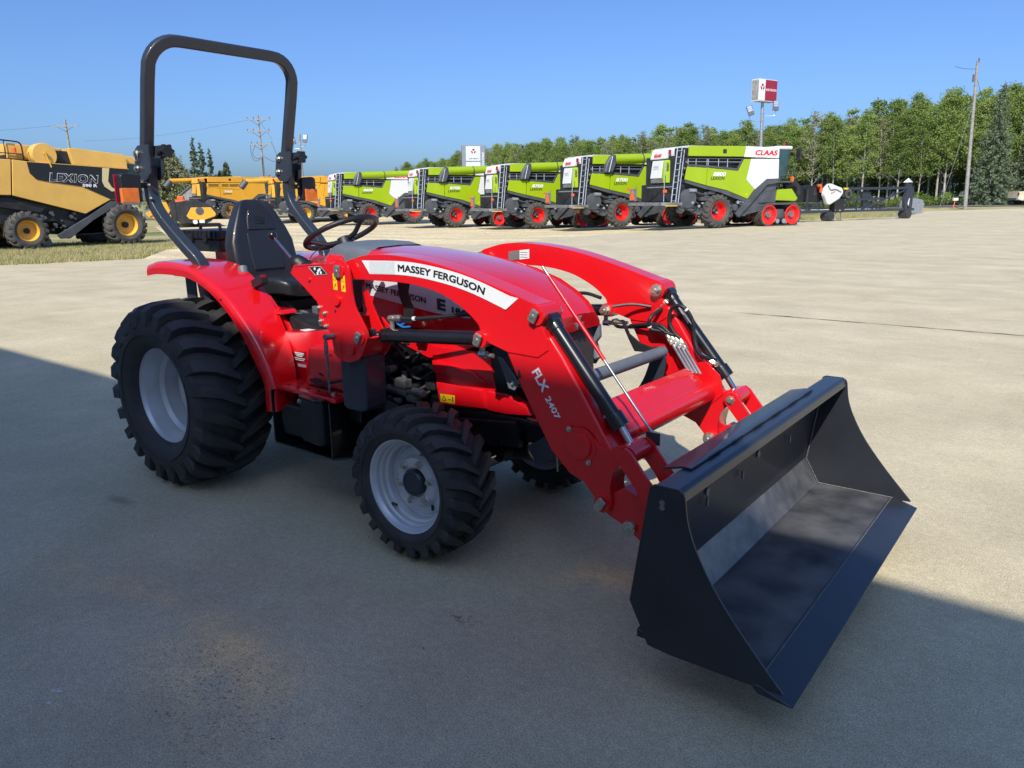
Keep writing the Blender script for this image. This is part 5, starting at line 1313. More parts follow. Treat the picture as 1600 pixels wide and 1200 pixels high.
bm = bmesh.new(); prism(bm, [(-2.09, 2.36), (-2.02, 2.36), (-2.03, 2.47), (-2.13, 2.47)], 'z', .36, .38, .003); box(bm, (-2.03, 2.62, .40), (-1.99, 2.98, .445), .006); cyl(bm, (-1.98, 2.82, .40), (-1.90, 2.82, .42), .055, n=22, bev=.008); cyl(bm, (-2.0, 2.9, .33), (-1.95, 3.0, .33), .035, n=14, bev=.005); part('tie_rod_ends', bm, 'blackm', fa)
bm = bmesh.new(); nut(bm, -2.02, 2.7, .42, 1, .012, .02); cyl(bm, (-1.965, 2.9, .33), (-1.955, 2.9, .22), .004); tube(bm, smooth([(-1.9, 2.85, .5), (-1.93, 2.83, .36), (-1.97, 2.88, .30)], 5), .005, n=6); part('axle_fittings', bm, 'steel', fa)

# ---- hood
def hood_surface():
    #        x     top   shoulder_z  half_width  bottom
    secs = [(-2.775, 1.285, 1.228, .265, .97), (-2.70, 1.282, 1.226, .268, .965), (-2.45, 1.262, 1.204, .27, .945), (-2.25, 1.236, 1.176, .268, .935),
            (-2.08, 1.205, 1.142, .262, .935), (-1.94, 1.162, 1.100, .252, .94), (-1.84, 1.115, 1.055, .238, .945), (-1.77, 1.072, 1.018, .215, .955), (-1.725, 1.028, .985, .185, .968)]
    bm = bmesh.new(); rows = []
    for x, zt, zs, hw, zb in secs:
        R = []
        prof = [(-1.0, zb), (-1.0, zb + (zs - zb) * .5), (-.985, zs - .018), (-.955, zs), (-.92, zs + .006), (-.80, zs + (zt - zs) * .55), (-.72, zs + (zt - zs) * .80), (-.45, zt - .004), (0, zt)]
        for u, z in prof + [(-u, z) for u, z in prof[-2::-1]]: R.append(bm.verts.new((x + (0.0 if abs(u) < .5 else -.02 * (abs(u) - .5) * (1 if x > -1.9 else 0)), CY + u * hw, z)))
        rows.append(R)
    for A, B in zip(rows, rows[1:]):
        for k in range(len(A) - 1): bm.faces.new((A[k], A[k + 1], B[k + 1], B[k]))
    # nose face
    last = rows[-1]; nb = [bm.verts.new((-1.735, v.co.y, .955)) for v in last]
    for k in range(len(last) - 1): bm.faces.new((last[k], last[k + 1], nb[k + 1], nb[k]))
    norm(bm); return bm
hd = part('hood', hood_surface(), 'redp', sharp=28)
bm = bmesh.new(); prism(bm, [(2.50, 1.0), (2.94, 1.0), (2.94, 1.14), (2.86, 1.17), (2.58, 1.17), (2.50, 1.14)], 'x', -3.0, -2.15, .01); part('hood_lining', bm, 'blackm', hd)
# hood side decals
def hood_decal(f, s):
    def surf(x): return f(CY - .270)
    bm = bmesh.new(); y = f(2.4475)
    prism(bm, [(-2.745, 1.155), (-2.60, 1.150), (-2.40, 1.135), (-2.20, 1.100), (-2.10, 1.06), (-2.10, 1.012), (-2.30, 1.02), (-2.55, 1.05), (-2.745, 1.075)], 'y', y, y + s * .002, 0)
    d = part('side_decal', bm, 'greyd', hd)
    r = (1, 0, -.12) if s > 0 else (-1, 0, .12)
    o = (-2.735, 2.4465, 1.104) if s > 0 else (-2.36, my(2.4465), 1.06)
    b = put_text('MASSEY FERGUSON', o, r, (0, 0, 1) if s > 0 else (0, 0, 1), .385, .026, fat=.03); part('lettering', b, 'dletter', d)
    if s > 0:
        b = put_text('E', (-2.285, 2.4465, 1.037), (1, 0, -.12), (0, 0, 1), .05, .05, bold=.05); part('letter', b, 'gun', d)
        b = put_text('1840', (-2.20, 2.4465, 1.030), (1, 0, -.12), (0, 0, 1), .11, .026, bold=.05); part('number', b, 'dletter', d)
both(hood_decal)
# lower side grilles
def side_grille(f, s):
    bm = bmesh.new(); a, b = sorted((f(2.485), f(2.50)))
    prism(bm, [(-2.60, .865), (-2.38, .80), (-2.03, .905), (-2.03, .92), (-2.60, .92)], 'y', a, b, .003)
    P_ = part('side_panel', bm, 'redp')
    bm = bmesh.new(); a, b = sorted((f(2.475), f(2.50))); prism(bm, [(-2.36, .865), (-2.02, .865), (-1.97, .62), (-2.315, .60)], 'y', a, b, .004); part('lower_panel', bm, 'redp', P_)
    bm = bmesh.new(); a, b = sorted((f(2.462), f(2.49))); prism(bm, [(-2.345, .80), (-2.11, .775), (-2.045, .745), (-2.04, .735), (-2.335, .745)], 'y', a, b, .003); part('panel_rib', bm, 'redp', P_)
    bm = bmesh.new(); a, b = sorted((f(2.462), f(2.488))); prism(bm, [(-2.325, .705), (-2.06, .70), (-2.045, .62), (-2.305, .603)], 'y', a, b, .004); part('panel_step', bm, 'redp', P_)
    bm = bmesh.new(); a, b = sorted((f(2.470), f(2.52))); prism(bm, [(-2.03, .70), (-1.93, .70), (-1.82, .66), (-1.80, .625), (-1.93, .612), (-2.03, .612)], 'y', a, b, .006); part('front_corner_panel', bm, 'redp', P_)
    bm = bmesh.new(); a, b = sorted((f(2.48), f(2.50))); prism(bm, [(-2.01, .885), (-1.93, .96), (-1.86, .93), (-1.90, .68), (-1.99, .70)], 'y', a, b, .003); part('radiator_side', bm, 'black', P_)
    if s > 0:
        bm = bmesh.new(); prism(bm, [(-2.298, .651), (-2.212, .655), (-2.212, .617), (-2.298, .614)], 'y', 2.4605, 2.462, 0); yl_ = part('yellow_sticker', bm, 'yellow', P_)
        bm = bmesh.new(); prism(bm, [(-2.291, .622), (-2.262, .623), (-2.276, .648)], 'y', 2.4595, 2.4605, 0); box(bm, (-2.25, 2.4595, .630), (-2.235, 2.4605, .633)); box(bm, (-2.226, 2.4595, .625), (-2.220, 2.4605, .648)); w_ = part('sticker_print', bm, 'dletter', yl_)
        bm = bmesh.new(); prism(bm, [(-2.286, .625), (-2.267, .626), (-2.276, .642)], 'y', 2.4588, 2.4595, 0); part('sticker_symbol', bm, 'yellow', w_)
both(side_grille)
# front grille, headlights, guard
bm = bmesh.new(); prism(bm, [(2.53, .60), (2.91, .60), (2.90, .955), (2.54, .955)], 'x', -1.80, -1.755, .02); gr = part('front_grille', bm, 'mesh')
bm = bmesh.new(); prism(bm, [(2.50, .52), (2.94, .52), (2.94, .61), (2.50, .61)], 'x', -1.86, -1.745, .02); part('lower_grille_frame', bm, 'redp')
def headlight(f, s):
    bm = bmesh.new()
    V = [(-1.765, 2.60, 1.01), (-1.75, 2.66, .985), (-1.76, 2.63, .93), (-1.79, 2.55, .955), (-1.80, 2.52, 1.00)]
    A = [bm.verts.new((x, f(y), z)) for x, y, z in V]; B = [bm.verts.new((x - .04, f(y), z)) for x, y, z in V]
    bm.faces.new(A); bm.faces.new(B[::-1])
    for i in range(5): bm.faces.new((A[i], A[(i + 1) % 5], B[(i + 1) % 5], B[i]))
    bevel(bm, .004); part('headlight', bm, 'lens')
    bm = bmesh.new(); cyl(bm, (-1.80, f(2.50), .90), (-1.75, f(2.52), .80), .02, n=8); prism(bm, [(-1.80, .98), (-1.735, .96), (-1.73, .90), (-1.78, .84)], 'y', min(f(2.515), f(2.545)), max(f(2.515), f(2.545)), .01); part('grille_trim', bm, 'plastic')
both(headlight)
emb = bmesh.new(); bmesh.ops.create_cube
for cx_, cz_ in ((CY - .0, 1.005), (CY - .018, .975), (CY + .018, .975)):
    prism(emb, [(cx_ - .017, cz_ + .015), (cx_ + .017, cz_ + .015), (cx_, cz_ - .013)], 'x', -1.732, -1.722, .001)
part('hood_emblem', emb, 'steel', hd)
# brush guard
bm = bmesh.new(); cyl(bm, (-1.50, 2.34, .835), (-1.50, 3.06, .835), .026, n=20, bev=.003); bg = part('guard_crossbar', bm, 'plastic')
def guard(f, s):
    P_ = smooth([(-1.50, 0, .86), (-1.515, 0, .80), (-1.55, 0, .70), (-1.62, 0, .60), (-1.74, 0, .52)], 5); Q_ = smooth([(-1.49, 0, .86), (-1.47, 0, .79), (-1.50, 0, .66), (-1.57, 0, .54), (-1.72, 0, .45)], 5)
    bm = bmesh.new(); y0, y1 = sorted((f(2.40), f(2.412)))
    prism(bm, [(p.x - .03, p.z) for p in P_] + [(q.x, q.z) for q in Q_[::-1]], 'y', y0, y1, .001); part('guard_plate', bm, 'gun', bg)
    bm = bmesh.new(); prism(bm, [(-1.92, .875), (-1.895, .87), (-1.81, .775), (-1.83, .745), (-1.86, .75), (-1.90, .84)], 'y', y0, y1, .002); gb = part('guard_bracket', bm, 'plastic', bg)
    bm = bmesh.new(); nut(bm, -1.835, y0, .775, 1, .008, .012); part('bracket_bolt', bm, 'zinc', gb)
    bm = bmesh.new(); prism(bm, [(-1.701, .965), (-1.686, .965), (-1.655, .905), (-1.60, .868), (-1.52, .85), (-1.53, .83), (-1.626, .828), (-1.66, .885)], 'y', y0, y1, .002); part('guard_upper_bracket', bm, 'blackm', bg)
both(guard)

# ---- dash, steering, seat, platform
bm = bmesh.new()
rows = []
for x, zt, hw in ((-3.26, 1.215, .115), (-3.20, 1.245, .13), (-3.12, 1.29, .16), (-3.02, 1.307, .20), (-2.86, 1.302, .215), (-2.78, 1.289, .20)):
    rows.append([bm.verts.new((x, CY + u * hw, zt - dz)) for u, dz in ((-1, .12), (-1, .05), (-.92, .02), (-.7, .004), (0, 0), (.7, .004), (.92, .02), (1, .05), (1, .12))])
for A, B in zip(rows, rows[1:]):
    for k in range(8): bm.faces.new((A[k], A[k + 1], B[k + 1], B[k]))
bm.faces.new(rows[0]); dsh = part('dashboard', bm, 'plastic', sharp=40)
bm = bmesh.new(); box(bm, (-3.10, 2.50, 1.0), (-2.95, 2.94, 1.25), .03); box(bm, (-3.20, 2.55, .65), (-2.9, 2.89, 1.22), .03); part('dash_pedestal', bm, 'redp')
bm = bmesh.new(); box(bm, (-2.80, 2.48, 1.10), (-2.765, 2.96, 1.23), .004); prism(bm, [(2.50, 1.20), (2.94, 1.20), (2.88, 1.277), (2.56, 1.277)], 'x', -2.80, -2.765, .004); part('dash_seam', bm, 'black', dsh)
# steering wheel
wc = Vector((-3.21, CY, 1.34)); sn = Vector((-.42, -.04, .90)).normalized()
sa = Vector((0, 1, 0)); sa = (sa - sn * sa.dot(sn)).normalized(); sb = sn.cross(sa)
bm = bmesh.new(); tube(bm, [wc + (sa * cos(2*pi*k/48) + sb * sin(2*pi*k/48)) * .195 for k in range(48)], .0145, n=12, closed=True); sw = part('steering_wheel', bm, 'dplastic')
bm = bmesh.new()
for k in range(3):
    a = 2 * pi * k / 3 + .55; d1 = sa * cos(a) + sb * sin(a)
    tube(bm, smooth([wc - sn * .045 + d1 * .03, wc - sn * .04 + d1 * .09, wc - sn * .012 + d1 * .15, wc + d1 * .192], 4), .013, n=10)
part('wheel_spokes', bm, 'dplastic', sw)
bm = bmesh.new(); cyl(bm, wc - sn * .075, wc - sn * .025, .045, .036, n=24, bev=.006); cyl(bm, wc - sn * .20, wc - sn * .07, .028, n=16); part('wheel_hub', bm, 'dplastic', sw)
bm = bmesh.new()
cyl(bm, (-3.24, CY + .16, 1.20), (-3.24, CY + .16, 1.275), .05, n=24, bev=.006); part('fuel_cap', bm, 'plastic')
bm = bmesh.new(); box(bm, (-3.34, 2.93, 1.12), (-3.05, 3.05, 1.20), .02); box(bm, (-3.30, 2.45, 1.15), (-3.0, 2.95, 1.215), .03); part('rear_cowl', bm, 'redp')
# seat
def loft(bm, rows, close_ends=True):
    R = [[bm.verts.new(p) for p in r] for r in rows]; n = len(R[0])
    for A, B in zip(R, R[1:]):
        for k in range(n): bm.faces.new((A[k], A[(k + 1) % n], B[(k + 1) % n], B[k]))
    if close_ends: bm.faces.new(R[0][::-1]); bm.faces.new(R[-1])
    norm(bm); return bm
def superell(cx, cy, hw, hd, dirx, dirz, n=28, p=3.2, dish=0.0):
    out = []
    for k in range(n):
        a = 2 * pi * k / n; u = abs(cos(a)) ** (2 / p) * (1 if cos(a) > 0 else -1); v = abs(sin(a)) ** (2 / p) * (1 if sin(a) > 0 else -1)
        out.append((u, v))
    return out
bm = bmesh.new(); rows = []
tilt = .20
for h, hw, dep, yo in ((0.0, .215, .050, 0), (.06, .232, .062, 0), (.16, .243, .070, 0), (.26, .238, .070, 0), (.34, .205, .066, 0), (.40, .172, .060, 0), (.45, .142, .052, 0), (.485, .118, .044, 0), (.508, .092, .032, 0), (.518, .06, .016, 0)):
    r = []
    for u, v in superell(0, 0, 1, 1, 0, 0, 36, 2.8):
        wing = .035 * max(0, abs(u) - .45) ** 1.2 * 2.2 * (1 if v > 0 else .3)
        r.append((-3.91 - h * tilt + (v * dep + wing) * .98, CY + u * hw * .88, 1.04 + h * .92 + v * dep * tilt))
    rows.append(r)
loft(bm, rows); st = part('seat_backrest', bm, 'seat', sharp=60)
bm = bmesh.new(); rows = []
for h, hw in ((.09, .115), (.20, .125), (.31, .120), (.315, .118)):
    rows.append([(-3.91 - h * tilt + .064 + v * .010, CY + u * hw * .88, 1.04 + h * .92 + v * .003) for u, v in superell(0, 0, 1, 1, 0, 0, 28, 5)])
loft(bm, rows); bevel(bm, .004, 2, 50); part('backrest_pad', bm, 'seat', st, sharp=50)
bm = bmesh.new(); rows = []
for h, hw in ((.335, .106), (.40, .096), (.450, .078), (.458, .070)):
    rows.append([(-3.91 - h * tilt + .062 + v * .012, CY + u * hw * .88, 1.04 + h * .92 + v * .003) for u, v in superell(0, 0, 1, 1, 0, 0, 28, 5)])
loft(bm, rows); bevel(bm, .004, 2, 50); hp2 = part('headrest_pad', bm, 'seat', st, sharp=50)
bm = bmesh.new()
for zz in (1.425, 1.442, 1.458): tube(bm, [(-3.91 - (zz * .92 + .083 - 1.04) * tilt + .076, CY - .035, zz * .92 + .083), (-3.91 - (zz * .92 + .083 - 1.04) * tilt + .076, CY + .015, zz * .92 + .084)], .0025, n=5)
tube(bm, [(-3.92, CY + .03, 1.435), (-3.91, CY + .012, 1.39)], .0025, n=5); tube(bm, [(-3.92, CY + .055, 1.435), (-3.91, CY + .037, 1.39)], .0025, n=5)
part('stitched_motif', bm, 'seat', hp2)
bm = bmesh.new(); rows = []
for x, z, hw, th in ((-3.98, 1.055, .16, .05), (-3.92, 1.045, .215, .062), (-3.80, 1.030, .235, .066), (-3.65, 1.035, .238, .066), (-3.55, 1.042, .225, .060), (-3.49, 1.032, .195, .045), (-3.465, 1.015, .15, .02)):
    rows.append([(x, CY + u * hw * .88, z + (v * th if v > 0 else v * th * .9) + (.028 * max(0, abs(u) - .5) * 2 if v > 0 else 0)) for u, v in superell(0, 0, 1, 1, 0, 0, 36, 2.9)])
loft(bm, rows); part('seat_cushion', bm, 'seat', sharp=60)
bm = bmesh.new(); box(bm, (-3.95, 2.55, .90), (-3.55, 2.90, .97), .01)
for k in range(7): cyl(bm, (-3.90 + k * .055, 2.53, .90 - (k % 2) * .03), (-3.90 + k * .055, 2.91, .93 - (k % 2) * .02), .014, n=8)
box(bm, (-4.05, 2.5, .76), (-3.3, 2.94, .88), .02); part('seat_suspension', bm, 'blackm')
bm = bmesh.new(); tube(bm, smooth([(-3.72, 2.46, 1.06), (-3.725, 2.455, 1.12), (-3.74, 2.46, 1.16)], 4), .026, n=12); part('armrest_knob', bm, 'plastic')
bm = bmesh.new(); tube(bm, smooth([(-3.72, 2.45, 1.02), (-3.64, 2.42, 1.045), (-3.53, 2.40, 1.08)], 5), 0, prof=rrect(.03, .012, .003, 2)); X = Matrix.Translation((-3.505, 2.40, 1.095)) @ Matrix.Rotation(-.35, 4, 'Y'); box(bm, (-.045, -.024, -.020), (.045, .024, .024), .006, X); bk = part('belt_buckle', bm, 'dplastic')
bm = bmesh.new(); box(bm, (.012, -.016, .010), (.047, .016, .026), .003, X); part('release_button', bm, 'redlens', bk)
bm = bmesh.new(); tube(bm, smooth([(-3.55, 2.42, .95), (-3.48, 2.38, .88), (-3.42, 2.36, .82), (-3.35, 2.35, .80)], 5), 0, prof=rrect(.06, .03, .008, 2)); part('position_lever_guide', bm, 'dplastic')
# floor, rear deck
bm = bmesh.new(); prism(bm, [(-3.6, .62), (-3.22, .62), (-3.1, .64), (-3.1, .86), (-3.35, .92), (-4.1, .9), (-4.1, .62)], 'y', 2.46, 2.98, .01); dk = part('centre_tunnel', bm, 'blackm')
random.seed(6)
bm = bmesh.new()
for k in range(16):
    x = random.uniform(-3.55, -3.02); y = random.uniform(2.44, 2.62); z = .90 + random.uniform(-.02, .04); r = random.uniform(.008, .02)
    if k % 3: cyl(bm, (x, y, z), (x + random.uniform(.03, .10), y + random.uniform(-.02, .04), z + random.uniform(-.01, .02)), r, n=12, bev=.002)
    else: box(bm, (x, y, z - .03), (x + r * 3, y + r * 2, z + .02), .004)
part('hydraulic_fittings', bm, 'cast', dk)
bm = bmesh.new(); prism(bm, [(-3.47, .955), (-3.36, .955), (-3.34, .935), (-3.45, .935)], 'y', 2.40, 2.50, .003); bolt(bm, (-3.42, 2.44, .955), (0, 0, 1), .010, .012); part('seat_bracket', bm, 'redp', dk)
bm = bmesh.new(); prism(bm, [(-3.60, .84), (-3.22, .86), (-2.86, .90), (-2.80, .86), (-2.90, .62), (-3.6, .62)], 'y', 2.385, 2.455, .008); cp = part('console_panel', bm, 'redp')
bm = bmesh.new(); prism(bm, [(-3.02, .82), (-2.78, .84), (-2.76, .62), (-3.06, .62)], 'y', 2.30, 2.39, .02); part('console_step_box', bm, 'redp', cp)
bm = bmesh.new(); prism(bm, [(-3.245, .70), (-3.14, .712), (-3.14, .765), (-3.245, .755)], 'y', 2.383, 2.3845, 0); s1 = part('rating_plate', bm, 'redsticker', cp)
for k, (w_, zz) in enumerate(((.075, .750), (.065, .742), (.045, .734), (.085, .722), (.07, .713))):
    bm = bmesh.new(); box(bm, (-3.195 - w_ / 2, 2.3815, zz), (-3.195 + w_ / 2, 2.383, zz + .004)); part('plate_print', bm, 'whitel', s1)
bm = bmesh.new(); box(bm, (-3.215, 2.383, .68), (-3.15, 2.3845, .694)); part('small_sticker', bm, 'whitel', cp)
bm = bmesh.new(); prism(bm, [(-3.19, 2.395), (-3.11, 2.395), (-3.10, 2.44), (-3.18, 2.44)], 'z', .868, .871, 0); part('white_sticker', bm, 'whitel', cp)
def foot(f, s):
    a, b = sorted((f(2.08), f(2.46)))
    bm = bmesh.new(); 
    prism(bm, [(-3.19, f(2.215)), (-2.70, f(2.19)), (-2.70, f(2.46)), (-3.22, f(2.46))], 'z', .60, .622, .005); fp = part('footplate', bm, 'redp')
    random.seed(4)
    for i in range(6):
        for j in range(4):
            bm = bmesh.new(); x = -3.12 + i * .075 + (j % 2) * .035; y = f(2.25 + j * .05)
            cyl(bm, (x, y, .6222), (x, y, .6232), .011, n=12); part('footplate_hole', bm, 'blackm', fp)
    bm = bmesh.new()
    for x, y in ((-3.05, 2.44), (-2.80, 2.44), (-2.78, 2.25)): bolt(bm, (x, f(y), .622), (0, 0, 1), .009, .01)
    part('footplate_bolt', bm, 'zinc', fp)
both(foot)
# pedal
bm = bmesh.new(); X = Matrix.Translation((-2.98, 2.34, .70)) @ Matrix.Rotation(.22, 4, 'Y') @ Matrix.Rotation(-.25, 4, 'Z'); prism(bm, [(-.09, -.022), (-.05, -.036), (.05, -.03), (.09, -.018), (.09, .018), (.05, .03), (-.05, .036), (-.09, .022)], 'z', -.006, .008, .003, xf=X); pd = part('drive_pedal', bm, 'blackm')
bm = bmesh.new()
for k in range(9): box(bm, (-.075 + k * .018, -.024, .008), (-.068 + k * .018, .024, .011), 0, X)
part('pedal_tread', bm, 'plastic', pd)
bm = bmesh.new(); tube(bm, smooth([(-2.98, 2.30, .66), (-2.88, 2.27, .655), (-2.78, 2.26, .68), (-2.70, 2.27, .70)], 4), 0, prof=rrect(.05, .012, .003, 2)); cyl(bm, (-2.96, 2.34, .70), (-2.96, 2.34, .625), .007); part('pedal_arm', bm, 'blackm', pd)
# battery box and step under the footplate
bm = bmesh.new(); prism(bm, [(-3.16, .60), (-2.72, .595), (-2.72, .335), (-3.17, .335)], 'y', 2.42, 2.45, .004); part('box_back_plate', bm, 'black')
bm = bmesh.new(); prism(bm, [(-3.19, .60), (-3.18, .60), (-3.18, .335), (-3.19, .335)], 'y', 2.19, 2.44, .001); prism(bm, [(-3.19, .44), (-3.0, .38), (-3.0, .335), (-3.19, .335)], 'y', 2.40, 2.41, .001); part('box_side_plate', bm, 'black')
bm = bmesh.new(); prism(bm, [(-3.185, 2.19), (-2.735, 2.175), (-2.56, 2.36), (-3.185, 2.45)], 'z', .325, .335, .003); part('box_floor', bm, 'black')
bm = bmesh.new(); prism(bm, [(-3.15, .37), (-3.17, .46), (-3.16, .50), (-3.12, .53), (-2.98, .53), (-2.96, .50), (-2.95, .37)], 'y', 2.22, 2.42, .014, 3); part('battery_case', bm, 'dplastic')
bm = bmesh.new(); pts = [(-2.965, 2.20), (-2.94, 2.17), (-2.80, 2.155), (-2.775, 2.17), (-2.77, 2.42), (-2.96, 2.42)]; prism(bm, pts, 'z', .385, .60, .012, 3); tb_ = part('tool_box', bm, 'dplastic')
bm = bmesh.new(); pts = [(-2.965, 2.195), (-2.94, 2.165), (-2.80, 2.148), (-2.765, 2.165), (-2.76, 2.42), (-2.96, 2.42)]; prism(bm, pts, 'z', .601, .612, .004, 2); part('tool_box_lid', bm, 'black', tb_)
bm = bmesh.new(); nut(bm, -2.93, 2.168, .583, 1, .008, .012); nut(bm, -2.955, 2.182, .583, 1, .006, .008); part('box_bolt', bm, 'zinc', tb_)
bm = bmesh.new(); box(bm, (-2.86, 2.20, .6122), (-2.82, 2.225, .6135)); part('box_sticker', bm, 'whitel', tb_)
bm = bmesh.new()
prism(bm, [(-2.735, .60), (-2.725, .60), (-2.725, .33), (-2.735, .33)], 'y', 2.175, 2.40, .001); prism(bm, [(-2.725, .52), (-2.60, .46), (-2.57, .34), (-2.725, .333)], 'y', 2.35, 2.36, .002); part('box_end_plate', bm, 'black')
# tool case behind the seat
bm = bmesh.new(); box(bm, (-4.84, 2.75, 1.20), (-4.40, 3.05, 1.275), .008); tc_ = part('tool_case', bm, 'dplastic')
bm = bmesh.new(); box(bm, (-4.85, 2.742, 1.278), (-4.39, 3.06, 1.335), .01); 
for k in range(9): box(bm, (-4.83 + k * .05, 2.736, 1.285), (-4.825 + k * .05, 2.742, 1.33))
part('case_lid', bm, 'dplastic', tc_)
bm = bmesh.new(); tube(bm, [(-4.72, 2.82, 1.335), (-4.71, 2.82, 1.365), (-4.50, 2.82, 1.37), (-4.49, 2.82, 1.335)], 0, prof=rrect(.02, .014, .003, 2)); part('case_handle', bm, 'dplastic', tc_)
bm = bmesh.new(); box(bm, (-4.72, 2.728, 1.262), (-4.68, 2.742, 1.31), .003); box(bm, (-4.56, 2.728, 1.262), (-4.52, 2.742, 1.31), .003); part('case_latch', bm, 'blackm', tc_)
bm = bmesh.new(); box(bm, (-4.40, 2.42, 1.08), (-4.10, 3.02, 1.12), .006); box(bm, (-4.55, 2.8, 1.0), (-4.35, 3.0, 1.21), .01); part('rear_cross_member', bm, 'red')
bm = bmesh.new(); tube(bm, smooth([(-4.62, 2.72, 1.20), (-4.60, 2.70, 1.16), (-4.56, 2.70, 1.14), (-4.52, 2.7, 1.13)], 4), .014, n=8); part('rear_hook', bm, 'steel')
bm = bmesh.new(); box(bm, (-4.12, 2.335, .80), (-4.02, 2.345, 1.12), .004); part('fender_bracket', bm, 'gun')
bm = bmesh.new(); box(bm, (-4.02, 2.60, 1.0), (-3.97, 2.84, 1.40), .02); part('seat_rear_shell', bm, 'dplastic')

# ---- loader mast
def mast(f, s):
    ms = smooth([(-2.62, 0, 1.245), (-2.585, 0, 1.262), (-2.545, 0, 1.245), (-2.522, 0, 1.20), (-2.515, 0, 1.12), (-2.50, 0, 1.06), (-2.465, 0, 1.01), (-2.435, 0, .965)], 4)
    pts = [(p.x, p.z) for p in ms] + [(-2.43, .935), (-2.47, .86), (-2.50, .832), (-2.56, .815), (-2.62, .82), (-2.655, .845), (-2.665, .93), (-2.665, 1.02), (-2.655, 1.10), (-2.66, 1.235)]
    a, b = sorted((f(2.165), f(2.178)))
    bm = bmesh.new(); prism(bm, pts, 'y', a, b, .002); m1 = part('mast_outer_plate', bm, 'red')
    a, b = sorted((f(2.315), f(2.328))); bm = bmesh.new(); prism(bm, [(-2.66, 1.0), (-2.50, 1.0), (-2.435, .95), (-2.43, .935), (-2.47, .86), (-2.50, .832), (-2.56, .815), (-2.62, .82), (-2.655, .845)], 'y', a, b, .002); part('mast_inner_plate', bm, 'red')
    # folded side plate joining both
    bm = bmesh.new(); a, b = sorted((f(2.178), f(2.315))); prism(bm, [(-2.665, .93), (-2.665, 1.02), (-2.655, 1.02), (-2.655, .93)], 'y', a, b, 0); part('mast_back_plate', bm, 'red'); bm = bmesh.new(); prism(bm, [(-2.50, .85), (-2.44, .93), (-2.45, .935), (-2.51, .86)], 'y', a, b, 0); part('mast_front_plate', bm, 'red')
    bm = bmesh.new(); c_ = [(-2.52, 1.12), (-2.495, 1.13), (-2.47, 1.07), (-2.43, 1.0), (-2.40, .955), (-2.45, .955), (-2.48, 1.01), (-2.51, 1.06)]
    a, b = sorted((f(2.235), f(2.245))); prism(bm, c_, 'y', a, b, .002); part('mast_gusset', bm, 'red')
    bm = bmesh.new(); a, b = sorted((f(2.195), f(2.32))); prism(bm, [(-2.655, .84), (-2.49, .84), (-2.495, .60), (-2.53, .585), (-2.63, .585), (-2.655, .60)], 'y', a, b, .012, 3); part('mast_post', bm, 'gun')
    bm = bmesh.new()
    pinhead(bm, -2.585, f(2.165), 1.212, s, .1); pinhead(bm, -2.480, f(2.165), .935, s, .5); part('mast_pin', bm, 'zinc', m1)
    bm = bmesh.new(); nut(bm, -2.585, f(2.328), 1.212, -s); nut(bm, -2.480, f(2.328), .935, -s); part('mast_pin_nut', bm, 'zinc', m1)
    for x, z, yy, r in ((-2.585, 1.212, 2.158, .034), (-2.480, .935, 2.158, .034), (-2.607, 1.085, 2.152, .022), (-2.535, .875, 2.152, .022)):
        bm = bmesh.new(); cyl(bm, (x, f(2.165), z), (x, f(yy), z), r, n=28, bev=.002); part('mast_boss', bm, 'red', m1)
    bm = bmesh.new(); box(bm, (-2.632, f(2.165) - .001, 1.03), (-2.622, f(2.165) + .0005, 1.042)) if s > 0 else box(bm, (-2.632, f(2.165) - .0005, 1.03), (-2.622, f(2.165) + .001, 1.042)); part('mast_hole', bm, 'blackm', m1)
    # parking latch
    bm = bmesh.new(); cyl(bm, (-2.652, f(2.115), .925), (-2.652, f(2.165), .925), .014, n=18, bev=.003); cyl(bm, (-2.652, f(2.12), .915), (-2.655, f(2.125), .80), .0055, n=10); cyl(bm, (-2.652, f(2.12), .905), (-2.652, f(2.12), .86), .009, n=12); cyl(bm, (-2.68, f(2.125), .848), (-2.625, f(2.125), .846), .005, n=8); cyl(bm, (-2.655, f(2.125), .80), (-2.66, f(2.13), .67), .0048, n=8); part('latch_pin', bm, 'cast', m1)
    if s > 0:
        for x, z, sk in ((-2.615, 1.165, 0), (-2.563, 1.160, 0)):
            bm = bmesh.new(); prism(bm, [(x - .013, z - .034), (x + .013, z - .036), (x + .013, z + .034), (x - .013, z + .036)], 'y', 2.163, 2.1645, .0005); yb = part('warning_sticker', bm, 'yellow', m1)
            bm = bmesh.new(); tube(bm, [(x - .009, 2.1625, z + .008), (x + .009, 2.1625, z + .007), (x, 2.1625, z + .026)], .0009, n=4, closed=True); tube(bm, [(x - .005, 2.1625, z - .028), (x, 2.1625, z - .012), (x + .006, 2.1625, z - .006), (x + .004, 2.1625, z - .02)], .0013, n=4); part('sticker_print', bm, 'dletter', yb)
both(mast)
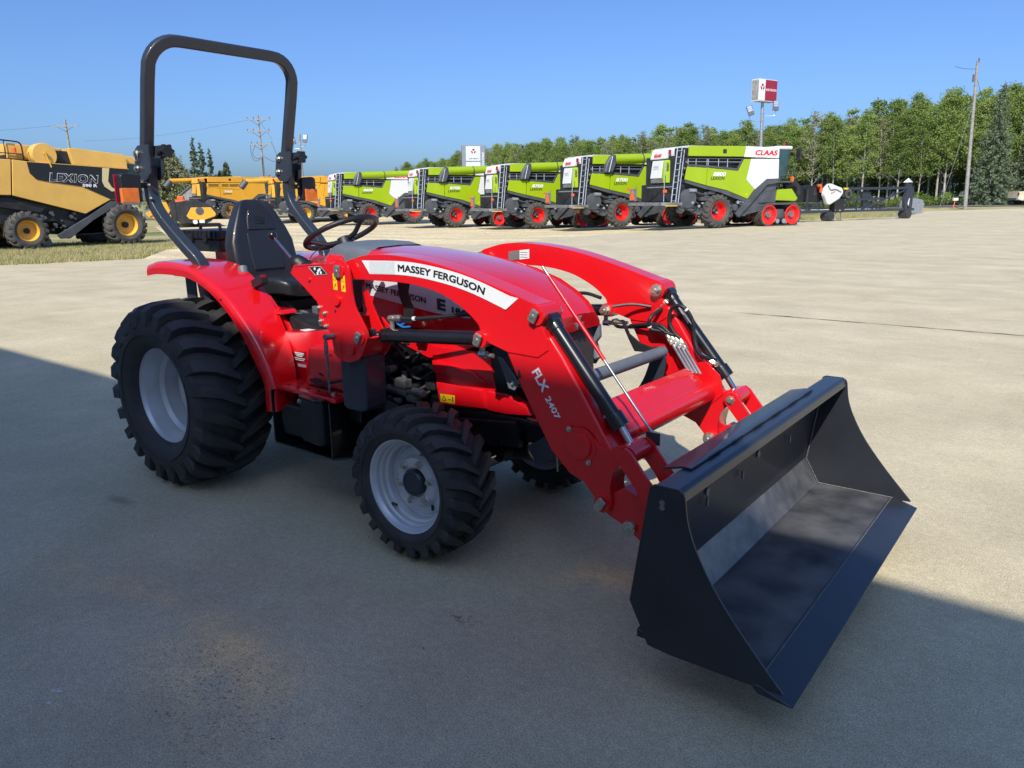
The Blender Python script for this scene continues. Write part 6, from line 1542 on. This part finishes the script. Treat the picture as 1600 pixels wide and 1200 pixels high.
# red control console plate on the near mast
bm = bmesh.new(); prism(bm, [(-2.925, 1.188), (-2.892, 1.222), (-2.70, 1.236), (-2.655, 1.236), (-2.655, .93), (-2.69, .948), (-2.735, .965), (-2.742, 1.0), (-2.742, 1.05), (-2.752, 1.07), (-2.775, 1.09)], 'y', 2.166, 2.176, .002); cs = part('console_plate', bm, 'red')
bm = bmesh.new(); prism(bm, [(-2.925, 1.190), (-2.895, 1.225), (-2.64, 1.242), (-2.64, 1.234), (-2.893, 1.216), (-2.918, 1.186)], 'y', 2.166, 2.40, .002); prism(bm, [(-2.925, 1.188), (-2.918, 1.185), (-2.76, 1.08), (-2.765, 1.075)], 'y', 2.17, 2.36, .001); part('console_top', bm, 'red', cs)
for x, z in ((-2.735, 1.045), (-2.70, 1.022), (-2.730, .985), (-2.697, .965)):
    bm = bmesh.new(); nut(bm, x, 2.166, z, 1, .0085, .012); part('console_bolt', bm, 'zinc', cs)
bm = bmesh.new(); cyl(bm, (-2.79, 2.166, 1.165), (-2.79, 2.158, 1.165), .008, n=12); cyl(bm, (-2.705, 2.20, 1.238), (-2.705, 2.20, 1.246), .009, n=12); part('console_screw', bm, 'red', cs)
bm = bmesh.new(); prism(bm, [(-2.79, 1.222), (-2.705, 1.228), (-2.66, 1.195), (-2.745, 1.186)], 'y', 2.1635, 2.165, 0); ds = part('direction_sticker', bm, 'dletter', cs)
bm = bmesh.new()
for x, z in ((-2.745, 1.215), (-2.722, 1.207), (-2.705, 1.200), (-2.728, 1.196), (-2.712, 1.213)):
    cyl(bm, (x, 2.1634, z), (x, 2.1625, z), .0065, n=10)
tube(bm, [(-2.787, 2.163, 1.221), (-2.706, 2.163, 1.2265), (-2.663, 2.163, 1.195), (-2.744, 2.163, 1.1875)], .0009, n=4, closed=True)
part('sticker_print', bm, 'whitel', ds)
# joystick
bm = bmesh.new(); cyl(bm, (-3.13, 2.33, 1.238), (-3.285, 2.35, 1.335), .0055, n=10); js = part('joystick_rod', bm, 'chrome')
bm = bmesh.new(); bmesh.ops.create_uvsphere(bm, u_segments=20, v_segments=12, radius=.022, matrix=Matrix.Translation((-3.293, 2.351, 1.341))); part('joystick_knob', bm, 'black', js, sharp=80)
bm = bmesh.new(); d0 = Vector((-.155, .02, .085)).normalized(); b0 = Vector((-2.99, 2.31, 1.178)); 
prof = [(.046, 0), (.050, .012), (.041, .024), (.048, .036), (.038, .048), (.044, .060), (.034, .072), (.039, .084), (.030, .096), (.032, .106), (.022, .118), (.010, .128), (0, .128)]
ra, rb2, _ = frame_of(d0); R = []
for r, h in prof:
    R.append([bm.verts.new(b0 + d0 * h + (ra * cos(2*pi*k/24) + rb2 * sin(2*pi*k/24)) * max(r, .0005)) for k in range(24)])
for A, B in zip(R, R[1:]):
    for k in range(24): bm.faces.new((A[k], A[(k+1) % 24], B[(k+1) % 24], B[k]))
part('joystick_boot', bm, 'dplastic', js, sharp=60)
bm = bmesh.new(); cyl(bm, b0 - d0 * .07, b0, .03, n=16); box(bm, (-2.99, 2.25, 1.10), (-2.88, 2.38, 1.19), .02); part('joystick_base', bm, 'blackm', js)
bm = bmesh.new(); tube(bm, smooth([(-2.86, 2.22, 1.18), (-2.85, 2.215, 1.23), (-2.82, 2.22, 1.275), (-2.77, 2.25, 1.31)], 5), .0022, n=5); part('control_wire', bm, 'hose', js)

# ---- loader arms
armtop = [(p.x, p.z) for p in smooth([(-2.625, 0, 1.215), (-2.60, 0, 1.243), (-2.54, 0, 1.262), (-2.458, 0, 1.281), (-2.341, 0, 1.288), (-2.195, 0, 1.280), (-2.024, 0, 1.256), (-1.864, 0, 1.219), (-1.713, 0, 1.177), (-1.60, 0, 1.143)], 4)]
armbot = [(p.x, p.z) for p in smooth([(-1.795, 0, .975), (-1.825, 0, .990), (-1.838, 0, 1.02), (-1.855, 0, 1.048), (-1.924, 0, 1.098), (-2.029, 0, 1.144), (-2.14, 0, 1.168), (-2.25, 0, 1.177), (-2.388, 0, 1.178), (-2.52, 0, 1.178), (-2.60, 0, 1.182)], 4)]
def boom(f, s):
    y0, y1 = sorted((f(2.2), f(2.30)))
    pts = armtop + [(-1.572, 1.138), (-1.548, 1.118), (-1.545, 1.085), (-1.555, 1.06), (-1.530, 1.02), (-1.527, .975), (-1.571, .945), (-1.707, .950)] + armbot + [(-2.625, 1.195)]
    bm = bmesh.new(); prism(bm, pts, 'y', y0, y1, .003); A = part('loader_arm', bm, 'red')
    # lower beam slightly inset
    bm = bmesh.new(); a, b = sorted((f(2.206), f(2.294)))
    prism(bm, [(-1.725, .96), (-1.712, .93), (-1.653, .82), (-1.581, .70), (-1.519, .60), (-1.44, .53), (-1.36, .50), (-1.28, .55), (-1.253, .64), (-1.30, .71), (-1.374, .82), (-1.467, .958), (-1.525, 1.03), (-1.56, 1.0)], 'y', a, b, .012, 3); B = part('loader_lower_beam', bm, 'red')
    # bucket end bracket
    bm = bmesh.new(); a, b = sorted((f(2.199), f(2.302)))
    prism(bm, [(-1.455, .618), (-1.405, .551), (-1.320, .462), (-1.315, .43), (-1.288, .415), (-1.262, .425), (-1.255, .46), (-1.262, .52), (-1.25, .575), (-1.225, .605), (-1.188, .615), (-1.165, .632), (-1.165, .665), (-1.19, .685), (-1.225, .68), (-1.262, .655), (-1.31, .66), (-1.335, .685)], 'y', a, b, .003); E_ = part('end_bracket', bm, 'red')
    yo = f(2.199)
    bm = bmesh.new(); cyl(bm, (-1.388, yo, .648), (-1.388, yo - s * .012, .648), .050, n=44, bev=.004); part('round_cover', bm, 'red', E_)
    bm = bmesh.new(); cyl(bm, (-1.388, yo, .648), (-1.388, yo - s * .003, .648), .068, n=44, bev=.001); part('cover_ring', bm, 'red', E_)
    bm = bmesh.new(); nut(bm, -1.432, yo - s * .003, .702, s, .008, .010); nut(bm, -1.348, yo - s * .003, .593, s, .008, .010); part('cover_bolt', bm, 'zinc', E_)
    # knee boss and pins
    for x, z, r in ((-1.575, 1.098, .037), (-1.836, .986, .033), (-1.195, .648, .034), (-1.292, .452, .032)):
        bm = bmesh.new(); cyl(bm, (x, f(2.192), z), (x, f(2.309), z), r, n=30, bev=.003); part('pin_boss', bm, 'red', A)
    for x, z, an in ((-1.575, 1.098, .5), (-1.195, .648, .7), (-1.292, .452, .6), (-1.836, .986, .4)):
        bm = bmesh.new()
        pinhead(bm, x, f(2.192), z, s, an); part('pivot_pin', bm, 'zinc', A)
        bm = bmesh.new(); nut(bm, x, f(2.31), z, -s, .021, .032); part('pin_nut', bm, 'zinc', A)
    # tilt cylinder between the arm plates on the upper side
    yc = f(2.25)
    k0 = Vector((-1.556, yc, 1.078)); k1 = Vector((-1.195, yc, .650)); dd = (k1 - k0).normalized()
    # lies outside/front of the beam
    o2 = Vector((.032, 0, .028))
    K0, K1 = k0 + Vector((.01, 0, .0)), k1
    bm = bmesh.new(); cyl(bm, K0 + dd * .02, K0 + dd * .455, .0265, n=28, bev=.002); cyl(bm, K0 + dd * .015, K0 + dd * .045, .030, n=28, bev=.004); cyl(bm, K0 + dd * .405, K0 + dd * .46, .034, n=28, bev=.003); cyl(bm, (K0.x, yc - .03, K0.z), (K0.x, yc + .03, K0.z), .028, n=24, bev=.002); TC = part('tilt_cylinder', bm, 'black')
    bm = bmesh.new(); cyl(bm, K0 + dd * .46, K1 - dd * .0, .0125, n=20); part('tilt_rod', bm, 'chrome', TC)
    bm = bmesh.new(); cyl(bm, (K1.x, yc - .025, K1.z), (K1.x, yc + .025, K1.z), .028, n=24, bev=.003); part('rod_eye', bm, 'black', TC)
    # link plates from rod end to bucket, lower hook
    for yy in (f(2.175), f(2.33)):
        a, b = yy - .007, yy + .007
        bm = bmesh.new(); prism(bm, [(-1.228, .655), (-1.215, .675), (-1.19, .682), (-1.168, .668), (-1.10, .585), (-1.02, .50), (-1.0, .44), (-1.04, .42), (-1.10, .47), (-1.15, .55), (-1.22, .63)], 'y', a, b, .002); part('bucket_link', bm, 'red')
    a, b = sorted((f(2.215), f(2.285)))
    bm = bmesh.new(); prism(bm, [(-1.315, .45), (-1.30, .425), (-1.275, .405), (-1.197, .376), (-1.13, .325), (-1.02, .27), (-1.0, .30), (-.975, .52), (-1.0, .53), (-1.06, .50), (-1.10, .53), (-1.16, .50), (-1.22, .52), (-1.28, .48)], 'y', a, b, .003); H_ = part('bucket_hook', bm, 'red')
    bm = bmesh.new(); pinhead(bm, -1.187, a if s > 0 else b, .382, s, .6); cyl(bm, (-1.187, f(2.2), .382), (-1.187, f(2.3), .382), .026, n=24, bev=.002); part('hook_pin', bm, 'zinc', H_)
    bm = bmesh.new(); cyl(bm, (-1.09, f(2.25), .43), (-1.16, f(2.25), .52), .02, n=16, bev=.003); box(bm, (-1.09, f(2.25) - .03, .42), (-1.05, f(2.25) + .03, .45), .004); part('hook_handle', bm, 'red', H_)
    # lift cylinder
    r0 = Vector((-2.480, f(2.25), .935)); r1 = Vector((-1.836, f(2.25), .980)); e = (r1 - r0).normalized()
    bm = bmesh.new(); cyl(bm, r0, r0 + e * .10, .013, n=18); LC = part('lift_rod', bm, 'chrome')
    bm = bmesh.new(); cyl(bm, r0 + e * .065, r1 - e * .02, .0285, n=28, bev=.002); cyl(bm, r0 + e * .06, r0 + e * .10, .033, n=28, bev=.003); cyl(bm, (r1.x, r1.y - .03, r1.z), (r1.x, r1.y + .03, r1.z), .03, n=24, bev=.003); part('lift_cylinder', bm, 'black', LC)
    bm = bmesh.new(); cyl(bm, (r0.x, r0.y - .025, r0.z), (r0.x, r0.y + .025, r0.z), .028, n=20, bev=.003); part('rod_eye', bm, 'black', LC)
    bm = bmesh.new(); q = r1 - e * .035; cyl(bm, q - Vector((0, 0, .025)), q - Vector((0, 0, .065)), .011, n=12); cyl(bm, q - Vector((-.0, 0, .06)), q + Vector((.055, 0, -.062)), .009, n=12); cyl(bm, q + Vector((-.012, 0, -.062)), q + Vector((.022, 0, -.062)), .015, n=6)
    q2 = r0 + e * .115; cyl(bm, q2 + Vector((0, 0, .028)), q2 + Vector((0, 0, .075)), .011, n=12); cyl(bm, q2 + Vector((-.005, 0, .075)), q2 + Vector((.055, 0, .078)), .010, n=12); cyl(bm, q2 + Vector((-.014, 0, .07)), q2 + Vector((.014, 0, .075)), .016, n=6); cyl(bm, q2 + Vector((.03, 0, .077)), q2 + Vector((.048, 0, .0775)), .015, n=6); part('cylinder_fitting', bm, 'zinc', LC)
    bm = bmesh.new(); tube(bm, smooth([q2 + Vector((.05, 0, .078)), q2 + Vector((.12, .01 * s, .080)), q2 + Vector((.25, .03 * s, .095)), q2 + Vector((.40, .05 * s, .115)), q2 + Vector((.50, .06 * s, .10))], 6), .0085, n=8); hh = part('lift_hose', bm, 'hose', LC)
    if s > 0:
        bm = bmesh.new(); cyl(bm, q2 + Vector((.115, .01, .080)), q2 + Vector((.13, .01, .081)), .0092, n=10); part('hose_label', bm, 'whitel', hh)
        bm = bmesh.new()
        for k in range(2): tube(bm, [(-2.335 + k * .012 + .018 * cos(2*pi*j/14), 2.262, 1.005 + .014 * sin(2*pi*j/14)) for j in range(14)], .0035, n=5, closed=True)
        tube(bm, smooth([(-2.34, 2.255, .995), (-2.30, 2.25, .985), (-2.26, 2.25, .99)], 4), .004, n=5); part('blue_tie', bm, 'blue', hh)
        # name decal following the arm
        def arc(u):
            P_ = smooth([(-2.455, 0, 1.232), (-2.218, 0, 1.236), (-2.026, 0, 1.2175), (-1.865, 0, 1.185), (-1.683, 0, 1.128)], 12)
            L_ = [0.0]
            for i in range(1, len(P_)): L_.append(L_[-1] + (P_[i] - P_[i - 1]).length)
            t = u * L_[-1]
            for i in range(1, len(P_)):
                if t <= L_[i] or i == len(P_) - 1:
                    d = (P_[i] - P_[i - 1]).normalized(); return P_[i - 1] + d * (t - L_[i - 1]), d
        dec = bmesh.new(); V = []
        for k in range(41):
            u = k / 40; p, d = arc(u); n_ = Vector((-d.z, 0, d.x)); hw_ = .0275
            sk = .022 * (1 - min(1, u * 12)) - .03 * max(0, (u - .93) / .07)
            V.append((dec.verts.new((p.x + n_.x * hw_ - max(0, sk) + (.02 if u > .999 else 0), 2.1985, p.z + n_.z * hw_)), dec.verts.new((p.x - n_.x * hw_ + max(0, sk) + (-.03 if u > .999 else 0), 2.1985, p.z - n_.z * hw_))))
        for (a1, b1), (a2, b2) in zip(V, V[1:]): dec.faces.new((a1, b1, b2, a2))
        D_ = part('name_decal', dec, 'white', A)
        def fn(u, w, h):
            p, d = arc(.245 + u * .585); n_ = Vector((-d.z, 0, d.x)); q = p + n_ * ((w - .5) * .029); return Vector((q.x, 2.1978 - h * .6, q.z))
        b = put_text('MASSEY FERGUSON', (0, 0, 0), (1, 0, 0), (0, 0, 1), 1, 1, fat=.06, fn=fn, ext=.0003); part('lettering', b, 'dletter', D_)
        mm = bmesh.new(); V = []
        for k in range(12):
            u = .03 + .19 * k / 11; p, d = arc(u); n_ = Vector((-d.z, 0, d.x)); V.append((mm.verts.new((p.x + n_.x * .025, 2.1979, p.z + n_.z * .025)), mm.verts.new((p.x - n_.x * .025, 2.1979, p.z - n_.z * .025))))
        for (a1, b1), (a2, b2) in zip(V, V[1:]): mm.faces.new((a1, b1, b2, a2))
        part('decal_hatching', mm, 'greyd', D_)
        rt_ = Vector((.115, 0, -.170)).normalized(); up2 = Vector((.170, 0, .115)).normalized()
        b = put_text('FLX', (-1.600, 2.2035, .888), rt_, up2, .085, .037, fat=.05, space=.95); part('lettering', b, 'whitel', B)
        b = put_text('2407', (-1.5415, 2.2035, .797), rt_, up2, .088, .025, fat=.04); part('number', b, 'whitel', B)
        bm = bmesh.new(); tube(bm, smooth([(-1.685, 2.30, .955), (-1.665, 2.22, .90), (-1.655, 2.20, .86)], 3), .006, n=5); part('wire_clip', bm, 'blackm', B)
        bm = bmesh.new(); prism(bm, [(-2.41, 1.18), (-2.33, 1.18), (-2.345, 1.12), (-2.33, 1.08), (-2.31, 1.05), (-2.33, .985), (-2.385, .985), (-2.375, 1.05), (-2.40, 1.10)], 'y', 2.33, 2.336, .001); part('rubber_strap', bm, 'hose', A)
    else:
        bm = bmesh.new(); y_ = my(2.30) - .0015
        prism(bm, [(-2.42, 1.242), (-2.29, 1.258), (-2.29, 1.212), (-2.42, 1.196)], 'y', y_ - .001, y_, 0); D_ = part('serial_decal', bm, 'white', A)
        bm = bmesh.new(); prism(bm, [(-2.42, 1.242), (-2.35, 1.2505), (-2.35, 1.2045), (-2.42, 1.196)], 'y', y_ - .002, y_ - .001, 0)
        for k in range(3): box(bm, (-2.345, y_ - .002, 1.216 + k * .012), (-2.30, y_ - .001, 1.219 + k * .012))
        part('decal_print', bm, 'cmid', D_)
both(boom)

# torque tube and cross box
bm = bmesh.new(); cyl(bm, (-1.32, 2.294, .66), (-1.32, my(2.294), .66), .045, n=36, bev=.003); tt = part('torque_tube', bm, 'red')
bm = bmesh.new()
prism(bm, [(-1.43, .71), (-1.40, .775), (-1.345, .755), (-1.30, .70), (-1.32, .655), (-1.41, .66)], 'y', 2.34, my(2.355), .012, 3); part('cross_box', bm, 'red')
for yy in (2.30, my(2.30)): 
    bm = bmesh.new(); prism(bm, [(-1.45, .66), (-1.42, .77), (-1.33, .80), (-1.26, .74), (-1.24, .66), (-1.30, .60), (-1.40, .60)], 'y', yy - .008, yy + .008, .004); part('tube_gusset', bm, 'red', tt)
# steel lines and hoses on the far arm
yf = my(2.30) - .03
bm = bmesh.new()
for k, (x0, x1) in enumerate(((-1.475, -1.37), (-1.455, -1.352), (-1.435, -1.335), (-1.415, -1.318))):
    cyl(bm, (x0, yf - .02 + k * .004, .875 - k * .006), (x1, yf - .05, .755), .006, n=8)
part('steel_line', bm, 'steel')
bm = bmesh.new()
for k, x0 in enumerate((-1.475, -1.455, -1.435, -1.415)):
    p = Vector((x0, yf - .02 + k * .004, .875 - k * .006)); d = Vector((-.105, .03, .12)).normalized()
    cyl(bm, p, p + d * .035, .010, n=10); cyl(bm, p + d * .005, p + d * .02, .0135, n=6); cyl(bm, p - d * .012, p - d * .0, .0125, n=6); cyl(bm, p + d * .035, p + d * .06, .0085, n=10)
part('line_coupling', bm, 'zinc')
Lh = [
 [(-1.83, my(2.25), .925), (-1.80, my(2.26), .905), (-1.72, my(2.30), .915), (-1.62, my(2.33), .93), (-1.55, yf - .02, .935), (-1.51, yf - .02, .92)],
 [(-1.70, my(2.32), .925), (-1.62, my(2.34), .94), (-1.54, yf - .01, .945), (-1.49, yf - .012, .915)],
 [(-1.545, my(2.22) - .06, 1.02), (-1.575, yf - .03, .98), (-1.575, yf - .03, .93), (-1.53, yf - .02, .92), (-1.46, yf - .008, .905)],
 [(-1.295, my(2.22) - .05, .80), (-1.345, yf, .83), (-1.375, yf, .90), (-1.39, yf, .98), (-1.43, yf - .01, 1.035), (-1.48, yf - .01, 1.03), (-1.495, yf - .01, .97), (-1.47, yf - .01, .92), (-1.44, yf - .005, .895)],
]
for P_ in Lh:
    bm = bmesh.new(); tube(bm, smooth(P_, 8), .0085, n=9); h_ = part('hydraulic_hose', bm, 'hose', sharp=60)
    bm = bmesh.new(); q = smooth(P_, 8); i = int(len(q) * .45); cyl(bm, q[i], q[i + 1], .0095, n=10); part('hose_label', bm, 'whitel', h_)
bm = bmesh.new()
for p, d in (((-1.54, my(2.25) - .035, 1.045), (-.5, -.1, -.55)), ((-1.29, my(2.25) - .035, .785), (-.75, -.1, .45)), ((-1.83, my(2.25), .925), (.9, 0, 0))):
    p = Vector(p); d = Vector(d).normalized(); cyl(bm, p, p + d * .05, .010, n=10); cyl(bm, p + d * .01, p + d * .03, .014, n=6); cyl(bm, p - Vector((0, -.035, 0)), p, .012, n=10); cyl(bm, p + d * .05, p + d * .08, .0085, n=10)
part('hose_elbow', bm, 'zinc')
bm = bmesh.new(); cyl(bm, (-1.49, my(2.25) - .03, 1.04), (-1.43, my(2.25) - .03, .955), .006, n=8); part('cylinder_line', bm, 'steel')
# near arm tilt cylinder hose
bm = bmesh.new(); tube(bm, smooth([(-1.44, 2.32, .90), (-1.425, 2.31, .86), (-1.40, 2.31, .82), (-1.375, 2.29, .79)], 6), .008, n=8); h_ = part('hydraulic_hose', bm, 'hose')
bm = bmesh.new(); cyl(bm, (-1.428, 2.311, .868), (-1.424, 2.311, .855), .0095, n=10); part('hose_label', bm, 'whitel', h_)
bm = bmesh.new(); cyl(bm, (-1.38, 2.29, .79), (-1.34, 2.27, .745), .010, n=10); cyl(bm, (-1.36, 2.28, .768), (-1.345, 2.275, .752), .014, n=6); cyl(bm, (-1.325, 2.26, .735), (-1.335, 2.27, .742), .015, n=10); part('hose_elbow', bm, 'zinc')
# bucket level indicator rod
bm = bmesh.new(); cyl(bm, (-1.623, 2.345, 1.225), (-1.38, 2.345, .935), .0075, n=14); rd = part('level_rod_sleeve', bm, 'red')
bm = bmesh.new(); cyl(bm, (-1.65, 2.345, 1.257), (-1.62, 2.345, 1.221), .005, n=12); part('level_rod_tip', bm, 'steel', rd)
bm = bmesh.new(); cyl(bm, (-1.385, 2.345, .94), (-1.15, 2.345, .66), .0052, n=12); part('level_rod', bm, 'steel', rd)
bm = bmesh.new(); box(bm, (-1.20, 2.335, .655), (-1.145, 2.34, .70), .002); part('level_rod_bracket', bm, 'gun', rd)
bm = bmesh.new(); tube(bm, smooth([(-1.75, my(2.40), 1.02), (-1.68, my(2.35), 1.03), (-1.60, my(2.31), 1.02)], 4), .007, n=6); part('rear_hose', bm, 'hose')

# ---- bucket
def bs(x, z): return x, z
_fe = smooth([(-.836, 0, .684), (-.823, 0, .605), (-.791, 0, .525), (-.733, 0, .428), (-.640, 0, .312), (-.529, 0, .190)], 6)
bp = [(-.931, .705), (-.856, .705), (-.842, .697)] + [(p.x, p.z) for p in _fe] + [(-.529, .186), (-.596, .182), (-.862, .182), (-.937, .189), (-1.002, .318), (-.948, .684), (-.944, .697)]
YN, YF = 1.875, 3.565
bm = bmesh.new(); prism(bm, bp, 'y', YN, YN + .007, .0015, 1); BK = part('bucket_side_plate', bm, 'bucket')
bm = bmesh.new(); prism(bm, bp, 'y', YF - .007, YF, .0015, 1); part('bucket_side_plate', bm, 'bucket')
inner = [(-.60, .190), (-.928, .190), (-.985, .290), (-.990, .320), (-.945, .640)]
th = .006
def offs(pts, t):
    out = []
    for i, p in enumerate(pts):
        a = Vector(pts[max(0, i - 1)]); b = Vector(pts[min(len(pts) - 1, i + 1)]); d = (b - a).normalized(); out.append((p[0] + d.y * -t * -1 * -1, p[1] - d.x * -t * -1 * -1))
    return out
def plate(name, pts, t, m_, y0=YN + .007, y1=YF - .007, parent=TR, bev=.001):
    a = [Vector(p) for p in pts]; n_ = (a[1] - a[0]).normalized(); nn = Vector((-n_.y, n_.x))
    bm = bmesh.new(); prism(bm, [tuple(a[0]), tuple(a[1]), tuple(a[1] + nn * t), tuple(a[0] + nn * t)], 'y', y0, y1, bev, 1); return part(name, bm, m_, parent)
fl = plate('bucket_floor', [(-.600, .188), (-.925, .188)], .007, 'scuff')
plate('bucket_rear_bend', [(-.925, .188), (-.990, .300)], .007, 'bend_sheen')  # lighter material carries the bend's painted reflection
bk_ = plate('bucket_back_plate', [(-.990, .300), (-.945, .640)], .007, 'bucket')
bm = bmesh.new(); cyl(bm, (-.605, YN + .01, .1905), (-.605, YF - .01, .1905), .0035, n=6); part('weld_seam', bm, 'weld', fl)
bm = bmesh.new()
for y_ in (YN + .009, YF - .009):
    tube(bm, [(-.60, y_, .191), (-.922, y_, .191), (-.985, y_, .30), (-.94, y_, .635)], .003, n=5)
part('corner_weld', bm, 'weld', fl)
bm = bmesh.new(); prism(bm, [(-.503, .158), (-.50, .162), (-.597, .192), (-.612, .192), (-.612, .178), (-.597, .166)], 'y', YN - .001, YF + .001, .0015, 1); part('cutting_edge', bm, 'bucket')
bm = bmesh.new(); prism(bm, [(-.945, .640), (-.940, .695), (-.925, .7035), (-.858, .7035), (-.846, .695), (-.838, .668), (-.860, .662)], 'y', YN + .007, YF - .007, .004, 2); tp = part('top_channel', bm, 'bucket')
bm = bmesh.new(); prism(bm, [(-.985, .688), (-.925, .7045), (-.895, .7045), (-.895, .7105), (-.927, .7105), (-.987, .696)], 'y', YN + .17, YF - .32, .0015, 1); part('top_strip', bm, 'bucket', tp)
for k in range(6):
    y_ = YN + .30 + k * .19; bm = bmesh.new(); box(bm, (-.898, y_, .7098), (-.892, y_ + .09, .7113)); part('strip_gap', bm, 'blackm', tp)
bm = bmesh.new()
for y_ in (2.30, 2.62, 3.15):
    box(bm, (-.9520, y_, .49), (-.9485 + .004, y_ + .010, .52), .0, Matrix.Rotation(0, 4, 'Y'))
for y_ in (2.32, 2.80):
    cyl(bm, (-.957, y_, .535), (-.952, y_, .535), .014, n=16)
part('back_slot', bm, 'cmid', bk_)
bm = bmesh.new(); cyl(bm, (-.905, YN - .0005, .655), (-.905, YN + .001, .655), .0085, n=16); cyl(bm, (-.905, YN - .0005, .640), (-.905, YN + .001, .640), .0085, n=16); part('side_slot', bm, 'cmid', BK)
bm = bmesh.new(); prism(bm, [(-.60, .182), (-.937, .182), (-1.0, .20), (-1.0, .17), (-.60, .170)], 'y', YN + .05, YF - .05, .003, 1); part('wear_strip', bm, 'bucket')

# chips of something white and small stones lying on the concrete
for i, (x, y, rz, l, lab) in enumerate(((-2.444, .81, .4, .013, 'thin white plastic shard, upper right of three on the shaded concrete'), (-2.464, .80, .9, .008, 'tiny white plastic chip beside the thin shard'), (-2.408, .765, .2, .009, 'white triangular plastic chip nearest the camera'))):
    bm = bmesh.new(); X = Matrix.Translation((x, y, .001)) @ Matrix.Rotation(rz, 4, 'Z'); prism(bm, [(-l, -.004), (l, -.003), (l * .8, .004), (-l * .7, .005)], 'z', 0, .003, .0006, xf=X)
    obj('plastic_shard', bm, 'cwhite', label=lab, cat='litter')
random.seed(77)
vs, fs = [], []
bm = bmesh.new()
for k in range(420):
    if k < 190:
        a = random.gauss(0, .22); b = random.gauss(0, .13); x, y = -2.02 + a * .95 - b * .25, 1.13 + b + a * -.18
    else:
        x, y = random.uniform(-5, 1), random.uniform(.7, 9)
    r = random.uniform(.0010, .003) * (1 if k < 190 else random.uniform(.8, 1.8))
    M_ = Matrix.Translation((x, y, r * .4)) @ Matrix.Rotation(random.uniform(0, 6), 4, 'Z') @ Matrix.Diagonal((r, r * random.uniform(.6, 1), r * .7, 1))
    bmesh.ops.create_icosphere(bm, subdivisions=1, radius=1, matrix=M_)
MT['grit'] = mat('grit', (0.10, 0.085, 0.07), 0.9, col2=(0.35, 0.31, 0.26), vscale=9)
obj('gravel', bm, 'grit', label='scattered grit and small stones on the concrete lot', cat='gravel', kind='stuff')

# small joined bits that cannot be picked apart in the photograph
for o in bpy.data.objects:
    if o.name.split('.')[0] in ('drive_parts', 'bright_fittings', 'cooler_fittings', 'engine_fittings', 'hydraulic_fittings', 'pump_castings', 'axle_fittings', 'gallery_rail', 'box_fitting', 'vent_slot', 'vent_symbol', 'pedal_tread', 'line_hardware', 'back_slot', 'side_slot', 'steel_line', 'line_coupling', 'hose_elbow', 'cylinder_fitting', 'stitched_motif', 'rim_hole', 'sticker_print', 'rim_slot'):
        o['kind'] = 'stuff'
